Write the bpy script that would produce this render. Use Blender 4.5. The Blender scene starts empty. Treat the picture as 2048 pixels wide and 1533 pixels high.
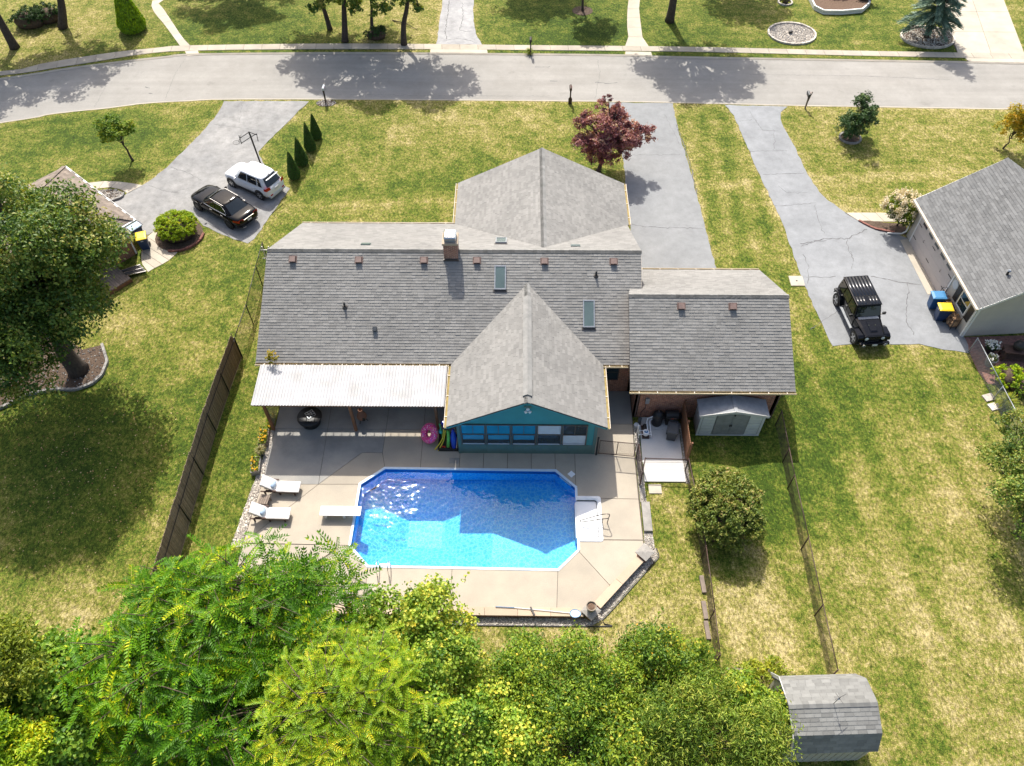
import bpy, bmesh, math, random
import numpy as np
from mathutils import Vector, Matrix

# ------------------------------------------------------------------ camera, sky, sun, exposure
scene = bpy.context.scene
F_PX, PITCH, ROLL, YAW, CAM_H = 1590.9, math.radians(52.294), math.radians(0.4007), math.radians(0.9593), 35.0
def cam_axes():
    cp, sp = math.cos(PITCH), math.sin(PITCH)
    r = Vector((1, 0, 0)); f = Vector((0, cp, -sp)); d = Vector((0, -sp, -cp))
    r2 = math.cos(ROLL) * r + math.sin(ROLL) * d
    d2 = -math.sin(ROLL) * r + math.cos(ROLL) * d
    Z = Matrix.Rotation(YAW, 3, 'Z')
    return Z @ r2, Z @ d2, Z @ f
CR, CD, CF = cam_axes()
cam = bpy.data.objects.new('camera', bpy.data.cameras.new('camera'))
scene.collection.objects.link(cam)
m = Matrix((CR, -CD, -CF)).transposed().to_4x4(); m.translation = (0, 0, CAM_H)
cam.matrix_world = m
cam.data.sensor_width = 36; cam.data.sensor_fit = 'HORIZONTAL'; cam.data.lens = F_PX / 2048 * 36
cam.data.clip_start = 0.5; cam.data.clip_end = 3000
scene.camera = cam

SUN_TO = Vector((-0.165, 0.815, 1.0)).normalized()      # towards the sun
elev = math.asin(SUN_TO.z); azim = math.atan2(SUN_TO.x, SUN_TO.y)
w = bpy.data.worlds.new('World'); scene.world = w; w.use_nodes = True
nt = w.node_tree; nt.nodes.clear()
sky = nt.nodes.new('ShaderNodeTexSky'); sky.sky_type = 'NISHITA'; sky.sun_disc = False
sky.sun_elevation = elev; sky.sun_rotation = azim; sky.air_density = 1.0; sky.dust_density = 4.0; sky.ozone_density = 0.3
bg = nt.nodes.new('ShaderNodeBackground'); bg.inputs['Strength'].default_value = 0.15
wo = nt.nodes.new('ShaderNodeOutputWorld')
nt.links.new(sky.outputs[0], bg.inputs[0]); nt.links.new(bg.outputs[0], wo.inputs[0])
sl = bpy.data.lights.new('sun', 'SUN'); sl.energy = 4.4; sl.angle = math.radians(0.53); sl.color = (1.0, 0.95, 0.87)
so = bpy.data.objects.new('sun', sl); scene.collection.objects.link(so)
so.rotation_euler = (-SUN_TO).to_track_quat('-Z', 'Y').to_euler(); so.location = SUN_TO * 120
vs = scene.view_settings
vs.view_transform = 'Standard'; vs.look = 'None'; vs.gamma = 1.0; vs.exposure = 0.58; vs.use_curve_mapping = False
scene.render.engine = 'CYCLES'
try:
    scene.cycles.transparent_max_bounces = 16; scene.cycles.max_bounces = 8
    scene.cycles.caustics_reflective = False; scene.cycles.caustics_refractive = False
except Exception: pass

# ------------------------------------------------------------------ helpers
col = scene.collection
RNG = random.Random(7)
def at(px, py, z=0.0):
    """survey helper: point of the place at height z seen at photograph pixel (2048 wide)"""
    d = CR * ((px - 1024) / F_PX) + CD * ((py - 766.5) / F_PX) + CF
    t = (z - CAM_H) / d.z
    return Vector((d.x * t, d.y * t, z))
def P2(pts, z=0.0): return [tuple(at(x, y, z)[:2]) for x, y in pts]

def tag(o, label=None, cat=None, group=None, kind=None):
    if label: o['label'] = label
    if cat: o['category'] = cat
    if group: o['group'] = group
    if kind: o['kind'] = kind
    return o
def thing(name, label, cat, loc=(0, 0, 0), rz=0.0, group=None):
    o = bpy.data.objects.new(name, None); col.objects.link(o)
    o.location = loc; o.rotation_euler = (0, 0, rz); o.empty_display_size = 0.3
    return tag(o, label, cat, group)
def pmat(p):
    return Matrix.Translation(p.location) @ p.rotation_euler.to_matrix().to_4x4()
def link(name, me, mat=None, parent=None, world=False):
    o = bpy.data.objects.new(name, me); col.objects.link(o)
    if mat is not None and not me.materials: me.materials.append(mat)
    if parent is not None:
        o.parent = parent
        if world:
            M = pmat(parent)
            if parent.parent is not None: M = pmat(parent.parent) @ parent.matrix_parent_inverse @ M
            o.matrix_parent_inverse = M.inverted()
    return o
def copy_tree(o, parent=None, loc=None, rz=None, label=None):
    c = o.copy(); col.objects.link(c)
    if parent is not None: c.parent = parent
    if loc is not None: c.location = loc
    if rz is not None: c.rotation_euler = (0, 0, rz)
    if label: c['label'] = label
    for ch in list(o.children): copy_tree(ch, c)
    return c
def np_mesh(name, V, F, tone=None, smooth=False):
    V = np.asarray(V, np.float32); F = np.asarray(F, np.int32)
    me = bpy.data.meshes.new(name); k = F.shape[1]
    me.vertices.add(len(V)); me.vertices.foreach_set('co', V.ravel())
    me.loops.add(F.size); me.loops.foreach_set('vertex_index', F.ravel())
    me.polygons.add(len(F)); me.polygons.foreach_set('loop_start', np.arange(0, F.size, k, dtype=np.int32))
    me.polygons.foreach_set('loop_total', np.full(len(F), k, np.int32))
    if tone is None: me.polygons.foreach_set('use_smooth', np.full(len(F), bool(smooth)))
    me.update(calc_edges=True)
    if tone is not None:
        a = me.attributes.new('tone', 'FLOAT', 'POINT'); a.data.foreach_set('value', np.asarray(tone, np.float32))
    return me
class MB:
    def __init__(s): s.v = []; s.f = []
    def add(s, vs, fs):
        n = len(s.v); s.v += [tuple(v) for v in vs]; s.f += [tuple(i + n for i in f) for f in fs]; return s
    def bx(s, x0, x1, y0, y1, z0, z1, M=None):
        vs = [(x, y, z) for z in (z0, z1) for x, y in ((x0, y0), (x1, y0), (x1, y1), (x0, y1))]
        if M is not None: vs = [M @ Vector(v) for v in vs]
        return s.add(vs, [(3, 2, 1, 0), (4, 5, 6, 7), (0, 1, 5, 4), (1, 2, 6, 5), (2, 3, 7, 6), (3, 0, 4, 7)])
    def box(s, c, d, rz=0.0):
        M = Matrix.Translation(c) @ Matrix.Rotation(rz, 4, 'Z')
        return s.bx(-d[0] / 2, d[0] / 2, -d[1] / 2, d[1] / 2, -d[2] / 2, d[2] / 2, M)
    def beam(s, a, b, wd, ht, up=(0, 0, 1)):
        a = Vector(a); b = Vector(b); x = (b - a); L = x.length; x.normalize(); up = Vector(up)
        y = up.cross(x)
        if y.length < 1e-4: y = Vector((0, 1, 0)).cross(x)
        y.normalize(); z = x.cross(y)
        M = Matrix((x, y, z)).transposed().to_4x4(); M.translation = a
        return s.bx(0, L, -wd / 2, wd / 2, -ht / 2, ht / 2, M)
    def prism(s, poly, z0, z1, bottom=True):
        n = len(poly)
        ar = sum(poly[i][0] * poly[(i + 1) % n][1] - poly[(i + 1) % n][0] * poly[i][1] for i in range(n))
        if ar < 0: poly = poly[::-1]
        vs = [(x, y, z0) for x, y in poly] + [(x, y, z1) for x, y in poly]
        fs = [tuple(range(n, 2 * n))] + [(i, (i + 1) % n, n + (i + 1) % n, n + i) for i in range(n)]
        if bottom: fs.append(tuple(range(n - 1, -1, -1)))
        return s.add(vs, fs)
    def tube(s, pts, r, n=6, cap=True):
        pts = [Vector(p) for p in pts]; k = len(pts)
        rs = r if isinstance(r, (list, tuple)) else [r] * k
        vs = []; ref = None
        for i, p in enumerate(pts):
            t = (pts[min(i + 1, k - 1)] - pts[max(i - 1, 0)])
            if t.length < 1e-6: t = Vector((0, 0, 1))
            t.normalize()
            if ref is None: ref = Vector((0, 0, 1)) if abs(t.z) < 0.9 else Vector((1, 0, 0))
            a = t.cross(ref); 
            if a.length < 1e-3: a = t.cross(Vector((0, 1, 0)))
            a.normalize(); b = t.cross(a); ref = -b if False else ref
            for j in range(n):
                q = 2 * math.pi * j / n
                vs.append(p + a * (math.cos(q) * rs[i]) + b * (math.sin(q) * rs[i]))
        fs = [(i * n + j, i * n + (j + 1) % n, (i + 1) * n + (j + 1) % n, (i + 1) * n + j) for i in range(k - 1) for j in range(n)]
        if cap: fs += [tuple(range(n - 1, -1, -1)), tuple(range((k - 1) * n, k * n))]
        return s.add(vs, fs)
    def lathe(s, c, prof, n=16, M=None, sq=1.0):
        vs = []
        for r, z in prof:
            for j in range(n):
                q = 2 * math.pi * j / n
                v = Vector((math.cos(q) * r, math.sin(q) * r * sq, z))
                vs.append((M @ v if M is not None else v) + Vector(c))
        k = len(prof)
        fs = [(i * n + j, i * n + (j + 1) % n, (i + 1) * n + (j + 1) % n, (i + 1) * n + j) for i in range(k - 1) for j in range(n)]
        fs += [tuple(range(n - 1, -1, -1)), tuple(range((k - 1) * n, k * n))]
        return s.add(vs, fs)
    def loft(s, rings, cap=True, closed=True):
        n = len(rings[0]); vs = [p for r in rings for p in r]; k = len(rings)
        m_ = n if closed else n - 1
        fs = [(i * n + j, i * n + (j + 1) % n, (i + 1) * n + (j + 1) % n, (i + 1) * n + j) for i in range(k - 1) for j in range(m_)]
        if cap: fs += [tuple(range(n - 1, -1, -1)), tuple(range((k - 1) * n, k * n))]
        return s.add(vs, fs)
    def quad(s, *p): return s.add(p, [tuple(range(len(p)))])
    def mesh(s, name, smooth=False):
        me = bpy.data.meshes.new(name); me.from_pydata(s.v, [], s.f)
        if smooth: me.polygons.foreach_set('use_smooth', [True] * len(me.polygons))
        me.update(); return me
    def build(s, name, mat, parent=None, world=False, smooth=False, bevel=0.0, fix=False, sub=0):
        me = s.mesh(name, smooth)
        if fix:
            bm = bmesh.new(); bm.from_mesh(me); bmesh.ops.remove_doubles(bm, verts=bm.verts, dist=1e-5)
            bmesh.ops.recalc_face_normals(bm, faces=bm.faces); bm.to_mesh(me); bm.free()
        o = link(name, me, mat, parent, world)
        if bevel:
            b = o.modifiers.new('bevel', 'BEVEL'); b.width = bevel; b.segments = 2; b.limit_method = 'ANGLE'
        if sub:
            b = o.modifiers.new('sub', 'SUBSURF'); b.levels = sub; b.render_levels = sub
        return o

# ------------------------------------------------------------------ materials
MATS = {}
def nodes(name):
    mt = bpy.data.materials.new(name); mt.use_nodes = True
    t = mt.node_tree; b = t.nodes['Principled BSDF']
    return mt, t, b
def N(t, kind, **kw):
    n = t.nodes.new(kind)
    for k, v in kw.items():
        if hasattr(n, k) and k not in n.inputs: setattr(n, k, v)
        else: n.inputs[k].default_value = v
    return n
def L(t, a, b): t.links.new(a, b)
def mixc(t, fac, a, b, blend='MIX'):
    n = t.nodes.new('ShaderNodeMix'); n.data_type = 'RGBA'; n.blend_type = blend
    for i, x in ((0, fac), (6, a), (7, b)):
        if hasattr(x, 'links'): L(t, x, n.inputs[i])
        elif i == 0: n.inputs[0].default_value = x
        else: n.inputs[i].default_value = (*x, 1) if len(x) == 3 else x
    return n.outputs[2]
def math_(t, op, a, b=0.0, clamp=False):
    n = t.nodes.new('ShaderNodeMath'); n.operation = op; n.use_clamp = clamp
    for i, x in ((0, a), (1, b)):
        if hasattr(x, 'links'): L(t, x, n.inputs[i])
        else: n.inputs[i].default_value = x
    return n.outputs[0]
def ramp(t, fac, stops, interp='LINEAR'):
    n = t.nodes.new('ShaderNodeValToRGB'); cr = n.color_ramp; cr.interpolation = interp
    while len(cr.elements) > 1: cr.elements.remove(cr.elements[-1])
    for i, (p, c) in enumerate(stops):
        e = cr.elements[0] if i == 0 else cr.elements.new(p)
        e.position = p; c = (c, c, c) if not hasattr(c, '__len__') else c; e.color = (*c, 1)
    L(t, fac, n.inputs[0]); return n.outputs[0]
def noise(t, vec, scale, detail=3.0, rough=0.55):
    n = N(t, 'ShaderNodeTexNoise'); n.inputs['Scale'].default_value = scale
    n.inputs['Detail'].default_value = detail; n.inputs['Roughness'].default_value = rough
    L(t, vec, n.inputs['Vector']); return n.outputs['Fac']
def bump(t, b, h, strength=0.4, dist=0.02):
    n = N(t, 'ShaderNodeBump'); n.inputs['Strength'].default_value = strength; n.inputs['Distance'].default_value = dist
    L(t, h, n.inputs['Height']); L(t, n.outputs[0], b.inputs['Normal'])
def pm(name, c, c2=None, rough=0.75, scale=4.0, metal=0.0, spec=0.4, bumps=0.0, bscale=40.0, rnd=0.0, coat=0.0, detail=4.0, bdist=0.01):
    """procedural paint: two tones mixed by noise, optional random value per piece, optional fine relief"""
    if name in MATS: return MATS[name]
    mt, t, b = nodes(name); MATS[name] = mt
    tc = N(t, 'ShaderNodeTexCoord').outputs['Object']
    c2 = c2 or tuple(x * 0.8 for x in c)
    f = noise(t, tc, scale, detail); f = ramp(t, f, [(0.32, 0.0), (0.68, 1.0)])
    cc = mixc(t, f, c, c2)
    if rnd:
        g = N(t, 'ShaderNodeNewGeometry').outputs['Random Per Island']; o = N(t, 'ShaderNodeObjectInfo').outputs['Random']
        r = math_(t, 'FRACT', math_(t, 'ADD', g, o))
        hs = N(t, 'ShaderNodeHueSaturation'); L(t, cc, hs.inputs['Color'])
        L(t, math_(t, 'MULTIPLY_ADD', r, 2 * rnd), hs.inputs['Value'])
        hs.inputs['Value'].default_value = 1
        n = hs.inputs['Value'].links[0].from_node; n.inputs[2].default_value = 1 - rnd
        cc = hs.outputs[0]
    L(t, cc, b.inputs['Base Color'])
    b.inputs['Roughness'].default_value = rough; b.inputs['Metallic'].default_value = metal
    b.inputs['Specular IOR Level'].default_value = spec
    if coat: b.inputs['Coat Weight'].default_value = coat; b.inputs['Coat Roughness'].default_value = 0.04
    if bumps: bump(t, b, noise(t, tc, bscale, 4.0), bumps, bdist)
    return mt
def glassy(name, c, rough=0.06, spec=0.6):
    if name in MATS: return MATS[name]
    mt, t, b = nodes(name); MATS[name] = mt
    tc = N(t, 'ShaderNodeTexCoord').outputs['Object']
    cc = mixc(t, noise(t, tc, 1.3, 2.0), c, tuple(x * 0.6 for x in c))
    L(t, cc, b.inputs['Base Color']); b.inputs['Roughness'].default_value = rough; b.inputs['Specular IOR Level'].default_value = spec
    return mt
def leafmat(name, stops, trans=0.32, rough=0.5, spec=0.3):
    if name in MATS: return MATS[name]
    mt, t, b = nodes(name); MATS[name] = mt
    a = N(t, 'ShaderNodeAttribute'); a.attribute_name = 'tone'
    oi = N(t, 'ShaderNodeObjectInfo').outputs['Random']
    f = a.outputs['Fac']
    c = ramp(t, f, stops)
    hs = N(t, 'ShaderNodeHueSaturation'); L(t, c, hs.inputs['Color'])
    n = math_(t, 'MULTIPLY_ADD', oi, 0.2); n.node.inputs[2].default_value = 0.9; L(t, n, hs.inputs['Value'])
    c = hs.outputs[0]
    L(t, c, b.inputs['Base Color']); b.inputs['Roughness'].default_value = rough; b.inputs['Specular IOR Level'].default_value = spec
    tr = N(t, 'ShaderNodeBsdfTranslucent'); tc_ = mixc(t, 1.0, c, (1.25, 1.15, 0.5), 'MULTIPLY'); L(t, tc_, tr.inputs['Color'])
    mx = N(t, 'ShaderNodeMixShader'); mx.inputs[0].default_value = trans
    L(t, b.outputs[0], mx.inputs[1]); L(t, tr.outputs[0], mx.inputs[2])
    L(t, mx.outputs[0], t.nodes['Material Output'].inputs[0])
    return mt

# --- ground materials
def lawn_mat():
    mt, t, b = nodes('grass')
    tc = N(t, 'ShaderNodeTexCoord').outputs['Object']
    dry = N(t, 'ShaderNodeAttribute'); dry.attribute_name = 'dry'
    mow = N(t, 'ShaderNodeAttribute'); mow.attribute_name = 'mow'
    n1 = noise(t, tc, 0.33, 4.0, 0.6); n2 = noise(t, tc, 1.5, 5.0, 0.65); n3 = noise(t, tc, 5.5, 5.0, 0.75); n4 = noise(t, tc, 19.0, 4.0, 0.75)
    s = math_(t, 'ADD', math_(t, 'MULTIPLY', math_(t, 'SUBTRACT', n1, 0.5), 1.1), dry.outputs['Fac'])
    s = math_(t, 'ADD', s, math_(t, 'MULTIPLY', math_(t, 'SUBTRACT', n2, 0.5), 1.3))
    s = math_(t, 'ADD', s, math_(t, 'MULTIPLY', math_(t, 'SUBTRACT', n3, 0.5), 1.7))
    s = math_(t, 'ADD', s, math_(t, 'MULTIPLY', math_(t, 'SUBTRACT', n4, 0.5), 2.2))
    s = math_(t, 'ADD', s, mow.outputs['Fac'])
    c = ramp(t, s, [(0.0, (0.034, 0.062, 0.006)), (0.20, (0.069, 0.112, 0.010)), (0.40, (0.128, 0.148, 0.019)), (0.60, (0.202, 0.186, 0.042)), (0.82, (0.305, 0.256, 0.098)), (1.0, (0.40, 0.332, 0.16))])
    # shade in the gaps between tufts, painted into the turf colour
    mp = N(t, 'ShaderNodeMapping'); mp.inputs['Rotation'].default_value = (0, 0, 0.6); mp.inputs['Scale'].default_value = (1.0, 0.55, 1.0); L(t, tc, mp.inputs[0])
    g = ramp(t, noise(t, mp.outputs[0], 8.0, 5.0, 0.75), [(0.36, 0.40), (0.5, 0.98), (0.64, 1.5)])
    c = mixc(t, 1.0, c, g, 'MULTIPLY')
    L(t, c, b.inputs['Base Color']); b.inputs['Roughness'].default_value = 0.85; b.inputs['Specular IOR Level'].default_value = 0.15
    h = math_(t, 'ADD', noise(t, tc, 15.0, 5.0, 0.75), math_(t, 'MULTIPLY', n4, 0.6))
    bump(t, b, h, 0.75, 0.05)
    return mt
def concrete_mat(name, c, c2, stain=(0.16, 0.16, 0.15), stain_amt=0.35, scale=0.7, rnd=0.06):
    if name in MATS: return MATS[name]
    mt, t, b = nodes(name); MATS[name] = mt
    tc = N(t, 'ShaderNodeTexCoord').outputs['Object']
    c_ = mixc(t, ramp(t, noise(t, tc, scale, 5.0, 0.6), [(0.35, 0.0), (0.65, 1.0)]), c, c2)
    st = ramp(t, noise(t, tc, scale * 0.55, 6.0, 0.62), [(0.52, 0.0), (0.72, 1.0)])
    c_ = mixc(t, math_(t, 'MULTIPLY', st, stain_amt), c_, stain)
    c_ = mixc(t, 1.0, c_, ramp(t, noise(t, tc, 30.0, 3.0), [(0.3, 0.90), (0.7, 1.06)]), 'MULTIPLY')
    g = N(t, 'ShaderNodeNewGeometry').outputs['Random Per Island']; o = N(t, 'ShaderNodeObjectInfo').outputs['Random']
    r = math_(t, 'MULTIPLY_ADD', math_(t, 'FRACT', math_(t, 'ADD', g, o)), 2 * rnd); r.node.inputs[2].default_value = 1 - rnd
    hs = N(t, 'ShaderNodeHueSaturation'); L(t, c_, hs.inputs['Color']); L(t, r, hs.inputs['Value'])
    L(t, hs.outputs[0], b.inputs['Base Color']); b.inputs['Roughness'].default_value = 0.88; b.inputs['Specular IOR Level'].default_value = 0.25
    bump(t, b, noise(t, tc, 45.0, 4.0), 0.15, 0.01)
    return mt
def asphalt_mat(name, c, c2, streak=None, patch=0.5, rough=0.85, speck=0.12):
    mt, t, b = nodes(name); MATS[name] = mt
    tc = N(t, 'ShaderNodeTexCoord').outputs['Object']
    c_ = mixc(t, ramp(t, noise(t, tc, 0.35, 5.0, 0.65), [(0.35, 0.0), (0.68, 1.0)]), c, c2)
    n2 = noise(t, tc, 1.6, 6.0, 0.7)
    c_ = mixc(t, 1.0, c_, ramp(t, n2, [(0.3, 1 - 0.3 * patch), (0.7, 1 + 0.25 * patch)]), 'MULTIPLY')
    c_ = mixc(t, 1.0, c_, ramp(t, noise(t, tc, 0.8, 5.0, 0.6), [(0.60, 1.0), (0.72, 0.80)]), 'MULTIPLY')
    if streak:
        mp = N(t, 'ShaderNodeMapping'); mp.inputs['Scale'].default_value = streak; L(t, tc, mp.inputs[0])
        c_ = mixc(t, 1.0, c_, ramp(t, noise(t, mp.outputs[0], 1.0, 4.0, 0.6), [(0.3, 0.90), (0.7, 1.06)]), 'MULTIPLY')
    c_ = mixc(t, 1.0, c_, ramp(t, noise(t, tc, 28.0, 3.0, 0.7), [(0.25, 1 - speck), (0.75, 1 + speck)]), 'MULTIPLY')
    L(t, c_, b.inputs['Base Color']); b.inputs['Roughness'].default_value = rough; b.inputs['Specular IOR Level'].default_value = 0.3
    bump(t, b, noise(t, tc, 60.0, 3.0), 0.25, 0.01)
    return mt
def brick_mat(name, c1, c2, mortar, scale=1.0, axis='XZ', bw=0.215, bh=0.075):
    mt, t, b = nodes(name); MATS[name] = mt
    tc = N(t, 'ShaderNodeTexCoord').outputs['Object']
    sp = N(t, 'ShaderNodeSeparateXYZ'); L(t, tc, sp.inputs[0]); cb = N(t, 'ShaderNodeCombineXYZ')
    if axis == 'XZ':      # works on X- and Y-facing walls alike: run along x+y
        L(t, math_(t, 'ADD', sp.outputs[0], sp.outputs[1]), cb.inputs[0]); L(t, sp.outputs[2], cb.inputs[1])
    else:
        L(t, sp.outputs[0], cb.inputs[0]); L(t, sp.outputs[1], cb.inputs[1])
    br = N(t, 'ShaderNodeTexBrick'); L(t, cb.outputs[0], br.inputs['Vector'])
    br.inputs['Scale'].default_value = 1.0; br.inputs['Brick Width'].default_value = bw; br.inputs['Row Height'].default_value = bh
    br.inputs['Mortar Size'].default_value = 0.010; br.inputs['Color1'].default_value = (*c1, 1); br.inputs['Color2'].default_value = (*c2, 1)
    br.inputs['Mortar'].default_value = (*mortar, 1); br.inputs['Bias'].default_value = -0.1
    c_ = mixc(t, 1.0, br.outputs[0], ramp(t, noise(t, tc, 6.0, 4.0), [(0.3, 0.7), (0.7, 1.25)]), 'MULTIPLY')
    L(t, c_, b.inputs['Base Color']); b.inputs['Roughness'].default_value = 0.85; b.inputs['Specular IOR Level'].default_value = 0.2
    bump(t, b, math_(t, 'SUBTRACT', 1.0, br.outputs['Fac']), 0.6, 0.01)
    return mt
M = MATS
M['grass'] = lawn_mat()
pm('mulch', (0.055, 0.035, 0.024), (0.12, 0.085, 0.06), 0.95, 9, bumps=0.8, bscale=25, bdist=0.03)
pm('soil', (0.10, 0.062, 0.04), (0.17, 0.11, 0.075), 0.95, 9, bumps=0.8, bscale=30, bdist=0.02)
pm('gravel_base', (0.36, 0.33, 0.28), (0.20, 0.18, 0.16), 0.9, 22, bumps=0.9, bscale=30, bdist=0.03)
pm('stone', (0.58, 0.54, 0.47), (0.36, 0.33, 0.29), 0.85, 8, rnd=0.35, bumps=0.3)
pm('stone_pale', (0.58, 0.53, 0.46), (0.40, 0.36, 0.31), 0.85, 8, rnd=0.3, bumps=0.3)
pm('edging_block', (0.30, 0.29, 0.27), (0.20, 0.19, 0.18), 0.9, 8, rnd=0.2, bumps=0.3)
pm('red_block', (0.26, 0.11, 0.085), (0.17, 0.075, 0.06), 0.9, 8, rnd=0.2, bumps=0.3)
asphalt_mat('street', (0.268, 0.256, 0.232), (0.31, 0.297, 0.272), streak=(0.05, 1.1, 1), patch=0.22)
asphalt_mat('drive_old', (0.295, 0.29, 0.278), (0.215, 0.216, 0.213), patch=0.9)
asphalt_mat('drive_sealed', (0.205, 0.215, 0.223), (0.265, 0.276, 0.285), patch=0.5, rough=0.7)
asphalt_mat('drive_mid', (0.235, 0.243, 0.245), (0.20, 0.208, 0.212), patch=0.45, rough=0.75)
asphalt_mat('drive_far', (0.36, 0.36, 0.36), (0.28, 0.28, 0.285), patch=0.8)
pm('crack', (0.09, 0.092, 0.095), (0.15, 0.15, 0.15), 0.95, 6)
concrete_mat('sidewalk', (0.46, 0.41, 0.33), (0.37, 0.33, 0.27), stain_amt=0.25)
concrete_mat('walk_pale', (0.52, 0.46, 0.37), (0.42, 0.38, 0.31), stain_amt=0.2)
concrete_mat('deck', (0.43, 0.378, 0.30), (0.37, 0.328, 0.265), stain=(0.33, 0.30, 0.26), stain_amt=0.35)
concrete_mat('patio_concrete', (0.36, 0.34, 0.30), (0.27, 0.265, 0.25), stain=(0.15, 0.153, 0.15), stain_amt=0.7, scale=0.5)  # darker than the deck: dirt, plus shade painted into the slabs
concrete_mat('pad_concrete', (0.70, 0.69, 0.66), (0.64, 0.63, 0.60), stain_amt=0.12)
concrete_mat('cap_stone', (0.50, 0.40, 0.29), (0.43, 0.34, 0.25), stain_amt=0.2)
concrete_mat('cap_grey', (0.34, 0.32, 0.29), (0.24, 0.23, 0.21), stain_amt=0.4, scale=2)
pm('joint', (0.07, 0.06, 0.05), (0.12, 0.10, 0.085), 0.95, 5)
M['brick'] = brick_mat('brick', (0.42, 0.150, 0.085), (0.27, 0.095, 0.06), (0.42, 0.33, 0.26))
M['brick_chimney'] = brick_mat('brick_chimney', (0.36, 0.15, 0.095), (0.23, 0.095, 0.062), (0.42, 0.37, 0.32))
M['brick_floor'] = brick_mat('brick_floor', (0.32, 0.155, 0.12), (0.21, 0.11, 0.09), (0.13, 0.10, 0.09), axis='XY', bw=0.2, bh=0.1)
M['brick_orange'] = brick_mat('brick_orange', (0.30, 0.125, 0.06), (0.20, 0.08, 0.045), (0.30, 0.24, 0.18))
pm('shingle', (0.24, 0.234, 0.219), (0.195, 0.191, 0.18), 0.85, 0.5, spec=0.4, rnd=0.13, bumps=0.25, bscale=60)
pm('shingle_under', (0.055, 0.055, 0.055), (0.04, 0.04, 0.04), 0.9, 2)
pm('shingle_blue', (0.17, 0.172, 0.17), (0.135, 0.138, 0.138), 0.9, 3.0, rnd=0.18, bumps=0.25, bscale=60)
pm('shingle_shed', (0.215, 0.215, 0.20), (0.155, 0.155, 0.147), 0.9, 2.5, rnd=0.2, bumps=0.25, bscale=60)
pm('shingle_tan', (0.22, 0.18, 0.145), (0.165, 0.135, 0.11), 0.9, 2.5, rnd=0.22, bumps=0.2, bscale=60)
pm('ridge_cap', (0.27, 0.265, 0.25), (0.20, 0.20, 0.19), 0.88, 3, rnd=0.15)
pm('gutter', (0.60, 0.50, 0.33), (0.50, 0.41, 0.27), 0.55, 3)
pm('gutter_in', (0.36, 0.28, 0.10), (0.22, 0.17, 0.07), 0.9, 4)
pm('white_trim', (0.74, 0.73, 0.70), (0.66, 0.65, 0.62), 0.5, 3)
pm('cream_trim', (0.66, 0.58, 0.46), (0.58, 0.50, 0.40), 0.6, 3)
pm('teal_wall', (0.045, 0.25, 0.265), (0.04, 0.22, 0.235), 0.7, 1.5)
pm('teal_base', (0.095, 0.165, 0.15), (0.08, 0.14, 0.13), 0.75, 2)
pm('window_frame', (0.12, 0.095, 0.075), (0.09, 0.07, 0.055), 0.5, 5)
glassy('window_glass', (0.022, 0.040, 0.050), 0.05, 0.6)
glassy('sky_reflect_glass', (0.025, 0.27, 0.42), 0.05, 0.6)  # teal base colour paints in the sky and pool reflection
pm('blind', (0.52, 0.55, 0.58), (0.46, 0.49, 0.52), 0.6, 3)
glassy('skylight_glass', (0.12, 0.17, 0.165), 0.10, 0.7)
pm('bronze', (0.085, 0.075, 0.068), (0.06, 0.055, 0.05), 0.5, 5, metal=0.2)
pm('vent_brown', (0.16, 0.105, 0.09), (0.12, 0.08, 0.07), 0.6, 5)
pm('black_plastic', (0.014, 0.014, 0.015), (0.022, 0.022, 0.023), 0.45, 5)
pm('black_metal', (0.018, 0.017, 0.017), (0.03, 0.028, 0.026), 0.5, 5)
pm('grey_plastic', (0.055, 0.062, 0.068), (0.045, 0.05, 0.056), 0.5, 5)
pm('brown_metal', (0.075, 0.042, 0.032), (0.05, 0.03, 0.025), 0.6, 8)
pm('galvanised', (0.36, 0.38, 0.40), (0.28, 0.30, 0.32), 0.45, 8, metal=0.5)
pm('chrome', (0.72, 0.72, 0.70), (0.6, 0.6, 0.58), 0.18, 4, metal=0.9)
pm('corrugated', (0.45, 0.45, 0.46), (0.36, 0.355, 0.345), 0.5, 1.2)
pm('wood', (0.26, 0.12, 0.06), (0.17, 0.08, 0.042), 0.75, 6)
pm('wood_grey', (0.24, 0.19, 0.15), (0.17, 0.135, 0.11), 0.8, 6, rnd=0.15)
pm('wood_dark', (0.10, 0.055, 0.04), (0.065, 0.038, 0.03), 0.7, 8)
pm('reed', (0.27, 0.205, 0.135), (0.175, 0.135, 0.09), 0.9, 9, rnd=0.22, bumps=0.3)
pm('step_plastic', (0.40, 0.50, 0.55), (0.36, 0.46, 0.52), 0.4, 2)
pm('white_plastic', (0.80, 0.81, 0.82), (0.75, 0.77, 0.79), 0.4, 2)
pm('cushion', (0.74, 0.71, 0.68), (0.68, 0.65, 0.62), 0.9, 6)
pm('pillow_blue', (0.36, 0.50, 0.66), (0.55, 0.64, 0.74), 0.9, 14)
pm('terracotta', (0.30, 0.145, 0.085), (0.20, 0.10, 0.065), 0.8, 5)
pm('pot_tan', (0.27, 0.225, 0.17), (0.2, 0.165, 0.13), 0.8, 5)
pm('resin_wall', (0.62, 0.63, 0.59), (0.54, 0.55, 0.51), 0.65, 3)
pm('resin_panel', (0.28, 0.285, 0.27), (0.21, 0.215, 0.205), 0.7, 3)
pm('resin_roof', (0.30, 0.31, 0.32), (0.23, 0.24, 0.25), 0.7, 4, bumps=0.3, bscale=20)
pm('resin_trim', (0.58, 0.57, 0.53), (0.50, 0.49, 0.46), 0.6, 3)
pm('siding_tan', (0.50, 0.46, 0.39), (0.46, 0.42, 0.36), 0.7, 2)
pm('siding_shed', (0.50, 0.47, 0.38), (0.44, 0.41, 0.33), 0.75, 3)
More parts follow.
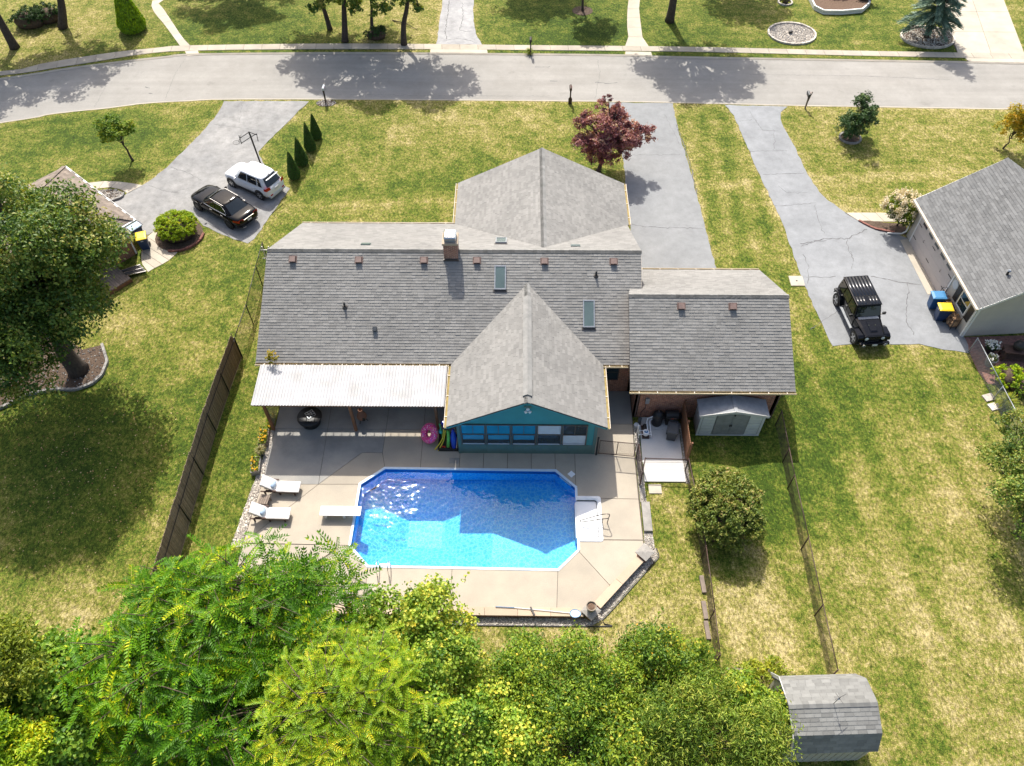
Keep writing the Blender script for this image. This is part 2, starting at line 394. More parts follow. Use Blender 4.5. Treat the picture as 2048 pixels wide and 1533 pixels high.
pm('garage_door', (0.50, 0.445, 0.41), (0.46, 0.41, 0.38), 0.6, 2)
pm('bin_blue', (0.018, 0.085, 0.22), (0.014, 0.07, 0.18), 0.45, 4)
pm('bin_navy', (0.012, 0.035, 0.10), (0.010, 0.028, 0.08), 0.45, 4)
pm('bin_lidblue', (0.06, 0.22, 0.42), (0.05, 0.18, 0.36), 0.45, 4)
pm('bin_yellow', (0.80, 0.56, 0.02), (0.72, 0.50, 0.02), 0.45, 4)
pm('bark', (0.085, 0.066, 0.052), (0.048, 0.038, 0.031), 0.95, 7, bumps=0.8, bscale=22, bdist=0.03)
pm('bark_pale', (0.13, 0.10, 0.06), (0.08, 0.065, 0.04), 0.95, 7, bumps=0.8, bscale=22, bdist=0.03)
# ================================================================== SETTING: ground, street, drives
def inset(poly, d):
    """move every edge of a (convex-ish) polygon inwards by d"""
    n = len(poly); ar = sum(poly[i][0] * poly[(i + 1) % n][1] - poly[(i + 1) % n][0] * poly[i][1] for i in range(n))
    if ar < 0: poly = poly[::-1]
    out = []
    for i in range(n):
        p0 = Vector(poly[i - 1]); p1 = Vector(poly[i]); p2 = Vector(poly[(i + 1) % n])
        a = (p1 - p0).normalized(); b = (p2 - p1).normalized()
        na = Vector((-a.y, a.x)); nb = Vector((-b.y, b.x)); k = na + nb
        if k.length < 1e-4: out.append(tuple(p1 + na * d)); continue
        k.normalize(); c = max(0.35, k.dot(na)); out.append(tuple(p1 + k * (d / c)))
    return out
def ragged(poly, step=0.35, amp=0.05, seed=1, skip=()):
    """subdivide an outline and let the grass edge wander"""
    r = random.Random(seed); out = []; n = len(poly)
    for i in range(n):
        a = Vector(poly[i]); b = Vector(poly[(i + 1) % n]); d = b - a; k = max(1, int(d.length / step)); nn = Vector((-d.y, d.x)).normalized()
        for j in range(k):
            q = a + d * (j / k)
            if i not in skip: q = q + nn * r.uniform(-amp, amp)
            out.append((q.x, q.y))
    return out
def smooth_line(pts, n=6):
    """Catmull-Rom through the given points"""
    p = [Vector(q) for q in pts]; out = []
    for i in range(len(p) - 1):
        a = p[max(i - 1, 0)]; b = p[i]; c = p[i + 1]; d = p[min(i + 2, len(p) - 1)]
        for j in range(n):
            t = j / n
            out.append(tuple(0.5 * ((2 * b) + (c - a) * t + (2 * a - 5 * b + 4 * c - d) * t * t + (3 * b - 3 * c + d - a) * t ** 3)))
    out.append(tuple(p[-1])); return out
def sheet(name, poly, z, mat, z0=-0.05):
    mb = MB(); mb.prism(poly, z0, z, bottom=False)
    o = mb.build(name, mat); o['kind'] = 'structure'; return o

# --- lawn: one sheet to the horizon, finer near the house; 'dry' = how parched the turf is, 'mow' = mowing stripes
def ticks(lo, hi, step, far):
    near = list(np.arange(lo, hi + 1e-6, step)); out = []; s = step; x = lo
    while x > -far: s *= 1.35; x -= s; out.append(x)
    left = out[::-1]; out = []; s = step; x = hi
    while x < far: s *= 1.35; x += s; out.append(x)
    return np.array(left + near + out)
gx = ticks(-48, 48, 0.5, 900); gy = ticks(4, 78, 0.5, 900)
X, Y = np.meshgrid(gx, gy); nx, ny = len(gx), len(gy)
dry = np.full(X.shape, 0.36)
def blob(px, py, r, a, rx=1.0):
    global dry
    c = at(px, py); dry = dry + a * np.exp(-(((X - c.x) / rx) ** 2 + (Y - c.y) ** 2) / (2 * r * r))
for q in [(1000, 235, 2.6, 0.26, 2.0), (850, 270, 2.4, 0.14, 1.5), (730, 320, 2.2, 0.10, 1), (950, 330, 2.5, -0.10, 2), (760, 420, 1.5, 0.06, 2),
          (1480, 1180, 1.6, 0.24, 1), (1560, 1320, 2.0, 0.24, 1), (1300, 1180, 1.3, 0.18, 1), (1250, 1250, 1.2, 0.26, 1.5), (1060, 1275, 0.8, 0.30, 4), (1600, 980, 2.2, -0.20, 1),
          (1640, 850, 2.6, -0.20, 1), (1560, 1060, 1.2, -0.12, 1), (1900, 900, 3.0, 0.16, 1.3), (1900, 1200, 4.0, 0.26, 1.2), (1780, 1100, 2.2, -0.08, 0.7), (1960, 1400, 2.6, 0.16, 1), (1800, 1000, 2, 0.05, 1),
          (1700, 760, 2.2, -0.08, 1), (1470, 470, 1.8, 0.10, 0.6), (1380, 300, 1.6, 0.08, 0.4), (1600, 640, 1.3, 0.05, 0.4), (1850, 250, 4.5, 0.14, 2.4), (1700, 420, 2.5, 0.20, 1.5),
          (300, 680, 2.4, 0.18, 1.3), (220, 620, 1.8, 0.16, 1), (420, 540, 1.5, 0.08, 1), (290, 1080, 1.3, 0.22, 0.7), (110, 1240, 1.8, 0.32, 1.6), (140, 900, 4.0, -0.20, 1.2), (460, 950, 2.2, -0.10, 0.45),
          (500, 500, 2.0, -0.12, 1), (330, 250, 3.0, -0.14, 1.4), (420, 215, 2.2, 0.22, 1.6), (120, 260, 3, -0.08, 1.5), (250, 340, 2, 0.06, 1), (560, 330, 2.0, -0.04, 1),
          (150, 40, 5, 0.22, 1.4), (60, 110, 3, 0.14, 1.5), (480, 60, 4.0, -0.22, 1.6), (820, 50, 4.0, 0.36, 1.2), (1080, 60, 4.5, -0.30, 1.3), (1230, 90, 2.5, -0.10, 1.3), (1420, 70, 4.0, -0.10, 1.0), (1560, 40, 3, 0.10, 1.6), (1720, 70, 2.5, -0.12, 1.6), (1990, 40, 4, 0.14, 1),
          (1330, 1000, 0.6, 0.30, 1), (1380, 1090, 0.8, 0.2, 0.4), (1460, 900, 1.4, -0.16, 1.5), (560, 800, 2.5, -0.04, 0.3)]:
    blob(*q)
mow = np.zeros(X.shape)
# stripes across the right-hand lawn run roughly away from the camera, bent to the left at the far end
u = X + 0.10 * (Y - 20)
mow += np.where((X > 8.5) & (Y < 34), 0.085 * np.sin(u * 2 * math.pi / 2.1) + 0.05 * np.sin(u * 2 * math.pi / 3.3), 0)
u2 = X - 0.07 * Y
mow += np.where((X > 10) & (X < 18) & (Y > 36) & (Y < 53), 0.12 * np.sin(u2 * 2 * math.pi / 1.7), 0)
u3 = X * 0.05 + Y
mow += np.where((X > 17) & (Y > 39) & (Y < 54), 0.05 * np.sin(u3 * 2 * math.pi / 1.25), 0)
mow += np.where((X > 17) & (Y > 60), 0.06 * np.sin(u3 * 2 * math.pi / 1.6), 0)
mow += np.where((X < -15) & (X > -48) & (Y < 56) & (Y > 44), 0.035 * np.sin((Y - 0.2 * X) * 2 * math.pi / 1.4), 0)
mow += np.where((X > -16) & (X < 8) & (Y > 38) & (Y < 55), 0.035 * np.sin(X * 2 * math.pi / 1.4), 0)
mow *= 1.1; dry += np.where((X < -16.2) & (Y < 60), -0.03, 0) + np.where((X > 17) & (Y > 36) & (Y < 57), 0.05, 0)
Zg = np.zeros(X.shape)
V = np.stack([X.ravel(), Y.ravel(), Zg.ravel()], 1)
idx = np.arange(nx * ny).reshape(ny, nx)
Fq = np.stack([idx[:-1, :-1].ravel(), idx[:-1, 1:].ravel(), idx[1:, 1:].ravel(), idx[1:, :-1].ravel()], 1)
cx = X[:-1, :-1].ravel() + 0.25; cy = Y[:-1, :-1].ravel() + 0.25
Fq = Fq[~((cx > -9.0) & (cx < 4.5) & (cy > 15.5) & (cy < 22.0))]
me = np_mesh('lawn', V, Fq)
for nm, arr in (('dry', dry), ('mow', mow)):
    a = me.attributes.new(nm, 'FLOAT', 'POINT'); a.data.foreach_set('value', arr.ravel().astype(np.float32))
lawn = link('lawn', me, M['grass']); lawn['kind'] = 'structure'

# --- street
near_e = P2([(106, 229), (219, 217), (290, 208), (380, 203), (448, 200), (700, 200), (1193, 204), (1348, 206.5), (1573, 212), (1741, 215), (2048, 220)])
far_e = P2([(0, 161), (137, 140), (256, 125), (330, 117), (396, 111.5), (700, 109), (1000, 111), (1251, 113.5), (1348, 117), (1690, 123), (2048, 130)])
l0 = at(0, 247)
near_l = [(-75, 36.5), (-58, 46.5), (l0.x, l0.y)] + near_e + [(46, 53.3), (95, 51.5)]
far_l = [(-75, 43.5), (-60, 52.2)] + far_e + [(46, 58.9), (95, 57.2)]
near_s = smooth_line(near_l, 5); far_s = smooth_line(far_l, 5)
street = sheet('street', ragged(near_s + far_s[::-1], 0.6, 0.035, 3), 0.012, M['street'])
# kerb along the far side: a low rolled strip of concrete
mb = MB()
for a, b in zip(far_s[:-1], far_s[1:]):
    a = Vector(a); b = Vector(b); n = Vector((-(b - a).y, (b - a).x)).normalized() * 0.16
    mb.add([(*a, 0.0), (*b, 0.0), (*(b + n), 0.0), (*(a + n), 0.0), (*a, 0.03), (*b, 0.03), (*(b + n), 0.10), (*(a + n), 0.10)],
           [(0, 1, 5, 4), (4, 5, 6, 7), (3, 7, 6, 2)])
o = mb.build('kerb', M['sidewalk'], fix=True); o['kind'] = 'structure'
# kerb on the near side, flush concrete edge
mb = MB()
for a, b in zip(near_s[:-1], near_s[1:]):
    a = Vector(a); b = Vector(b); n = Vector((-(b - a).y, (b - a).x)).normalized() * 0.12
    mb.add([(*a, 0.016), (*b, 0.016), (*(b + n), 0.016), (*(a + n), 0.016), (*a, -.02), (*b, -.02)], [(0, 1, 2, 3), (4, 5, 1, 0)])
o = mb.build('road_edge', M['sidewalk'], fix=True); o['kind'] = 'structure'

# --- sidewalk: slabs laid end to end
top_l = smooth_line([(-75, 47.2), (-60, 55.6)] + P2([(0, 143.5), (65, 131.6), (150, 117), (239, 104), (310, 97), (379, 91.6), (700, 88), (1040, 91), (1380, 94.5), (1700, 102), (2048, 108)]) + [(47, 61.2)], 6)
bot_l = smooth_line([(-75, 45.9), (-60, 54.3)] + P2([(0, 152), (90, 139.5), (171, 127.5), (290, 108.7), (396, 102), (700, 99), (1040, 101), (1380, 104.5), (1700, 112), (2048, 119)]) + [(47, 60.1)], 6)
def resample(line, n):
    p = [Vector(q) for q in line]; d = [0]
    for a, b in zip(p[:-1], p[1:]): d.append(d[-1] + (b - a).length)
    out = []; j = 0
    for i in range(n + 1):
        s = d[-1] * i / n
        while j < len(d) - 2 and d[j + 1] < s: j += 1
        f = (s - d[j]) / max(1e-6, d[j + 1] - d[j]); out.append(p[j].lerp(p[j + 1], min(1, max(0, f))))
    return out
ns = 84
ta, ba = resample(top_l, ns), resample(bot_l, ns)
mb = MB(); mb.loft([[(*q, 0.006) for q in ba], [(*q, 0.006) for q in ta]], cap=False, closed=False)
walk = mb.build('sidewalk', M['joint']); walk['kind'] = 'structure'
for i in range(ns):
    poly = inset([ba[i], ba[i + 1], ta[i + 1], ta[i]], 0.012)
    mb = MB(); mb.prism([tuple(q) for q in poly], 0.0, 0.028 + RNG.uniform(0, 0.008), bottom=False); mb.build('slab', M['sidewalk'], walk)

# --- drives
dl = P2([(448, 203), (443, 214), (427, 239), (393, 277), (342, 328), (301, 362), (285, 371), (255, 388), (226, 407), (200, 425), (225, 470), (297, 470), (309, 462), (393, 436), (407, 452), (445, 470), (480, 483), (495, 487), (510, 478), (545, 425), (581, 377), (560, 368), (543, 350), (522, 318), (516, 304), (545, 275), (581, 239), (618, 203)])
sheet('driveway', ragged(dl, 0.4, 0.045, 5), 0.020, M['drive_old'])
dc = P2([(1214, 206), (1236, 262), (1246, 320), (1256, 410), (1262, 452)]) + [(6.7, 37.0), (6.7, 33.0), (13.2, 33.0)] + P2([(1433, 538), (1428, 520), (1404, 430), (1389, 376), (1370, 305), (1358, 270), (1350, 232), (1346, 207)])
sheet('driveway', ragged(dc, 0.4, 0.05, 6), 0.020, M['drive_mid'])
dr = P2([(1450, 211), (1468, 232), (1485, 273), (1500, 305), (1515, 342), (1543, 400), (1562, 440), (1580, 489), (1601, 553), (1627, 612), (1648, 660), (1665, 692), (1703, 689), (1786, 689), (1838, 688), (1888, 700), (1936, 707)]) + [(25.75, 30.0), (25.2, 38.6)] + P2([(1816, 478), (1789, 466), (1751, 460), (1717, 443), (1690, 425), (1645, 393), (1621, 359), (1600, 318), (1587, 290), (1570, 262), (1560, 239), (1562, 225), (1575, 214)])
sheet('driveway', ragged(dr, 0.4, 0.05, 8), 0.020, M['drive_sealed'])
df = P2([(886, 0), (880, 40), (874, 80), (872, 89), (964, 90), (955, 75), (948, 55), (946, 30), (948, 0)]); df = [(-5.6, 82)] + df + [(-1.0, 82)]
sheet('driveway', ragged(df, 0.5, 0.05, 9), 0.020, M['drive_far'])
# concrete drive on the far right corner, poured in bays
e0 = P2([(1897, 62), (1918, 106), (2049, 108), (1965, 0), (1938, 0)])
drv = sheet('driveway', [(30.2 + 8, 80), (34.5 + 9, 80), tuple(at(2049, 108)[:2]), tuple(at(1915, 106)[:2]), tuple(at(1880, 40)[:2])], 0.012, M['joint'])
A0, A1 = at(1915, 107), at(2049, 108.5); B0, B1 = Vector((38.2, 78, 0)), Vector((43.8, 78, 0))
for i in range(5):
    for j in range(2):
        f0, f1, g0, g1 = i / 5, (i + 1) / 5, j / 2, (j + 1) / 2
        q = lambda f, g: tuple(A0.lerp(B0, f).lerp(A1.lerp(B1, f), g)[:2])
        MB().prism(inset([q(f0, g0), q(f0, g1), q(f1, g1), q(f1, g0)], 0.015), 0.0, 0.03, False).build('slab', M['walk_pale'], drv)
# aprons between sidewalk and street
for pl, mt in (([(861, 99.5), (974, 100.5), (976, 110), (860, 109)], 'walk_pale'), ([(370, 103.5), (396, 102), (399, 111), (375, 113)], 'walk_pale'), ([(1251, 104), (1302, 105), (1305, 115), (1250, 113)], 'walk_pale'), ([(1930, 117), (2049, 119), (2049, 129.5), (1940, 127)], 'walk_pale')):
    sheet('apron', P2(pl), 0.034, M[mt])
# garden walks
def walkway(name, left, right, mat='walk_pale', z=0.02, n=8):
    a = resample(smooth_line(left, 5), n); b = resample(smooth_line(right, 5), n)
    mb = MB(); mb.loft([[(*q, z - 0.012) for q in a], [(*q, z - 0.012) for q in b]], cap=False, closed=False)
    o = mb.build(name, M['joint'], fix=True); o['kind'] = 'structure'
    for i in range(n):
        MB().prism([tuple(q) for q in inset([a[i], a[i + 1], b[i + 1], b[i]], 0.012)], -0.02, z, False).build('slab', M[mat], o)
    return o
walkway('garden_walk', [(-27.5, 74)] + P2([(309, 0), (304, 14), (310, 28), (325, 45), (345, 72), (361, 94)]), [(-25.8, 74)] + P2([(326, 0), (323, 10), (333, 27), (349, 51), (365, 75), (381, 92)]), n=14)
walkway('garden_walk', [(10.6, 76)] + P2([(1257, 0), (1254, 50), (1257, 82), (1250, 93)]), [(12.2, 76)] + P2([(1280, 0), (1282, 50), (1287, 82), (1298, 94)]), n=9)
walkway('front_walk', P2([(1688, 426), (1760, 426), (1845, 428)]), P2([(1717, 443), (1770, 444), (1845, 445)]), n=5)
walkway('front_walk', P2([(150, 372), (179, 366), (205, 363), (240, 364), (286, 371)]), P2([(150, 392), (181, 383), (210, 375), (240, 379), (256, 388)]), n=5)
walkway('side_walk', P2([(309, 462), (290, 480), (283, 503), (282, 518), (285, 530)]), P2([(359, 501), (340, 520), (316, 534), (300, 541), (296, 545)]), n=5)
# the turf is parched along every drive edge
edge = np.array([q for pl in (dl, dc, dr, df, near_s) for q in ragged(pl, 0.3, 0.0)]); edge = edge[(np.abs(edge[:, 0]) < 46) & (edge[:, 1] < 76)]
near_m = (np.abs(X) < 46) & (Y > 28) & (Y < 76); gp = np.stack([X[near_m], Y[near_m]], 1); dmin = np.full(len(gp), 9.0)
for k in range(0, len(edge), 100): dmin = np.minimum(dmin, np.sqrt(((gp[:, None, :] - edge[None, k:k + 100, :]) ** 2).sum(2)).min(1))
dry[near_m] += 0.26 * np.exp(-(dmin / 0.42) ** 2); lawn.data.attributes['dry'].data.foreach_set('value', dry.ravel().astype(np.float32))
# concrete strip in front of the neighbour's garage
ap = sheet('garage_apron', P2([(1800, 481), (1824, 478), (1873, 589), (1855, 590)]), 0.034, M['walk_pale'])

# --- cracks in the drives: thin sunk ribbons filled with dirt
def crack(pts, w0, z, parent, seed=0):
    r = random.Random(seed); p = [at(x, y) for x, y in pts]; q = []
    for a, b in zip(p[:-1], p[1:]):
        k = max(2, int((b - a).length / 0.16)); n = Vector((-(b - a).y, (b - a).x, 0)).normalized()
        for j in range(k): q.append(a.lerp(b, j / k) + n * r.gauss(0, 0.035))
    q.append(p[-1]); mb = MB(); la = []; lb = []
    for i, c in enumerate(q):
        t = (q[min(i + 1, len(q) - 1)] - q[max(0, i - 1)]).normalized(); n = Vector((-t.y, t.x, 0)); ww = w0 * r.uniform(0.35, 1.2) / 2
        la.append((c.x + n.x * ww, c.y + n.y * ww, z)); lb.append((c.x - n.x * ww, c.y - n.y * ww, z))
    mb.loft([lb, la], cap=False, closed=False); return mb
cr = MB()
Z3 = lambda x, y: (1348 + x / 2.926, y / 2.926)
Z7 = lambda x, y: (1448 + x / 3.407, 480 + y / 3.407)
Z1 = lambda x, y: (x / 2.926, y / 2.926)
for i, (ln, wd) in enumerate([([Z3(740, 1430), Z3(880, 1400), Z3(1010, 1400), Z3(1130, 1345)], 0.07), ([Z3(590, 1210), Z3(700, 1200), Z3(830, 1190)], 0.045), ([Z3(820, 1200), Z3(850, 1300), Z3(880, 1370)], 0.035),
        ([Z3(520, 1025), Z3(650, 1020), Z3(760, 1015)], 0.04), ([Z3(440, 890), Z3(560, 885), Z3(660, 885)], 0.035), ([Z3(380, 710), Z3(470, 700), Z3(520, 765), Z3(610, 770)], 0.035), ([Z3(580, 880), Z3(590, 830), Z3(580, 760)], 0.03), ([Z3(440, 650), Z3(470, 700)], 0.03),
        ([Z7(1000, 255), Z7(1130, 275), Z7(1250, 300), Z7(1340, 310)], 0.07), ([Z7(560, 255), Z7(660, 260), Z7(760, 250)], 0.05), ([Z7(1250, 300), Z7(1260, 350), Z7(1240, 450), Z7(1245, 560), Z7(1290, 650)], 0.05), ([Z7(540, 100), Z7(575, 180), Z7(570, 300)], 0.04), ([Z7(520, 45), Z7(640, 10), Z7(700, 5)], 0.05), ([Z7(860, 80), Z7(880, 130), Z7(870, 200)], 0.03),
        ([Z3(1010, 1400), Z3(1020, 1460), Z3(1050, 1520)], 0.04), ([Z3(610, 1090), Z3(660, 1130), Z3(780, 1130)], 0.03), ([(1620, 660), (1680, 620)], 0.03)]):
    mbc = crack(ln, wd, 0.0245, None, i); cr.add(mbc.v, mbc.f)
o = cr.build('drive_cracks', M['crack']); o['kind'] = 'structure'
cr = MB()
for i, (ln, wd) in enumerate([([(1246, 311), (1300, 311), (1360, 310)], 0.03), ([(1262, 449), (1290, 455), (1340, 456), (1405, 458)], 0.04), ([(1352, 250), (1366, 285), (1380, 330), (1395, 390)], 0.06), ([(1330, 230), (1360, 290)], 0.02)]):
    mbc = crack(ln, wd, 0.0245, None, i + 30); cr.add(mbc.v, mbc.f)
for i, (ln, wd) in enumerate([([Z1(1000, 980), Z1(1090, 1010), Z1(1180, 1060)], 0.035), ([Z1(870, 1090), Z1(960, 1120), Z1(1050, 1130)], 0.03), ([Z1(1250, 730), Z1(1400, 750), Z1(1560, 775)], 0.03), ([Z1(1420, 600), Z1(1400, 720)], 0.02), ([Z1(1000, 1130), Z1(1120, 1100)], 0.02)]):
    mbc = crack(ln, wd, 0.0245, None, i + 50); cr.add(mbc.v, mbc.f)
Z2 = lambda x, y: (680 + x / 2.926, y / 2.926)
for i, (ln, wd) in enumerate([([Z2(640, 0), Z2(630, 90), Z2(615, 180), Z2(625, 230)], 0.06), ([Z2(715, 20), Z2(720, 100), Z2(700, 180), Z2(760, 190)], 0.05), ([Z2(620, 240), Z2(700, 225), Z2(780, 245)], 0.05)]):
    mbc = crack(ln, wd, 0.0245, None, i + 70); cr.add(mbc.v, mbc.f)
o = cr.build('drive_cracks', M['crack']); o['kind'] = 'structure'
# hairline cracks and tar lines in the street
cr = MB()
for i, (ln, wd) in enumerate([([(1070, 135), (1100, 134)], 0.06), ([(1100, 163), (1115, 163)], 0.07), ([(1190, 165), (1215, 167), (1235, 166)], 0.07), ([(290, 175), (300, 177)], 0.12), ([(298, 187), (305, 188)], 0.12), ([(700, 190), (900, 192), (1100, 193)], 0.025), ([(1500, 150), (1700, 152), (1900, 160)], 0.025), ([(370, 118), (350, 150), (330, 200)], 0.02), ([(1195, 120), (1200, 150), (1190, 200)], 0.02), ([(230, 132), (215, 165), (190, 215)], 0.02)]):
    mbc = crack(ln, wd, 0.0165, None, i + 90); cr.add(mbc.v, mbc.f)
o = cr.build('street_cracks', M['crack']); o['kind'] = 'structure'

# ================================================================== POOL AND DECK
TL, LT, LB, BL = (-6.91, 21.43), (-8.05, 20.49), (-8.11, 17.11), (-7.13, 16.07)
BR, RB, RT, TR = (1.83, 15.97), (2.80, 16.96), (2.84, 20.38), (1.83, 21.36)
OCT = [TL, LT, LB, BL, BR, RB, RT, TR]
DZ = 0.035
# base sheet below the slabs, with the hole of the pool and of its steps
outer = [(-13.08, 26.7), (-13.08, 20.4), (-13.35, 17.2), (-13.35, 13.9), (3.35, 13.9), (6.0, 16.8), (6.0, 22.4), (6.1, 26.7)]
hole = [TL, LT, LB, BL, BR, RB, (2.81, 17.5), (4.0, 17.5), (4.0, 19.8), (2.84, 19.8), RT, TR]
bm = bmesh.new()
for lp in (outer, hole):
    vs_ = [bm.verts.new((x, y, 0.008)) for x, y in lp]
    for i in range(len(vs_)): bm.edges.new((vs_[i], vs_[(i + 1) % len(vs_)]))
bmesh.ops.triangle_fill(bm, edges=bm.edges[:], use_beauty=True)
me = bpy.data.meshes.new('pool_deck'); bm.to_mesh(me); bm.free()
deck = link('pool_deck', me, M['joint']); deck['kind'] = 'structure'
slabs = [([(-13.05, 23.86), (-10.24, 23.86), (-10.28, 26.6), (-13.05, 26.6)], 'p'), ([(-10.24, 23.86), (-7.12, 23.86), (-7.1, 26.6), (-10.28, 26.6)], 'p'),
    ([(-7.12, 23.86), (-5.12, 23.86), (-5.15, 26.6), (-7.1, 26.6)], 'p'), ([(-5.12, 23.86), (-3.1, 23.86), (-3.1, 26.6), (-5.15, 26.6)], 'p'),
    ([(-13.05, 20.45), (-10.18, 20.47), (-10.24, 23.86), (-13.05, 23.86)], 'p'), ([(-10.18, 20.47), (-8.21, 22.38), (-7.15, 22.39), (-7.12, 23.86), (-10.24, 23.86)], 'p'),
    ([(-10.18, 20.47), LT, TL, (-7.15, 22.39), (-8.21, 22.38)], 'd'), ([TL, (-5.1, 21.42), (-5.12, 23.86), (-7.12, 23.86), (-7.15, 22.39)], 'd'),
    ([(-5.1, 21.42), (-3.1, 21.41), (-3.1, 23.86), (-5.12, 23.86)], 'd'),
    ([(-3.1, 21.41), (-1.87, 21.40), (-1.87, 22.43), (-3.1, 22.43)], 'd'), ([(-1.87, 21.40), (-0.63, 21.385), (-0.63, 22.43), (-1.87, 22.43)], 'd'),
    ([(-0.63, 21.385), (0.6, 21.375), (0.6, 22.43), (-0.63, 22.43)], 'd'), ([(0.6, 21.375), (1.83, 21.36), (1.83, 22.43), (0.6, 22.43)], 'd'),
    ([TR, RT, (2.86, 22.43), (1.83, 22.43)], 'd'), ([RT, (2.84, 19.8), (5.94, 19.76), (5.95, 22.41), (2.86, 22.43)], 'd'),
    ([(3.86, 22.43), (5.95, 22.41), (6.02, 24.3), (3.86, 24.3)], 'd'), ([(3.86, 24.3), (6.02, 24.3), (6.02, 26.55), (3.86, 26.55)], 'p'),
    ([(4.0, 19.78), (5.94, 19.76), (5.97, 17.52), (4.0, 17.52)], 'd'), ([RB, (2.81, 17.5), (5.97, 17.5), (5.96, 16.9), (4.22, 15.2)], 'd'),
    ([BR, RB, (4.22, 15.2), (3.3, 14.0), (1.73, 14.0)], 'd'), ([(-3.15, 14.0), (1.73, 14.0), BR, (-3.15, 16.02)], 'd'), ([(-7.1, 14.0), (-3.15, 14.0), (-3.15, 16.02), BL], 'd'),
    ([LB, LT, (-10.18, 20.47), (-13.3, 17.2)], 'd'), ([(-13.3, 17.2), (-10.18, 20.47), (-13.05, 20.45)], 'd'), ([(-13.3, 14.0), (-7.1, 14.0), BL, LB, (-13.3, 17.15)], 'd')]
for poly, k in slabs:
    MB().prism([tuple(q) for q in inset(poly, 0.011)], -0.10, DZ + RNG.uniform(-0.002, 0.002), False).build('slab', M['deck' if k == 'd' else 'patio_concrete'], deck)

# pool: liner shell with a hopper-shaped floor (deep end to the left)
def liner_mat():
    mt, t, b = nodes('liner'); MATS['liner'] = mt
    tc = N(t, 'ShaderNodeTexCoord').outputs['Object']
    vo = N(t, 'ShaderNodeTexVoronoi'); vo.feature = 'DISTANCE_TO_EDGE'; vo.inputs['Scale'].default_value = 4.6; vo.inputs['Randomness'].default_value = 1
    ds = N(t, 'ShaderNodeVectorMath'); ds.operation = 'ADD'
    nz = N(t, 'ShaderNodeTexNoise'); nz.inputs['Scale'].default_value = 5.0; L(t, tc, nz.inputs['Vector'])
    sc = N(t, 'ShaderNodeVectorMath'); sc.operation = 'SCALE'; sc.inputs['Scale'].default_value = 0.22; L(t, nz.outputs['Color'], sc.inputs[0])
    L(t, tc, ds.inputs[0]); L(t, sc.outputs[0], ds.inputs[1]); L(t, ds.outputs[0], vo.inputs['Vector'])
    f = ramp(t, vo.outputs['Distance'], [(0.0, 1.0), (0.05, 0.6), (0.16, 0.12), (0.4, 0.0)])  # pale net of sun caustics painted into the liner colour
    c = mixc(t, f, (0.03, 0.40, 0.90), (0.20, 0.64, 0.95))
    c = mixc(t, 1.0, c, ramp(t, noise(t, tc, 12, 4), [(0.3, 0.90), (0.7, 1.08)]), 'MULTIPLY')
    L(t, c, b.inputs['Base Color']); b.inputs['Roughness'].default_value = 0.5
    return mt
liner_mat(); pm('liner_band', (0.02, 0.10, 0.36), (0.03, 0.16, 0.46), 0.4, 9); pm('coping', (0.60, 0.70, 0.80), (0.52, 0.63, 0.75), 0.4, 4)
pool = thing('swimming_pool', 'in-ground octagonal swimming pool with blue liner set in the concrete deck', 'swimming pool', (-2.6, 18.7, 0))
def fz(x, y):
    cl = lambda v: max(0.0, min(1.0, v))
    f = min(cl((x + 7.9) / 2.2), cl((-1.3 - x) / 2.6), cl((y - 16.25) / 1.7), cl((21.2 - y) / 1.7))
    return -1.00 - 0.85 * f
gxs = np.linspace(-8.15, 2.9, 90); gys = np.linspace(15.9, 21.5, 50)
V = []; 
def clampoct(x, y):
    # pull grid points onto the octagon outline
    n = len(OCT)
    for _ in range(2):
        for i in range(n):
            a = Vector(OCT[i]); b = Vector(OCT[(i + 1) % n]); d = (b - a).normalized(); nn = Vector((-d.y, d.x))   # inside is to the left (ccw)
            s = (Vector((x, y)) - a).dot(nn)
            if s < 0: x -= nn.x * s; y -= nn.y * s
    return x, y
for y in gys:
    for x in gxs:
        q = clampoct(x, y); V.append((q[0], q[1], fz(*q)))
ii = np.arange(len(gxs) * len(gys)).reshape(len(gys), len(gxs))
Fq = np.stack([ii[:-1, :-1].ravel(), ii[:-1, 1:].ravel(), ii[1:, 1:].ravel(), ii[1:, :-1].ravel()], 1)
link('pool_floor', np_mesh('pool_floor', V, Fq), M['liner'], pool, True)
def oct_wall(z0, z1, skip_steps=True):
    mb = MB()
    for i in range(8):
        a, b = OCT[i], OCT[(i + 1) % 8]
        segs = [(a, b)]
        if (a, b) == (RB, RT) and skip_steps: segs = [(a, (2.812, 17.5)), ((2.835, 19.8), b)]
        for p, q in segs: mb.quad((*p, z1), (*q, z1), (*q, z0), (*p, z0))
    return mb
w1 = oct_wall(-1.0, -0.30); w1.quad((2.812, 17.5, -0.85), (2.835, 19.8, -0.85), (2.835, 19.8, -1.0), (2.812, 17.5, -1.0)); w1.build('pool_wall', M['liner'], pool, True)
oct_wall(-0.30, 0.03).build('waterline_band', M['liner_band'], pool, True)
io, oo = inset(OCT, 0.03), inset(OCT, -0.09)
mb = MB(); rings = []
for i in range(8):
    if i == 5: continue      # side with the steps is split
    j = (i + 1) % 8; mb.add([(*io[i], 0.062), (*io[j], 0.062), (*oo[j], 0.055), (*oo[i], 0.055), (*io[i], 0.0), (*io[j], 0.0), (*oo[i], 0.036), (*oo[j], 0.036)], [(0, 1, 2, 3), (0, 4, 5, 1), (3, 2, 7, 6)])
for y0, y1 in ((16.96, 17.5), (19.8, 20.38)):
    mb.bx(2.79, 2.91, y0, y1, 0.0, 0.06)
mb.build('coping', M['coping'], pool, True, fix=True)
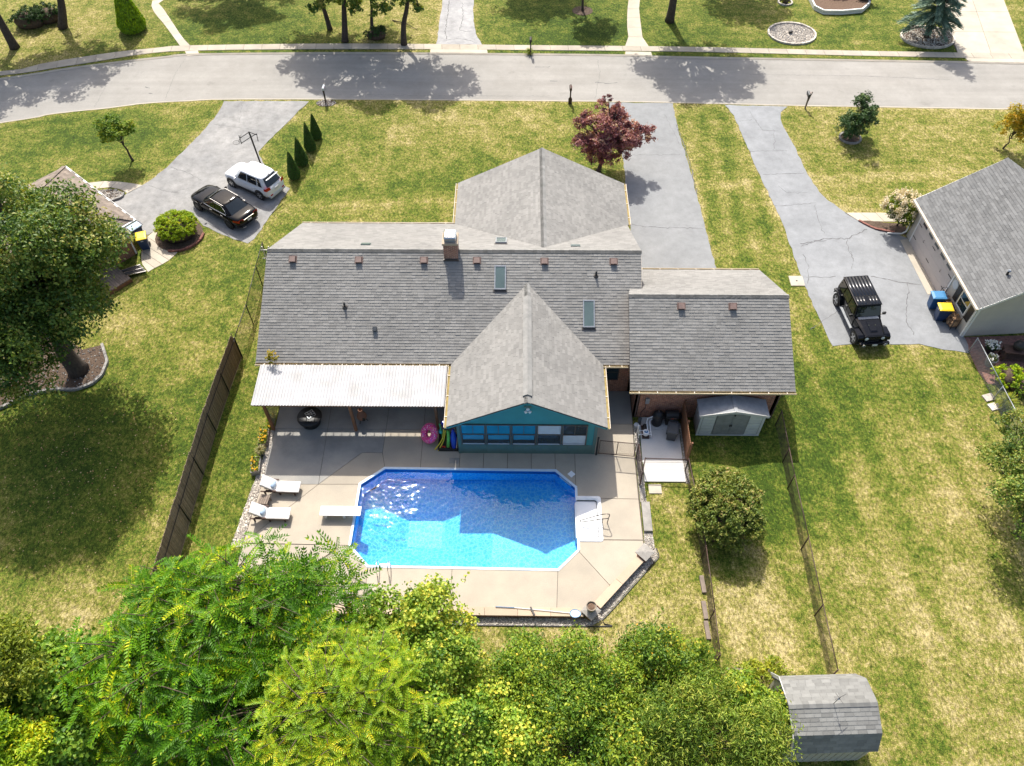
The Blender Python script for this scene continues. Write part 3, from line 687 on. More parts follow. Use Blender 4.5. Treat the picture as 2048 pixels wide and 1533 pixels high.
# moulded white steps
st = thing('pool_steps', 'white moulded corner steps with rounded rim at the right end of the pool', 'steps', (3.4, 18.65, 0))
mb = MB()
def rrect(x0, x1, y0, y1, r, n=4, z=0.0):
    pts = []
    for cx_, cy_, a0 in ((x1 - r, y0 + r, -90), (x1 - r, y1 - r, 0), (x0 + r, y1 - r, 90), (x0 + r, y0 + r, 180)):
        for k in range(n + 1):
            q = math.radians(a0 + 90 * k / n); pts.append((cx_ + r * math.cos(q), cy_ + r * math.sin(q), z))
    return pts
levels = [(3.98, -0.10), (3.66, -0.34), (3.36, -0.58), (3.08, -0.82)]
x_in = 2.80
mb.loft([rrect(x_in, 4.06, 17.40, 19.90, 0.14, 4, 0.055), rrect(x_in, 4.02, 17.44, 19.86, 0.14, 4, 0.085), rrect(x_in, 3.90, 17.56, 19.74, 0.12, 4, 0.075), rrect(x_in, 3.86, 17.60, 19.70, 0.12, 4, -0.02)], cap=False)
mb.build('rim', M['white_plastic'], st, True, smooth=True)
xs = [3.86, 3.60, 3.32, 3.04, 2.78]; zs_ = [-0.10, -0.32, -0.56, -0.80]
for k in range(4):
    x1_, x0_ = xs[k], xs[k + 1]; yy0, yy1 = 17.60 + 0.03 * k, 19.70 - 0.03 * k
    t_ = MB(); t_.loft([rrect(2.76, x1_, yy0, yy1, 0.12, 4, zs_[k] - 0.26), rrect(2.76, x1_, yy0, yy1, 0.12, 4, zs_[k] - 0.03), rrect(2.76, x1_ - 0.02, yy0 + 0.02, yy1 - 0.02, 0.11, 4, zs_[k])], cap=True)
    t_.build('tread', M['white_plastic' if k == 0 else 'step_plastic'], st, True, smooth=False)
# water: transparent sheet with fresnel mirror and ripples
def water_mat():
    mt, t, b = nodes('pool_water'); MATS['pool_water'] = mt
    tc = N(t, 'ShaderNodeTexCoord').outputs['Object']
    tr = N(t, 'ShaderNodeBsdfTransparent'); tr.inputs[0].default_value = (0.72, 0.95, 1.0, 1)
    gl = N(t, 'ShaderNodeBsdfGlossy'); gl.distribution = 'BECKMANN'; gl.inputs['Roughness'].default_value = 0.04
    fr = N(t, 'ShaderNodeFresnel'); fr.inputs['IOR'].default_value = 1.33
    mx = N(t, 'ShaderNodeMixShader')
    h = noise(t, tc, 3.4, 1.5, 0.5)
    # the return jet stirs the water most at the upper left
    dv = N(t, 'ShaderNodeVectorMath'); dv.operation = 'DISTANCE'; L(t, tc, dv.inputs[0]); dv.inputs[1].default_value = (-6.7, 19.5, -0.11)
    h = math_(t, 'MULTIPLY', h, ramp(t, math_(t, 'DIVIDE', dv.outputs['Value'], 6.0), [(0.0, 1.0), (0.2, 0.85), (0.36, 0.36), (1.0, 0.25)]))
    bp = N(t, 'ShaderNodeBump'); bp.inputs['Strength'].default_value = 1.0; bp.inputs['Distance'].default_value = 0.075; L(t, h, bp.inputs['Height'])
    L(t, bp.outputs[0], gl.inputs['Normal']); L(t, bp.outputs[0], fr.inputs['Normal'])
    L(t, fr.outputs[0], mx.inputs[0]); L(t, tr.outputs[0], mx.inputs[1]); L(t, gl.outputs[0], mx.inputs[2]); L(t, mx.outputs[0], t.nodes['Material Output'].inputs[0])
    return mt
water_mat()
mb = MB(); mb.add([(x, y, -0.11) for x, y in [TL, LT, LB, BL, BR, RB, (2.81, 17.62), (3.84, 17.62), (3.84, 19.68), (2.835, 19.68), RT, TR]], [tuple(range(12))])
wt = mb.build('water', M['pool_water']); wt['kind'] = 'structure'
# skimmer mouth, lids
MB().beam((2.05, 21.10, -0.12), (2.62, 20.56, -0.12), 0.03, 0.10).build('skimmer_mouth', M['coping'], pool, True)
o = MB().box((2.645, 21.17, 0.046), (0.29, 0.29, 0.012), math.radians(44)).build('skimmer_lid', M['white_plastic'], bevel=0.004); tag(o, 'white diamond-turned skimmer lid in the deck at the pool corner', 'skimmer lid')
o = MB().bx(-3.64, -3.12, 21.76, 22.10, 0.03, 0.042).build('deck_hatch', M['cap_grey']); tag(o, 'grey square access cover in the deck below the sunroom corner', 'hatch cover')
# diving board
db = thing('diving_board', 'white diving board on a low stand over the deep end', 'diving board', (-9.0, 18.9, DZ))
MB().bx(-9.74, -7.74, 18.48, 19.00, 0.40, 0.46).build('board', M['white_plastic'], db, True, bevel=0.015)
for x in (-9.5, -8.6):
    for y in (18.58, 18.90):
        MB().bx(x - 0.05, x + 0.05, y - 0.04, y + 0.04, DZ, 0.40).build('leg', M['white_plastic'], db, True)
MB().bx(-9.6, -8.5, 18.54, 18.94, 0.34, 0.397).build('stand', M['grey_plastic'], db, True)
# ladder
ld = thing('pool_ladder', 'chrome pool ladder with curved handrails at the near pool edge', 'ladder', (-6.3, 16.0, DZ))
c0, c1 = at(783, 1150), at(806, 1150)
for x in (-6.62, -6.08):
    pts = [(x, 15.55, DZ), (x, 15.55, 0.45), (x, 15.62, 0.62), (x, 15.78, 0.70), (x, 15.98, 0.66), (x, 16.12, 0.50), (x, 16.16, 0.2), (x, 16.16, -0.8)]
    MB().tube(smooth_line(pts, 3), 0.024, 8).build('rail', M['chrome'], ld, True, smooth=True)
for z in (-0.05, -0.35, -0.65):
    MB().bx(-6.60, -6.10, 16.11, 16.21, z - 0.015, z + 0.015).build('step', M['white_plastic'], ld, True)
# grab rail at the steps
gr = thing('pool_handrail', 'slim bronze figure-four handrail beside the white pool steps', 'handrail', (4.3, 18.5, DZ))
pts = [(4.30, 18.42, DZ), (4.32, 18.42, 0.55), (4.34, 18.42, 0.86), (4.22, 18.42, 0.94), (3.9, 18.42, 0.86), (3.2, 18.42, 0.42), (2.98, 18.42, 0.26), (2.96, 18.42, 0.16), (3.05, 18.42, 0.12), (3.4, 18.42, 0.22), (3.9, 18.42, 0.40), (4.31, 18.42, 0.50)]
MB().tube(smooth_line(pts, 3), 0.022, 8).build('rail', M['bronze'], gr, True, smooth=True)
MB().tube([(4.05, 18.42, DZ), (4.05, 18.42, 0.44)], 0.02, 8).build('post', M['bronze'], gr, True, smooth=True)

# --- low retaining wall with brick pillars round the lower deck edge
def wall_run(name, label, a, b, wd, h, capw, ncap, mat='brick', cap='cap_stone'):
    a = Vector(a); b = Vector(b); c = (a + b) / 2
    t = thing(name, label, 'wall', (c.x, c.y, 0)); a3 = lambda p, z: (p.x, p.y, z)
    MB().beam(a3(a, h / 2 - 0.03), a3(b, h / 2 - 0.03), wd, h - 0.04).build('wall', M[mat], t, True)
    for i in range(ncap):
        p, q = a.lerp(b, i / ncap), a.lerp(b, (i + 1) / ncap); d = (q - p).normalized() * 0.005
        MB().beam(a3(p + d, h), a3(q - d, h), capw, 0.06).build('cap_stone', M[cap], t, True, bevel=0.008)
    return t
wall_run('retaining_wall', 'long low brick wall with tan capstones along the near deck edge', (-9.0, 13.82), (2.93, 13.78), 0.30, 0.30, 0.40, 8)
wall_run('retaining_wall', 'short diagonal brick wall with tan capstones between the two pillars', (3.55, 14.10), (5.72, 16.42), 0.30, 0.30, 0.40, 2)
MB().bx(6.05, 6.46, 17.95, 19.55, -0.02, 0.16).build('concrete_block', M['cap_grey'], bevel=0.01); tag(bpy.data.objects['concrete_block'], 'long grey concrete curb block at the right deck edge', 'curb')
for (px_, py_, lab) in ((5.93, 16.68, 'brick pillar with pale diamond cap at the right deck corner'), (3.24, 13.80, 'brick pillar carrying the plant pot at the near deck corner')):
    t = thing('brick_pillar', lab, 'pillar', (px_, py_, 0), math.radians(45), 'brick pillars of the deck wall')
    MB().bx(-0.24, 0.24, -0.24, 0.24, -0.02, 0.42).build('shaft', M['brick'], t)
    mb = MB(); mb.loft([[(-.33, -.33, .42), (.33, -.33, .42), (.33, .33, .42), (-.33, .33, .42)], [(-.33, -.33, .47), (.33, -.33, .47), (.33, .33, .47), (-.33, .33, .47)], [(-.08, -.08, .55), (.08, -.08, .55), (.08, .08, .55), (-.08, .08, .55)]])
    mb.build('cap', M['cap_grey'], t)
pt = thing('plant_pot', 'round tan plant pot of bare soil on the near brick pillar', 'plant pot', (3.24, 13.86, 0.52))
MB().lathe((0, 0, 0), [(0.16, 0), (0.22, 0.30), (0.235, 0.30), (0.235, 0.35), (0.205, 0.35), (0.20, 0.28)], 20).build('pot', M['pot_tan'], pt, smooth=False)
MB().lathe((0, 0, 0.27), [(0.198, 0), (0.1, 0.03), (0.02, 0.035)], 16).build('soil', M['soil'], pt)
# pool net on its pole, lying on the wall
nt_ = thing('pool_net', 'pool skimmer net on a long white pole lying along the near wall', 'pool net', (0, 13.8, 0.33))
MB().tube([(-1.05, 13.98, 0.37), (-0.2, 13.95, 0.37)], 0.018, 8).build('grip', M['bin_lidblue'], nt_, True)
MB().tube([(-0.2, 13.95, 0.37), (2.30, 13.72, 0.37)], 0.016, 8).build('pole', M['white_plastic'], nt_, True)
mb = MB(); c = Vector((2.52, 13.70, 0.37)); ring = [(c.x + 0.24 * math.cos(q) * (1.15 if math.cos(q) > 0 else 0.9), c.y + 0.19 * math.sin(q), 0.37) for q in np.linspace(0, 2 * math.pi, 17)]
mb.tube(ring, 0.014, 6); mb.build('hoop', M['bin_lidblue'], nt_, True)
mb = MB(); mb.add([(*q[:2], 0.365) for q in ring[:-1]], [tuple(range(16))]); mb.build('netting', M['pillow_blue'], nt_, True)
br_ = MB().box((0.62, 13.78, 0.41), (0.07, 0.42, 0.05), math.radians(25)).build('pool_brush', M['black_plastic']); tag(br_, 'small dark pool brush head lying across the pole on the near wall', 'pool brush')

# --- gravel strips: a dark bed with loose stones
GR = np.random.default_rng(5)
def stones(name, parent, poly, n, size, mat, z=0.02, seed=1):
    """scatter small faceted stones inside a polygon as one mass"""
    g = np.random.default_rng(seed); P = np.array(poly); lo, hi = P.min(0), P.max(0); pts = []
    def inside(p):
        c = False; j = len(P) - 1
        for i in range(len(P)):
            if (P[i, 1] > p[1]) != (P[j, 1] > p[1]) and p[0] < (P[j, 0] - P[i, 0]) * (p[1] - P[i, 1]) / (P[j, 1] - P[i, 1]) + P[i, 0]: c = not c
            j = i
        return c
    while len(pts) < n:
        q = lo + g.random(2) * (hi - lo)
        if inside(q): pts.append(q)
    oc = np.array([(1, 0, 0), (0, 1, 0), (-1, 0, 0), (0, -1, 0), (0, 0, 0.8), (0, 0, -0.5)]); fc = np.array([(0, 1, 4), (1, 2, 4), (2, 3, 4), (3, 0, 4), (1, 0, 5), (2, 1, 5), (3, 2, 5), (0, 3, 5)])
    pts = np.array(pts); s = size * (0.6 + 0.9 * g.random((n, 3))); a = g.random(n) * 6.283
    v = oc[None] * s[:, None, :]; ca, sa = np.cos(a)[:, None], np.sin(a)[:, None]
    vx = v[:, :, 0] * ca - v[:, :, 1] * sa; vy = v[:, :, 0] * sa + v[:, :, 1] * ca
    Vv = np.stack([vx + pts[:, 0:1], vy + pts[:, 1:2], v[:, :, 2] + z], 2).reshape(-1, 3)
    Ff = (fc[None] + (np.arange(n) * 6)[:, None, None]).reshape(-1, 3)
    o = link(name, np_mesh(name, Vv, Ff), M[mat], parent, parent is not None); o['kind'] = 'stuff'
    return o
def bed(poly, n, size, mat, base='gravel_base', lab='', cat='gravel', z=0.012, seed=1):
    sheet('gravel_bed', poly, z, M[base]); o = stones('gravel', None, poly, n, size, mat, z + 0.01, seed); tag(o, lab, cat)
bed([(-9.0, 13.30), (3.25, 13.26), (3.75, 13.55), (6.60, 16.65), (6.55, 17.1), (6.2, 17.2), (3.35, 13.62), (-9.0, 13.66)], 2600, 0.035, 'stone', lab='grey gravel strip at the foot of the near deck wall', seed=2)
bed([(6.02, 17.0), (6.5, 17.0), (6.46, 17.93), (6.04, 17.93)], 140, 0.035, 'stone', lab='patch of grey gravel between the curb block and the right pillar', seed=3)
bed([(6.02, 19.6), (6.32, 19.6), (6.30, 23.4), (6.16, 24.3), (6.04, 24.3)], 520, 0.032, 'stone', lab='narrow grey gravel strip between the deck and the pale pad', seed=4)
bed([(8.42, 20.7), (8.62, 20.7), (8.74, 24.4), (8.50, 24.4)], 300, 0.032, 'stone', lab='narrow gravel strip between the pale pad and the slatted fence', seed=14)
bed([(-13.07, 20.4), (-13.07, 23.9), (-13.22, 23.9), (-13.3, 22.2), (-13.42, 21.0), (-13.65, 19.0), (-13.85, 17.0), (-13.37, 17.0)], 900, 0.045, 'stone_pale', 'stone_pale', lab='pale stone border along the left deck edge', seed=5)
# black edging round the near gravel
ed = [(-9.0, 13.28), (3.26, 13.24), (3.78, 13.53), (5.2, 15.05), (6.25, 16.2), (6.63, 16.65), (6.57, 17.1)]
o = MB().tube([(*q, 0.03) for q in smooth_line(ed, 4)], 0.025, 5).build('bed_edging', M['black_plastic']); tag(o, 'black plastic edging curving round the near gravel strip', 'edging')
# equipment pad
pad = sheet('equipment_pad', [(6.33, 20.76), (8.42, 20.76), (8.46, 24.75), (6.40, 24.75)], 0.012, M['joint'])
for y0, y1 in ((20.76, 21.9), (21.9, 23.94), (23.94, 24.75)):
    MB().prism(inset([(6.33, y0), (8.42, y0), (8.44, y1), (6.36, y1)], 0.008), -0.02, 0.06, False).build('slab', M['pad_concrete'], pad)
# ================================================================== BUILDINGS
def interval(poly, v):
    xs = []
    n = len(poly)
    for i in range(n):
        (u0, v0), (u1, v1) = poly[i], poly[(i + 1) % n]
        if abs(v1 - v0) < 1e-9:
            if abs(v - v0) < 1e-6: xs += [u0, u1]
            continue
        f = (v - v0) / (v1 - v0)
        if -1e-6 <= f <= 1 + 1e-6: xs.append(u0 + (u1 - u0) * f)
    return (min(xs), max(xs)) if xs else (0, 0)
def lay_shingles(o, u, v, poly, expo, wd, thick, seed, out, sep_rows=None):
    """rows of overlapping tabs over one roof plane; out collects (corner data, whole?, row)"""
    r = random.Random(seed); o = Vector(o); u = Vector(u).normalized(); v = Vector(v).normalized(); n = u.cross(v).normalized()
    v0 = min(p[1] for p in poly); v1 = max(p[1] for p in poly); k = max(1, round((v1 - v0) / expo)); e = (v1 - v0) / k
    for i in range(k):
        a, b = v0 + i * e, v0 + (i + 1) * e
        L0, R0 = interval(poly, a + 1e-4); L1, R1 = interval(poly, b - 1e-4)
        lo, hi = min(L0, L1), max(R0, R1); x = lo - r.random() * wd
        while x < hi:
            xe = x + wd * r.choice((0.75, 1.0, 1.0, 1.25))
            q = [min(max(x, L0), R0), min(max(xe, L0), R0), min(max(xe, L1), R1), min(max(x, L1), R1)]
            if (q[1] - q[0]) + (q[2] - q[3]) > 0.03:
                whole = abs(q[0] - x) + abs(q[1] - xe) + abs(q[2] - xe) + abs(q[3] - x) < 1e-6
                out.append((o, u, v, n, q, a, b, e, thick * r.uniform(0.75, 1.35), whole, xe - x))
            x = xe
def shingle_geo(mb, s):
    o, u, v, n, q, a, b, e, th, whole, w_ = s; g = 0.004; b2 = b + e * 0.12
    P = lambda x, y, h: o + u * x + v * y + n * h
    w0 = min(g, (q[1] - q[0]) / 3)
    vs = [P(q[0] + w0, a, th), P(q[1] - w0, a, th), P(q[2], b2, 0.004), P(q[3], b2, 0.004), P(q[0] + w0, a, 0), P(q[1] - w0, a, 0)]
    mb.add(vs, [(0, 1, 2, 3), (4, 5, 1, 0), (1, 5, 2), (4, 0, 3)])
def place_shingles(root, allsh, mat, nsep, key):
    whole = sorted([s for s in allsh if s[9]], key=key)[:nsep]; ids = set(id(s) for s in whole)
    cache = {}
    for s in whole:
        o, u, v, n, q, a, b, e, th, _, w_ = s; kk = round(w_, 3)
        if kk not in cache:
            mb = MB(); b2 = e * 1.12
            mb.add([(0.004, 0, th), (w_ - 0.004, 0, th), (w_, b2, 0.004), (0, b2, 0.004), (0.004, 0, 0), (w_ - 0.004, 0, 0)], [(0, 1, 2, 3), (4, 5, 1, 0), (1, 5, 2), (4, 0, 3)])
            cache[kk] = mb.mesh('shingle')
        ob = link('shingle', cache[kk], mat, root, True)
        Mx = Matrix((u, v, n)).transposed().to_4x4(); Mx.translation = o + u * q[0] + v * a; ob.matrix_basis = Mx
    rest = MB()
    for s in allsh:
        if id(s) not in ids: shingle_geo(rest, s)
    if rest.v:
        ob = rest.build('shingles', mat, root, True); ob['kind'] = 'stuff'
def roof_slab(mb, o, u, v, poly, t=0.07):
    o = Vector(o); u = Vector(u).normalized(); v = Vector(v).normalized(); n = u.cross(v)
    top = [o + u * x + v * y - n * 0.002 for x, y in poly]; bot = [p - n * t for p in top]; k = len(poly)
    mb.add(top + bot, [tuple(range(k)), tuple(range(2 * k - 1, k - 1, -1))] + [(i, k + i, k + (i + 1) % k, (i + 1) % k) for i in range(k)])
def gutter(root, a, b, out, z, mat='gutter', step=1.05):
    """trough hung below an eave from a to b, opening upwards, 'out' = outward direction"""
    a = Vector((*a, z)); b = Vector((*b, z)); o_ = Vector((*out, 0)).normalized(); d = (b - a).normalized(); mb = MB()
    prof = [(0.0, 0.0), (0.0, -0.10), (0.11, -0.10), (0.125, 0.0), (0.150, 0.0), (0.132, -0.12), (-0.012, -0.12), (-0.012, 0.0)]
    mb.loft([[a + o_ * x + Vector((0, 0, h)) for x, h in prof], [b + o_ * x + Vector((0, 0, h)) for x, h in prof]])
    g = mb.build('gutter', M[mat], root, True, fix=True)
    ln = (b - a).length; k = int(ln / step)
    MB().beam(a + o_ * 0.06 + Vector((0, 0, -0.07)), b + o_ * 0.06 + Vector((0, 0, -0.07)), 0.10, 0.02).build('gutter_litter', M['gutter_in'], root, True)
    for i in range(k + 1):
        c = a + d * (ln * (i + 0.5) / (k + 1)) + o_ * 0.066 + Vector((0, 0, -0.012))
        MB().beam(c - o_ * 0.066, c + o_ * 0.078, 0.035, 0.014).build('gutter_strap', M['cream_trim'], root, True)
    return g
def window(root, c, wd, ht, face, frame='white_trim', glass='window_glass', mull=True, depth=0.05, wall_n=None):
    """framed window on a wall; c = centre on the wall face, face = outward unit vector"""
    c = Vector(c); f = Vector(face).normalized(); r = Vector((-f.y, f.x, 0)); z = Vector((0, 0, 1)); t = 0.06
    fr = MB()
    for a, b in (((-wd / 2, -ht / 2), (wd / 2, -ht / 2)), ((-wd / 2, ht / 2), (wd / 2, ht / 2))):
        fr.beam(c + r * (a[0] - t / 2) + z * a[1] + f * 0.01, c + r * (b[0] + t / 2) + z * b[1] + f * 0.01, depth, t)
    for s in (-1, 1): fr.beam(c + r * (s * wd / 2) - z * (ht / 2 - t / 2) + f * 0.01, c + r * (s * wd / 2) + z * (ht / 2 - t / 2) + f * 0.01, t, depth * 0.96, up=f)
    if mull: fr.beam(c + r * (-wd / 2 + t / 2) + f * 0.01, c + r * (wd / 2 - t / 2) + f * 0.01, depth * 0.8, t * 0.7)
    w_ = fr.build('window', M[frame], root, True)
    MB().quad(c - r * wd / 2 - z * ht / 2 + f * 0.006, c - r * wd / 2 + z * ht / 2 + f * 0.006, c + r * wd / 2 + z * ht / 2 + f * 0.006, c + r * wd / 2 - z * ht / 2 + f * 0.006).build('pane', M[glass], w_, True)
    return w_

# ---------------------------------------------------------------- the main house
H = thing('brick_house', 'single-storey brick house with grey shingle roofs, chimney and teal sunroom behind the pool', 'house', (-3.5, 31.0, 0))
K = 0.5386; ZE = 2.85; YR, YF, YM, ZR = 26.08, 36.96, 31.52, 5.78
sl_ = math.hypot(1, K); S = 5.44 * sl_
cv, sv = 1 / sl_, K / sl_
sh = []; rf = MB()
def plane(o, u, v, poly, seed, expo=0.155, wd=0.28):
    lay_shingles(o, u, v, poly, expo, wd, 0.022, seed, sh); roof_slab(rf, o, u, v, poly)
plane((-13.82, YR, ZE), (1, 0, 0), (0, cv, sv), [(0, 0), (20.2, 0), (20.2, S), (0.26, S)], 11)
plane((6.40, YF, ZE), (-1, 0, 0), (0, -cv, sv), [(0, 0), (19.66, 0), (19.95, S), (0, S)], 12)
# front gable wing
kg = 0.506; sg = math.hypot(1, kg); Sg = 5.24 * sg
plane((-4.0, 40.85, ZE), (0, -1, 0), (1 / sg, 0, kg / sg), [(0, 0), (3.89, 0), (8.81, Sg), (0, Sg)], 13)
plane((6.48, YF, ZE), (0, 1, 0), (-1 / sg, 0, kg / sg), [(0, 0), (3.89, 0), (3.89, Sg), (-4.92, Sg)], 14)
# sunroom wing
ks = 0.529; ss = math.hypot(1, ks); Ss = 3.95 * ss; ZS = 2.83
plane((-3.60, 26.05, ZS), (0, -1, 0), (1 / ss, 0, ks / ss), [(0, 0), (3.93, 0), (3.93, Ss), (-3.87, Ss)], 15)
plane((4.30, 22.12, ZS), (0, 1, 0), (-1 / ss, 0, ks / ss), [(0, 0), (3.93, 0), (7.80, Ss), (0, Ss)], 16)
# garage wing
kq = 0.56; sq_ = math.hypot(1, kq); Sq = 4.36 * sq_
plane((5.58, 24.42, ZS), (1, 0, 0), (0, 1 / sq_, kq / sq_), [(0, 0), (8.36, 0), (8.22, Sq), (0, Sq)], 17)
plane((13.68, 33.14, ZS), (-1, 0, 0), (0, -1 / sq_, kq / sq_), [(0, 0), (7.3, 0), (8.1, Sq), (-0.12, Sq)], 18)
rf.build('roof', M['shingle_under'], H, True)
camp = Vector((0, 0, 35))
place_shingles(H, sh, M['shingle'], 300, lambda s: (s[0] + s[1] * s[4][0] + s[2] * s[5] - camp).length)
# ridge caps
mb = MB()
def ridge(a, b, ka, kb, axis, w_=0.16, step=0.24, lift=0.028):
    a = Vector(a); b = Vector(b); n = int((b - a).length / step); ax = Vector(axis)
    for i in range(n):
        p, q = a.lerp(b, i / n), a.lerp(b, (i + 1.12) / n); t1, t2 = lift + 0.012, lift
        pts = []
        for c, h in ((p, t1), (q, t2)):
            pts += [c - ax * w_ + Vector((0, 0, -w_ * ka + h)), c + Vector((0, 0, h + 0.006)), c + ax * w_ + Vector((0, 0, -w_ * kb + h))]
        mb.add(pts, [(0, 1, 4, 3), (1, 2, 5, 4), (0, 3, 4, 1), (0, 2, 1)])
ridge((-13.56, YM, ZR), (6.4, YM, ZR), K, K, (0, 1, 0))
ridge((1.24, 40.85, 5.50), (1.24, 32.05, 5.50), kg, kg, (1, 0, 0))
ridge((5.58, 28.78, 5.272), (13.80, 28.78, 5.272), kq, kq, (0, 1, 0))
ridge((0.35, 29.90, 4.92), (0.35, 28.95, 4.92), ks, ks, (1, 0, 0)); ridge((0.35, 22.5, 4.92), (0.35, 22.12, 4.92), ks, ks, (1, 0, 0))
o = mb.build('ridge_caps', M['ridge_cap'], H, True, fix=False); o['kind'] = 'stuff'
# raised ridge vent on the sunroom
mb = MB(); w_ = 0.22
pr = [(-w_, -w_ * ks + 0.02), (-w_, -w_ * ks + 0.10), (0, 0.115), (w_, -w_ * ks + 0.10), (w_, -w_ * ks + 0.02), (0, 0.03)]
mb.loft([[(0.35 + x, 28.95, 4.92 + z) for x, z in pr], [(0.35 + x, 22.5, 4.92 + z) for x, z in pr]]); mb.build('ridge_vent', M['ridge_cap'], H, True, fix=True)
# walls
def gable_wall(mb, axis, c, a0, a1, z0, ze, zr, t=0.2):
    mid = (a0 + a1) / 2
    prof = [(a0, z0), (a1, z0), (a1, ze), (mid, zr), (a0, ze)]
    P = (lambda p, off: (c + off, p[0], p[1])) if axis == 'x' else (lambda p, off: (p[0], c + off, p[1]))
    mb.add([P(p, 0) for p in prof] + [P(p, t) for p in prof], [(0, 1, 2, 3, 4), (9, 8, 7, 6, 5)] + [(i, 5 + i, 5 + (i + 1) % 5, (i + 1) % 5) for i in range(5)])
wl = MB()
wl.bx(-13.40, 6.05, 26.50, 26.70, -0.05, 2.84); wl.bx(-13.40, -3.62, 36.35, 36.55, -0.05, 2.84)
gable_wall(wl, 'x', -13.40, 26.50, 36.55, -0.05, 2.95, 5.62); gable_wall(wl, 'x', 5.86, 26.50, 36.55, -0.05, 2.95, 5.62)
wl.bx(-3.62, -3.42, 36.35, 40.45, -0.05, 2.84); wl.bx(5.90, 6.10, 36.35, 40.45, -0.05, 2.84); gable_wall(wl, 'y', 40.25, -3.62, 6.10, -0.05, 2.94, 5.36)
wl.bx(6.06, 13.45, 24.80, 25.00, -0.05, 2.84); wl.bx(6.10, 13.45, 32.55, 32.75, -0.05, 2.84); gable_wall(wl, 'x', 13.25, 24.80, 32.75, -0.05, 2.95, 5.08)
wl.bx(6.06, 6.26, 24.8, 26.5, -0.05, 2.84); gable_wall(wl, 'x', 5.70, 24.95, 32.6, 2.9, 2.92, 5.06, 0.1)
wl.build('wall', M['brick'], H, True, fix=True)
# sunroom walls
mb = MB(); mb.bx(-3.13, -2.98, 22.55, 26.5, -0.03, 2.80); mb.bx(3.70, 3.85, 22.55, 26.5, -0.03, 2.80)
prof = [(-3.13, 0.84), (3.85, 0.84), (3.85, 2.92), (0.36, 4.76), (-3.13, 2.92)]
mb.add([(x, 22.42, z) for x, z in prof] + [(x, 22.55, z) for x, z in prof], [(0, 1, 2, 3, 4), (9, 8, 7, 6, 5)] + [(i, 5 + i, 5 + (i + 1) % 5, (i + 1) % 5) for i in range(5)])
mb.build('sunroom_wall', M['teal_wall'], H, True, fix=True)
for i in range(5):
    x0 = -3.13 + i * 1.396; MB().bx(x0 + 0.004, x0 + 1.392, 22.40, 22.56, -0.03, 0.838).build('base_panel', M['teal_base'], H, True)
MB().bx(3.72, 3.87, 22.38, 22.42, 0.0, 2.86).build('corner_board', M['teal_base'], H, True)
MB().bx(-3.15, -3.0, 22.38, 22.42, 0.0, 2.86).build('corner_board', M['teal_base'], H, True)
for i in range(5):
    x0 = -2.92 + i * 1.275; x1 = x0 + 1.14; xm = (x0 + x1) / 2; z0, z1, zm = 0.98, 2.62, 1.80; y = 22.405
    f = MB(); t = 0.055
    f.bx(x0 - t, x1 + t, y - 0.05, y + 0.01, z0 - t, z0); f.bx(x0 - t, x1 + t, y - 0.05, y + 0.01, z1, z1 + t); f.bx(x0 - t, x0, y - 0.048, y + 0.01, z0, z1); f.bx(x1, x1 + t, y - 0.048, y + 0.01, z0, z1); f.bx(x0, x1, y - 0.04, y + 0.01, zm - 0.03, zm + 0.03)
    wn = f.build('window', M['window_frame'], H, True)
    MB().quad((x0, y, zm), (x1, y, zm), (x1, y, z1), (x0, y, z1)).build('upper_pane', M[['sky_reflect_glass', 'sky_reflect_glass', 'sky_reflect_glass', 'blind', 'window_glass'][i]], wn, True)
    MB().quad((x0, y + 0.003, z0), (x1, y + 0.003, z0), (x1, y + 0.003, zm), (x0, y + 0.003, zm)).build('lower_pane', M[['window_glass'] * 4 + ['blind']][0][i] if False else M['blind' if i == 4 else 'window_glass'], wn, True)
    if i not in (3,): MB().bx(xm - 0.012, xm + 0.012, y - 0.02, y - 0.004, zm + 0.03, z1).build('glazing_bar', M['window_frame'], wn, True)
    MB().bx(x0 + 0.02, x1 - 0.02, y - 0.055, y - 0.01, z0 - 0.02, z0 + 0.025).build('sill', M['blind'], wn, True)
    if i in (0, 1, 2):
        MB().quad((x0 + 0.05, y - 0.002, z0 + 0.35), (x1 - 0.05, y - 0.002, z0 + 0.35), (x1 - 0.05, y - 0.002, zm - 0.04), (x0 + 0.05, y - 0.002, zm - 0.04)).build('insect_screen', M['sky_reflect_glass'], wn, True)
# printed sticker on the first upper pane is left out; floodlight under the gable
fl = MB(); fl.lathe((0.38, 22.38, 3.98), [(0.02, -0.02), (0.09, -0.02), (0.09, 0.02), (0.02, 0.02)], 12, Matrix.Rotation(math.pi / 2, 4, 'X')); fl_ = fl.build('floodlight', M['white_plastic'], H, True)
for s in (-1, 1):
    MB().lathe((0.38 + s * 0.12, 22.28, 3.92), [(0.03, 0.09), (0.045, 0.02), (0.085, -0.06), (0.075, -0.07)], 12, Matrix.Rotation(0.5, 4, 'X') @ Matrix.Rotation(s * 0.5, 4, 'Y')).build('lamp_head', M['white_plastic'], fl_, True, smooth=True)
MB().bx(0.20, 0.56, 22.385, 22.418, 4.10, 4.22).build('gable_vent', M['teal_base'], H, True)
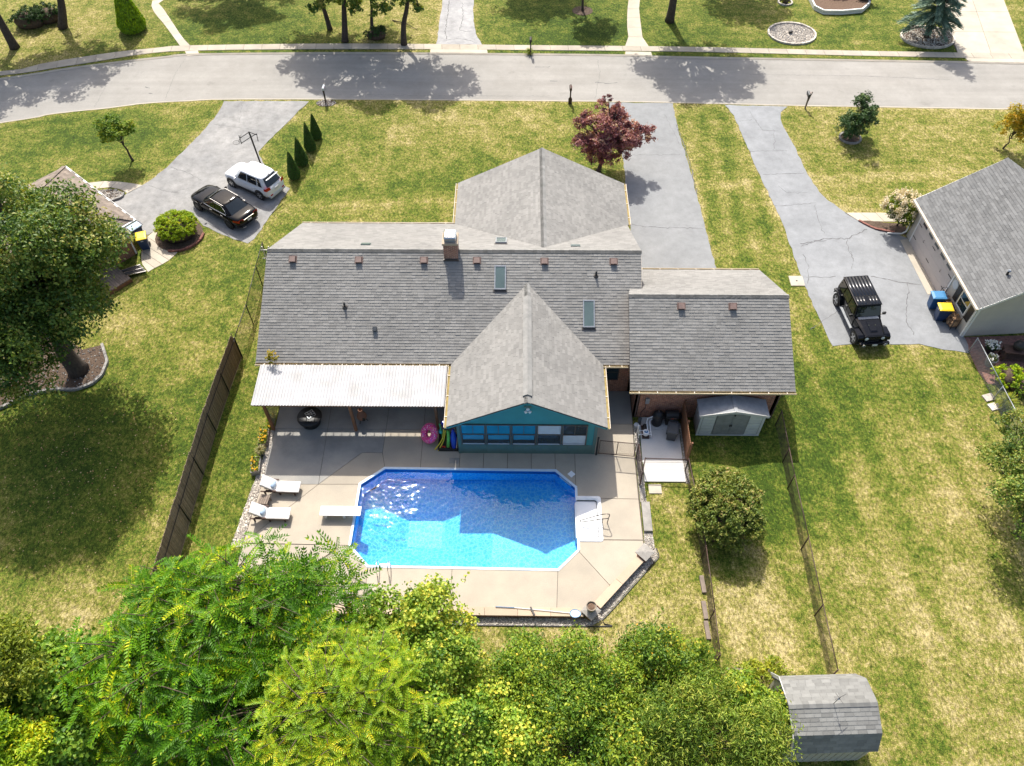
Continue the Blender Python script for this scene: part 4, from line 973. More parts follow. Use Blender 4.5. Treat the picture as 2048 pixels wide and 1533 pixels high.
# fascia boards on the rakes
def rake(pts, mat='cream_trim', h=0.16, wd=0.035, drop=0.10):
    for a, b in zip(pts[:-1], pts[1:]):
        a = Vector(a); b = Vector(b); MB().beam(a - Vector((0, 0, drop)), b - Vector((0, 0, drop)), wd, h).build('rake_board', M[mat], H, True)
rake([(-13.80, YR, ZE), (-13.54, YM, ZR), (-13.28, YF, ZE)]); rake([(6.38, YR + 2.2, ZE + 2.2 * K), (6.38, YM, ZR), (6.38, YF, ZE)])
rake([(-4.0, 40.83, ZE), (1.24, 40.83, 5.50), (6.48, 40.83, ZE)])
rake([(-3.6, 22.14, ZS), (0.35, 22.14, 4.92), (4.3, 22.14, ZS)], 'teal_wall')
rake([(13.92, 24.42, ZS), (13.78, 28.78, 5.27), (13.66, 33.14, ZS)]); rake([(5.60, 24.42, ZS), (5.60, 28.78, 5.27)], 'bronze')
gutter(H, (-13.84, YR), (-3.70, YR), (0, -1), ZE); gutter(H, (4.32, YR), (5.60, YR), (0, -1), ZE)
gutter(H, (-3.60, 26.0), (-3.60, 22.10), (-1, 0), ZS, 'cream_trim', 1.3); gutter(H, (4.30, 22.10), (4.30, 26.0), (1, 0), ZS, 'cream_trim', 1.3)
gutter(H, (5.56, 24.42), (13.97, 24.42), (0, -1), ZS); gutter(H, (13.66, 33.14), (6.45, 33.14), (0, 1), ZS)
gutter(H, (-4.05, YF), (-13.26, YF), (0, 1), ZE, 'cream_trim'); gutter(H, (-4.0, 40.85), (-4.0, 37.1), (-1, 0), ZE, 'cream_trim', 1.3); gutter(H, (6.48, 37.0), (6.48, 40.85), (1, 0), ZE, 'cream_trim', 1.3)
# downspouts
for pts in ([(13.62, 24.5, 2.7), (13.40, 24.70, 2.45), (13.40, 24.70, 0.1)], [(6.16, 24.5, 2.7), (6.16, 24.74, 2.4), (6.16, 24.74, 0.1)]):
    MB().tube(pts, 0.045, 4).build('downspout', M['vent_brown'], H, True)
# chimney
rv = lambda Y_: ZE + K * (min(Y_, 2 * YM - Y_) - YR)
ch = MB().bx(-4.08, -3.34, 31.05, 31.85, 5.3, 6.55).build('chimney', M['brick_chimney'], H, True)
mb = MB(); mb.bx(-4.13, -3.29, 31.0, 31.90, 6.55, 6.68); mb.build('crown', M['cap_stone'], ch, True, bevel=0.01)
mb = MB(); mb.bx(-4.02, -3.40, 31.12, 31.78, 6.68, 6.70); mb.loft([[(-4.04, 31.10, 6.95), (-3.38, 31.10, 6.95), (-3.38, 31.80, 6.95), (-4.04, 31.80, 6.95)], [(-3.96, 31.18, 7.02), (-3.46, 31.18, 7.02), (-3.46, 31.72, 7.02), (-3.96, 31.72, 7.02)]])
for x in (-4.0, -3.42):
    for y in (31.14, 31.76): mb.bx(x - 0.015, x + 0.015, y - 0.015, y + 0.015, 6.69, 6.955)
mb.build('chimney_cap', M['chrome'], ch, True)
MB().bx(-4.00, -3.42, 31.14, 31.76, 6.70, 6.93).build('spark_screen', M['galvanised'], ch, True)
MB().bx(-4.12, -3.30, 30.96, 31.05, rv(31.0) - 0.02, rv(31.0) + 0.10).build('flashing', M['bronze'], ch, True)
# box vents, pipe vents, skylights
mx_rear = lambda Y_, x: Matrix.Translation((x, Y_, ZE + K * (Y_ - YR) + 0.02)) @ Matrix.Rotation(math.atan(K), 4, 'X')
mx_gar = lambda Y_, x: Matrix.Translation((x, Y_, ZS + kq * (Y_ - 24.42) + 0.02)) @ Matrix.Rotation(math.atan(kq), 4, 'X')
mx_front = lambda Y_, x: Matrix.Translation((x, Y_, ZE + K * (YF - Y_) + 0.02)) @ Matrix.Rotation(-math.atan(K), 4, 'X')
def box_vent(Mx):
    m_ = MB(); m_.bx(-0.22, 0.22, -0.20, 0.20, -0.02, 0.01, Mx)
    m_.add([Mx @ Vector(q) for q in [(-.16, -.16, 0.01), (.16, -.16, 0.01), (.16, .16, 0.01), (-.16, .16, 0.01), (-.165, -.17, 0.16), (.165, -.17, 0.16), (.14, .14, 0.10), (-.14, .14, 0.10)]], [(4, 5, 6, 7), (0, 1, 5, 4), (1, 2, 6, 5), (2, 3, 7, 6), (3, 0, 4, 7)])
    m_.build('roof_vent', M['vent_brown'], H, True)
for x, y in ((-12.16, 31.02), (-8.63, 31.0), (-5.16, 31.0), (-2.34, 31.0), (1.25, 30.98), (4.92, 30.98)): box_vent(mx_rear(y, x))
for px_, py_ in ((1362, 612), (1465, 613)):
    p = at(px_, py_, 4.97); box_vent(mx_gar(28.25, p.x))
for x, y in ((-8.47, 32.47), (2.96, 32.36)):
    Mx = mx_front(y, x); MB().bx(-0.26, 0.26, -0.16, 0.16, 0.0, 0.05, Mx).build('low_vent', M['skylight_glass'], H, True)
def skylight(Mx, w2, l2):
    f = MB(); h = 0.10
    f.bx(-w2, w2, -l2, -l2 + 0.07, 0, h, Mx); f.bx(-w2, w2, l2 - 0.07, l2, 0, h, Mx); f.bx(-w2, -w2 + 0.06, -l2 + 0.07, l2 - 0.07, 0, h * 0.97, Mx); f.bx(w2 - 0.06, w2, -l2 + 0.07, l2 - 0.07, 0, h * 0.97, Mx)
    s = f.build('skylight', M['galvanised'], H, True)
    MB().bx(-w2 + 0.06, w2 - 0.06, -l2 + 0.07, l2 - 0.07, 0.02, h * 0.8, Mx).build('glazing', M['skylight_glass'], s, True)
    MB().bx(-w2 - 0.06, w2 + 0.06, -l2 - 0.14, -l2, -0.005, 0.02, Mx).build('flashing', M['bronze'], s, True)
skylight(mx_rear(30.17, -1.09), 0.31, 0.66); skylight(mx_rear(28.46, 3.58), 0.31, 0.74); skylight(mx_front(33.2, -1.10), 0.31, 0.55)
for px_, py_ in ((690, 615), (1192, 553)):
    d = None
    for zz in np.linspace(2.9, 5.7, 120):
        q = at(px_, py_, zz)
        if d is None or abs(q.z - (ZE + K * (q.y - YR))) < d[0]: d = (abs(q.z - (ZE + K * (q.y - YR))), q)
    q = d[1]; v_ = MB().tube([q + Vector((0, 0, -0.1)), q + Vector((0, 0, 0.34))], 0.055, 10).build('pipe_vent', M['black_plastic'], H, True, smooth=True)
    MB().lathe(q + Vector((0, 0, -0.02)), [(0.16, 0), (0.12, 0.05), (0.06, 0.10)], 12, Matrix.Rotation(math.atan(K), 4, 'X')).build('collar', M['bronze'], v_, True)
    qq = q
Mx = mx_rear(27.62, -7.55); q = at(751, 655, 3.7); Mx = mx_rear(27.67, q.x)
MB().bx(-0.11, 0.11, -0.11, 0.11, 0.0, 0.17, Mx).build('square_vent', M['grey_plastic'], H, True)
# rear window in the recess, utility meter on the garage wall
window(H, (4.75, 26.50, 1.75), 1.0, 1.3, (0, -1, 0), 'bronze')
MB().bx(6.55, 6.75, 24.68, 24.80, 1.35, 1.75).build('meter_box', M['galvanised'], H, True)
MB().tube([(6.6, 24.74, 1.35), (6.62, 24.74, 0.9), (6.45, 24.74, 0.55), (6.45, 24.74, 0.2)], 0.015, 5).build('cable', M['black_plastic'], H, True)
# front garage doors and front windows (seen only when looking from the street)
for x in (8.2, 11.3): MB().bx(x - 1.25, x + 1.25, 32.74, 32.80, 0.02, 2.2).build('garage_door', M['white_trim'], H, True)
for x in (-11.5, -8.5, -5.6): window(H, (x, 36.55, 1.5), 1.4, 1.2, (0, 1, 0))
for x in (-1.5, 4.0): window(H, (x, 40.45, 1.5), 1.4, 1.2, (0, 1, 0))
MB().bx(0.8, 1.75, 40.45, 40.50, 0.02, 2.1).build('front_door', M['wood_dark'], H, True)

# ---------------------------------------------------------------- patio cover
PC = thing('patio_cover', 'white corrugated patio cover on brown timber posts beside the sunroom', 'patio cover', (-8.6, 24.6, 0))
x0, x1 = -13.47, -3.78; n = 520; V = []; F = []
for i in range(n + 1):
    x = x0 + (x1 - x0) * i / n; h = 0.020 * math.sin(2 * math.pi * (x - x0) / 0.152)
    for y, z in ((25.83, 3.00), (23.30, 2.90)): V.append((x, y, z + h))
for i in range(n):
    a = i * 2; F.append((a, a + 1, a + 3, a + 2))
o = link('roof_sheet', np_mesh('roof_sheet', V, F), M['corrugated'], PC, True); sd = o.modifiers.new('t', 'SOLIDIFY'); sd.thickness = 0.006; sd.offset = -1
for i in range(4):
    xs_ = x0 + (x1 - x0) * (i + 0.5) / 4.0
for (x, y) in ((-13.1, 23.80), (-8.70, 23.78), (-4.35, 23.95)):
    MB().bx(x - 0.07, x + 0.07, y - 0.07, y + 0.07, 0.03, 2.74).build('post', M['wood'], PC, True)
MB().bx(x0 + 0.1, x1 - 0.05, 23.70, 23.86, 2.70, 2.84).build('beam', M['wood'], PC, True)
MB().bx(x0 + 0.05, x1, 23.31, 23.35, 2.80, 2.88).build('front_fascia', M['wood'], PC, True)
for i in range(23):
    x = x0 + 0.1 + i * 0.433; MB().beam((x, 25.80, 2.92), (x, 23.36, 2.83), 0.04, 0.09).build('rafter', M['wood'], PC, True); MB().beam((x, 25.80, 2.95), (x, 25.99, 2.86), 0.035, 0.02).build('bracket', M['cream_trim'], PC, True)
# lattice at the left end
lt = MB()
for k in range(-8, 14):
    for s in (1, -1):
        a, b = 23.9 + k * 0.16, 23.9 + k * 0.16 + s * 1.5
        ya, yb, za, zb = a, b, 0.1, 1.6
        # clip to panel 23.9..25.6
        lo, hi = 23.9, 25.6
        t0 = 0.0; t1 = 1.0; d = yb - ya
        ta, tb = sorted(((lo - ya) / d, (hi - ya) / d)); t0, t1 = max(t0, ta), min(t1, tb)
        if t1 - t0 > 0.05: lt.beam((-13.12 + s * 0.008, ya + d * t0, za + 1.5 * t0), (-13.12 + s * 0.008, ya + d * t1, za + 1.5 * t1), 0.035, 0.008, up=(1, 0, 0))
lt.build('lattice', M['wood_grey'], PC, True)
MB().bx(-13.16, -13.08, 25.6, 25.7, 0.03, 1.7).build('lattice_post', M['wood'], PC, True)

# ---------------------------------------------------------------- neighbour on the right
RH = thing('tan_house', 'tan-sided house with grey roof and garage door at the right edge', 'house', (25.58, 30.66, 0), math.radians(4.3))
MB().bx(0, 0.15, 0, 8.7, -0.02, 2.62).build('wall', M['siding_tan'], RH); MB().bx(8.1, 8.25, 0, 8.7, -0.02, 2.62).build('wall', M['siding_tan'], RH)
mb = MB(); gable_wall(mb, 'y', 8.55, 0, 8.25, -0.02, 2.62, 5.42, 0.15); mb.build('gable_wall', M['siding_tan'], RH, fix=True)
mb = MB(); gable_wall(mb, 'y', 0.02, 0.02, 8.23, -0.02, 2.60, 5.40, 0.12); mb.build('gable_wall', M['siding_tan'], RH, fix=True)
for i in range(26):      # lap siding boards on the near gable
    z0, z1 = 0.15 + i * 0.20, 0.35 + i * 0.20
    f0 = 0.0 if z1 < 2.6 else (z1 - 2.6) / (2.8 / 4.125)
    if f0 > 3.9: continue
    xa, xb = 0.10 + f0, 8.15 - f0
    MB().add([(xa, -0.030, z0), (xb, -0.030, z0), (xb, -0.006, z1 + 0.01), (xa, -0.006, z1 + 0.01), (xa, 0.02, z0), (xb, 0.02, z0)], [(0, 1, 2, 3), (5, 4, 0, 1)[::-1]]).build('siding_board', M['siding_tan'], RH)
MB().bx(-0.03, 0.09, -0.04, 0.02, 0.0, 2.66).build('corner_board', M['white_trim'], RH)
rsh = []; rr = MB(); kr = 2.83 / 4.45; sr = math.hypot(1, kr); Sr = 4.47 * sr
pl1 = [(0, 0), (9.35, 0), (9.35, Sr), (0, Sr)]
pr_ = lambda o, u, v, poly, seed: (lay_shingles(o, u, v, poly, 0.17, 0.40, 0.022, seed, rsh), roof_slab(rr, o, u, v, poly))
pr_((-0.36, 9.02, 2.70), (0, -1, 0), (1 / sr, 0, kr / sr), pl1, 31); pr_((8.60, -0.33, 2.70), (0, 1, 0), (-1 / sr, 0, kr / sr), pl1, 32)
# shingle frames are in the house's own axes
def place_local(root, allsh, mat, nsep, key):
    Mr = pmat(root).to_3x3(); T = root.location
    conv = [(Mr @ s[0] + T, Mr @ s[1], Mr @ s[2], Mr @ s[3]) + s[4:] for s in allsh]
    place_shingles(root, conv, mat, nsep, key)
place_local(RH, rsh, M['shingle_blue'], 300, lambda s: (s[0] + s[1] * s[4][0] + s[2] * s[5] - camp).length)
rr.build('roof', M['shingle_under'], RH)
mb = MB()
for i in range(38):
    y = -0.33 + i * 0.246; mb.add([(4.12 - 0.17, y, 5.55 - 0.17 * kr), (4.12, y, 5.57), (4.12 + 0.17, y, 5.55 - 0.17 * kr), (4.12 - 0.17, y + 0.27, 5.56 - 0.17 * kr), (4.12, y + 0.27, 5.582), (4.12 + 0.17, y + 0.27, 5.56 - 0.17 * kr)], [(0, 1, 4, 3), (1, 2, 5, 4), (3, 4, 5)])
o = mb.build('ridge_caps', M['shingle_blue'], RH); o['kind'] = 'stuff'
MB().bx(-0.50, -0.36, -0.33, 9.02, 2.58, 2.70).build('gutter', M['cream_trim'], RH)
MB().beam((-0.36, -0.33, 2.62), (4.12, -0.33, 5.45), 0.035, 0.16).build('rake_board', M['white_trim'], RH); MB().beam((4.12, -0.33, 5.45), (8.6, -0.33, 2.62), 0.035, 0.16).build('rake_board', M['white_trim'], RH); MB().beam((-0.36, 9.02, 2.62), (4.12, 9.02, 5.45), 0.035, 0.16).build('rake_board', M['white_trim'], RH)
MB().tube([(-0.43, 8.95, 2.6), (-0.10, 8.75, 2.25), (-0.10, 8.75, 0.3), (-0.35, 8.75, 0.12), (-1.2, 8.9, 0.08)], 0.055, 6).build('downspout', M['white_trim'], RH)
MB().tube([(-0.43, -0.2, 2.6), (-0.09, 0.02, 2.3), (-0.09, 0.02, 0.1)], 0.05, 4).build('downspout', M['white_trim'], RH)
# garage door: panels with handles and top lights
gd = MB().bx(-0.03, 0.0, 3.05, 8.05, 0.02, 2.25).build('garage_door', M['garage_door'], RH)
for j in range(4): MB().bx(-0.045, -0.031, 3.08, 8.02, 0.04 + j * 0.555, 0.04 + j * 0.555 + 0.545).build('door_panel', M['garage_door'], gd)
for y in (3.5, 4.4, 5.3, 6.2, 7.1): MB().bx(-0.052, -0.044, y, y + 0.55, 1.85, 2.1).build('door_light', M['window_glass'], gd)
for y, z in ((4.2, 1.1), (6.8, 1.1)): MB().tube([(-0.05, y, z), (-0.10, y, z + 0.05), (-0.10, y, z + 0.15), (-0.05, y, z + 0.2)], 0.012, 5).build('door_handle', M['black_metal'], gd)
for y, z in ((3.1, 0.6), (3.1, 1.6), (5.5, 0.6), (5.5, 1.6), (8.0, 0.6), (8.0, 1.6)): MB().bx(-0.056, -0.046, y - 0.02 if y < 7 else y - 0.42, y + 0.4 if y < 7 else y, z, z + 0.05).build('strap_hinge', M['black_metal'], gd)
MB().bx(-0.04, 0.0, 2.93, 3.05, 0.0, 2.36).build('door_trim', M['white_trim'], RH); MB().bx(-0.04, 0.0, 8.05, 8.17, 0.0, 2.36).build('door_trim', M['white_trim'], RH)
window(RH, pmat(RH) @ Vector((0.0, 1.25, 1.55)), 0.95, 1.15, pmat(RH).to_3x3() @ Vector((-1, 0, 0)))
for y in (0.45, 2.05): MB().bx(-0.04, 0.0, y - 0.2, y + 0.2, 0.95, 2.15).build('shutter', M['black_metal'], RH)
MB().lathe((-0.03, 2.55, 1.7), [(0.30, 0.0), (0.28, 0.02), (0.05, 0.03)], 20, Matrix.Rotation(-math.pi / 2, 4, 'Y')).build('wall_disc', M['blind'], RH)
MB().tube([(1.35, 1.15, 3.7), (1.35, 1.15, 4.05)], 0.06, 10).build('pipe_vent', M['black_metal'], RH); MB().lathe((1.35, 1.15, 4.05), [(0.06, 0), (0.11, 0.03), (0.06, 0.10)], 10).build('vent_cap', M['galvanised'], RH)

# ---------------------------------------------------------------- neighbour on the left (hip roof, mostly behind its tree)
LH = thing('hip_roof_house', 'brick house with tan hip roof half hidden behind the large tree at left', 'house', (-23.74, 37.41, 0), math.radians(139.7))
ZL = 2.70; kl = 0.42; Wl, Dl = 8.0, 13.0; rid = Wl / 2; zr_ = ZL + kl * rid; sl2 = math.hypot(1, kl)
lsh = []; lr = MB(); Sl = rid * sl2
def pl_(o, u, v, poly, seed): lay_shingles(o, u, v, poly, 0.22, 0.45, 0.02, seed, lsh); roof_slab(lr, o, u, v, poly)
pl_((0, 0, ZL), (1, 0, 0), (0, 1 / sl2, kl / sl2), [(0, 0), (Wl, 0), (rid, Sl)], 41)
pl_((Wl, Dl, ZL), (-1, 0, 0), (0, -1 / sl2, kl / sl2), [(0, 0), (Wl, 0), (rid, Sl)], 42)
pl_((0, Dl, ZL), (0, -1, 0), (1 / sl2, 0, kl / sl2), [(0, 0), (Dl, 0), (Dl - rid, Sl), (rid, Sl)], 43)
pl_((Wl, 0, ZL), (0, 1, 0), (-1 / sl2, 0, kl / sl2), [(0, 0), (Dl, 0), (Dl - rid, Sl), (rid, Sl)], 44)
place_local(LH, lsh, M['shingle_tan'], 0, lambda s: 0); lr.build('roof', M['shingle_under'], LH)
mb = MB()
for i in range(22):
    f = i / 22; g = (i + 1.1) / 22
    for ax, sx in ((0, 1), (Wl, -1)):
        a = Vector((ax + sx * rid * f, rid * f, ZL + (zr_ - ZL) * f + 0.03)); b = Vector((ax + sx * rid * g, rid * g, ZL + (zr_ - ZL) * g + 0.03)); mb.beam(a, b, 0.26, 0.03)
mb.build('hip_caps', M['shingle_tan'], LH)['kind'] = 'stuff'
mb = MB(); i_ = 0.5; mb.bx(i_, Wl - i_, i_, i_ + 0.2, -0.02, 2.62); mb.bx(i_, i_ + 0.2, i_ + 0.2, Dl - i_ - 0.2, -0.02, 2.62); mb.bx(i_, Wl - i_, Dl - i_ - 0.2, Dl - i_, -0.02, 2.62); mb.bx(Wl - i_ - 0.2, Wl - i_, i_ + 0.2, Dl - i_ - 0.2, -0.02, 2.62); mb.build('wall', M['brick_orange'], LH)
MB().bx(-0.12, Wl, -0.13, 0.0, 2.58, 2.70).build('gutter', M['white_trim'], LH); MB().bx(-0.12, 0.0, 0.0, Dl, 2.58, 2.70).build('gutter', M['white_trim'], LH)
for i in range(8): MB().bx(0.4 + i * 0.9, 0.9 + i * 0.9, -0.11, -0.02, 2.69, 2.705).build('gutter_litter', M['bronze'], LH)
MB().tube([(-0.06, 0.3, 2.6), (0.42, 0.62, 2.35), (0.42, 0.62, 0.1)], 0.05, 4).build('downspout', M['white_trim'], LH)
Lm = pmat(LH)
window(LH, Lm @ Vector((0.5, 2.6, 1.5)), 0.9, 1.2, Lm.to_3x3() @ Vector((-1, 0, 0))); window(LH, Lm @ Vector((0.5, 5.0, 1.5)), 0.9, 1.2, Lm.to_3x3() @ Vector((-1, 0, 0)))
MB().bx(0.46, 0.5, 3.5, 4.35, 0.3, 2.3).build('side_door', M['white_trim'], LH)

# ---------------------------------------------------------------- gambrel shed, near right
c_ = at(1660, 1370, 2.9); GS = thing('gambrel_shed', 'cream garden shed with grey gambrel shingle roof at the lower right', 'shed', (12.12, 9.10, 0), math.radians(2.2))
# fit: ridge, knee and eave lines read off at their heights
x0, x1 = -1.72, 1.74; ys = [(-1.47, 1.92), (-1.03, 2.78), (0.0, 3.16), (1.03, 2.78), (1.47, 1.92)]
gsh = []; gsl = MB()
for i in range(4):
    (ya, za), (yb, zb) = ys[i], ys[i + 1]
    if i < 2: o_, u_, v_, Lg = (x0, ya, za), (1, 0, 0), Vector((0, yb - ya, zb - za)), math.hypot(yb - ya, zb - za)
    else: o_, u_, v_, Lg = (x1, yb, zb), (-1, 0, 0), Vector((0, ya - yb, za - zb)), math.hypot(yb - ya, zb - za)
    pol = [(0, 0), (x1 - x0, 0), (x1 - x0, Lg), (0, Lg)]
    lay_shingles(o_, u_, v_, pol, 0.15, 0.36, 0.014, 60 + i, gsh); roof_slab(gsl, o_, u_, v_, pol, 0.05)
place_local(GS, gsh, M['shingle_shed'], 300, lambda s: (s[0] + s[1] * s[4][0] + s[2] * s[5] - camp).length)
gsl.build('roof', M['shingle_under'], GS)
mb = MB()
for i in range(13):
    x = x0 + i * 0.262; mb.add([(x, -0.14, 3.16 - 0.045 + 0.02), (x, 0, 3.185), (x, 0.14, 3.135), (x + 0.27, -0.14, 3.145), (x + 0.27, 0, 3.195), (x + 0.27, 0.14, 3.145)], [(0, 3, 4, 1), (1, 4, 5, 2)])
mb.build('ridge_caps', M['shingle_shed'], GS)['kind'] = 'stuff'
wy = 1.36
for x in (x0 + 0.10, x1 - 0.16):
    prof = [(-wy, 0), (wy, 0), (wy, 1.95), (0.97, 2.68), (0, 3.05), (-0.97, 2.68), (-wy, 1.95)]
    mb = MB(); mb.add([(x, y, z) for y, z in prof] + [(x + 0.06, y, z) for y, z in prof], [tuple(range(7)), tuple(range(13, 6, -1))] + [(i, 7 + i, 7 + (i + 1) % 7, (i + 1) % 7) for i in range(7)])
    mb.build('gable_wall', M['siding_shed'], GS, fix=True)
MB().bx(x0 + 0.16, x1 - 0.16, -wy, -wy + 0.06, 0, 1.93).build('wall', M['siding_shed'], GS); MB().bx(x0 + 0.16, x1 - 0.16, wy - 0.06, wy, 0, 1.93).build('wall', M['siding_shed'], GS)
for i in range(12):
    x = x0 + 0.25 + i * 0.27; MB().bx(x - 0.02, x + 0.02, -wy - 0.02, -wy, 0.02, 1.92).build('batten', M['siding_shed'], GS)
for i in range(9):
    y = -1.2 + i * 0.30; zt = 2.5 if abs(y) < 0.95 else 1.9; MB().bx(x0 + 0.08, x0 + 0.10, y - 0.02, y + 0.02, 0.02, zt).build('batten', M['siding_shed'], GS)
for i in range(6):   # barge boards
    a, b = [(-1.62, 1.92), (-1.18, 2.78), (0, 3.16), (1.18, 2.78), (1.62, 1.92)][max(0, min(3, i))], [(-1.62, 1.92), (-1.18, 2.78), (0, 3.16), (1.18, 2.78), (1.62, 1.92)][max(0, min(3, i)) + 1]
    if i > 3: break
    MB().beam((x0 + 0.02, a[0], a[1] - 0.06), (x0 + 0.02, b[0], b[1] - 0.06), 0.03, 0.10).build('barge_board', M['resin_trim'], GS)
MB().bx(x0 + 0.07, x0 + 0.10, -0.20, 0.20, 2.25, 2.55).build('gable_vent', M['wood_dark'], GS)
an = thing('weather_vane', 'thin metal weather vane standing on the gambrel shed roof', 'weather vane', (12.14, 9.10, 3.17))
MB().tube([(0, 0, 0), (0, 0, 0.85)], 0.013, 6).build('rod', M['black_metal'], an); MB().lathe((0, 0, 0.62), [(0.01, -0.03), (0.045, 0), (0.01, 0.03)], 8).build('ball', M['galvanised'], an)
MB().beam((-0.22, -0.1, 0.82), (0.25, 0.12, 0.82), 0.012, 0.02).build('arrow', M['black_metal'], an); MB().add([(-0.30, -0.14, 0.76), (-0.16, -0.075, 0.80), (-0.16, -0.075, 0.84), (-0.30, -0.14, 0.90)], [(0, 1, 2, 3)]).build('tail', M['galvanised'], an)
MB().beam((-0.1, 0.2, 0.7), (0.1, -0.2, 0.7), 0.01, 0.01).build('crossbar', M['black_metal'], an)

# ---------------------------------------------------------------- resin shed against the garage
RS = thing('resin_shed', 'small grey plastic shed with double doors against the brick garage wall', 'shed', (10.95, 24.1, 0))
a0, a1, b0, b1 = 9.28, 12.60, 23.66, 24.62; zt, za = 1.88, 2.22; xm = (a0 + a1) / 2
MB().bx(a0, a0 + 0.06, b0, b1, 0, zt).build('side_wall', M['resin_wall'], RS, True); MB().bx(a1 - 0.06, a1, b0, b1, 0, zt).build('side_wall', M['resin_wall'], RS, True); MB().bx(a0 + 0.06, a1 - 0.06, b1 - 0.05, b1, 0, zt).build('back_wall', M['resin_wall'], RS, True)
mb = MB(); mb.add([(a0, b0, zt), (a1, b0, zt), (xm, b0, za - 0.04), (a0, b0 + 0.06, zt), (a1, b0 + 0.06, zt), (xm, b0 + 0.06, za - 0.04)], [(0, 1, 2), (5, 4, 3), (0, 3, 4, 1)]); mb.build('gable', M['resin_wall'], RS, True)
MB().bx(a0, a0 + 0.12, b0 - 0.01, b0 + 0.06, 0, zt).build('corner_post', M['resin_wall'], RS, True); MB().bx(a1 - 0.12, a1, b0 - 0.01, b0 + 0.06, 0, zt).build('corner_post', M['resin_wall'], RS, True); MB().bx(a0, a1, b0 - 0.03, b1, -0.02, 0.06).build('floor', M['resin_wall'], RS, True)
for x0_, x1_ in ((a0 + 0.12, a0 + 0.82), (a1 - 0.82, a1 - 0.12)):
    MB().bx(x0_, x1_, b0 + 0.01, b0 + 0.05, 0.06, zt).build('front_panel', M['resin_panel'], RS, True)
    for k in range(7): MB().bx(x0_ + 0.03, x1_ - 0.03, b0 - 0.004, b0 + 0.01, 0.10 + k * 0.25, 0.325 + k * 0.25).build('clapboard', M['resin_wall'], RS, True)
for k, (x0_, x1_) in enumerate(((a0 + 0.84, xm - 0.006), (xm + 0.006, a1 - 0.84))):
    d = MB().bx(x0_, x1_, b0 - 0.015, b0 + 0.03, 0.07, zt - 0.02).build('door', M['resin_panel'], RS, True)
    for j in range(2):
        for i in range(2): MB().bx(x0_ + 0.07 + i * 0.37, x0_ + 0.07 + i * 0.37 + 0.32, b0 - 0.024, b0 - 0.015, 0.15 + j * 0.86, 0.95 + j * 0.86).build('door_panel', M['resin_panel'], d, True)
    MB().bx((xm - 0.06) if k == 0 else (xm + 0.02), (xm - 0.02) if k == 0 else (xm + 0.06), b0 - 0.06, b0 - 0.02, 0.85, 1.0).build('handle', M['black_plastic'], d, True)
for s in (-1, 1):
    xe = a0 - 0.12 if s < 0 else a1 + 0.12
    e = (zt - 0.02, za + 0.03); mb = MB(); mb.add([(xe, b0 - 0.10, e[0]), (xm, b0 - 0.10, e[1]), (xm, b1 + 0.02, e[1]), (xe, b1 + 0.02, e[0]), (xe, b0 - 0.10, e[0] - 0.05), (xm, b0 - 0.10, e[1] - 0.05), (xm, b1 + 0.02, e[1] - 0.05), (xe, b1 + 0.02, e[0] - 0.05)], [(0, 1, 2, 3), (4, 5, 1, 0), (3, 2, 6, 7), (0, 3, 7, 4), (7, 6, 5, 4)])
    mb.build('roof_panel', M['resin_roof'], RS, True, fix=True)
    MB().beam((xe, b0 - 0.115, e[0] - 0.04), (xm, b0 - 0.115, e[1] - 0.04), 0.03, 0.16).build('barge_board', M['resin_trim'], RS, True)
MB().bx(xm - 0.09, xm + 0.09, b0 - 0.10, b1, za + 0.025, za + 0.05).build('ridge_cap', M['resin_roof'], RS, True)
MB().lathe((xm, b0 - 0.13, za - 0.20), [(0.02, 0.0), (0.05, -0.03), (0.05, -0.08), (0.02, -0.09)], 8).build('shed_lamp', M['black_plastic'], RS, True)
# ================================================================== FENCES
def mesh_wires(mb, a, b, z0, z1, s=0.12, th=0.006):
    a = Vector(a); b = Vector(b); d = b - a; Ln = d.length; d.normalize(); h = z1 - z0; k = -int(h / s) - 1
    while k * s < Ln:
        for sg in (1, -1):
            u0, u1 = (k * s, k * s + h) if sg > 0 else (k * s + h, k * s)
            t0, t1 = 0.0, 1.0; du = u1 - u0
            ta, tb = sorted(((0 - u0) / du, (Ln - u0) / du)); t0, t1 = max(t0, ta), min(t1, tb)
            if t1 - t0 > 0.02:
                p = a + d * (u0 + du * t0); q = a + d * (u0 + du * t1)
                mb.beam((p.x, p.y, z0 + h * t0), (q.x, q.y, z0 + h * t1), th, th)
        k += 1
def chain_fence(name, label, pts, h, mat, r=0.028, first=True, last=True, bottom=False, spacing=2.6, th=0.006):
    a = Vector(pts[0]); t = thing(name, label, 'fence', (a.x, a.y, 0))
    for (p, q) in zip(pts[:-1], pts[1:]):
        p = Vector(p); q = Vector(q); n = max(1, round((q - p).length / spacing))
        for i in range(n + 1):
            if i == n and q != Vector(pts[-1]): continue
            c = p.lerp(q, i / n); MB().tube([(c.x, c.y, -0.05), (c.x, c.y, h + 0.03)], r * 1.15, 8).build('post', M[mat], t, True, smooth=True)
        MB().tube([(*p, h), (*q, h)], r * 0.85, 8).build('top_rail', M[mat], t, True, smooth=True)
        if bottom: MB().tube([(*p, 0.08), (*q, 0.08)], r * 0.7, 6).build('bottom_rail', M[mat], t, True)
        mb = MB(); mesh_wires(mb, p, q, 0.05, h - 0.02, th=th); o = mb.build('wire_mesh', M[mat], t, True); o['kind'] = 'stuff'
    return t
chain_fence('chain_link_fence', 'brown chain-link fence running down the right side lawn to the shed', [(13.62, 24.3), (13.55, 22.0), (13.50, 20.45), (13.46, 17.1), (13.39, 13.84), (13.36, 11.0)], 1.30, 'brown_metal', spacing=3.3)
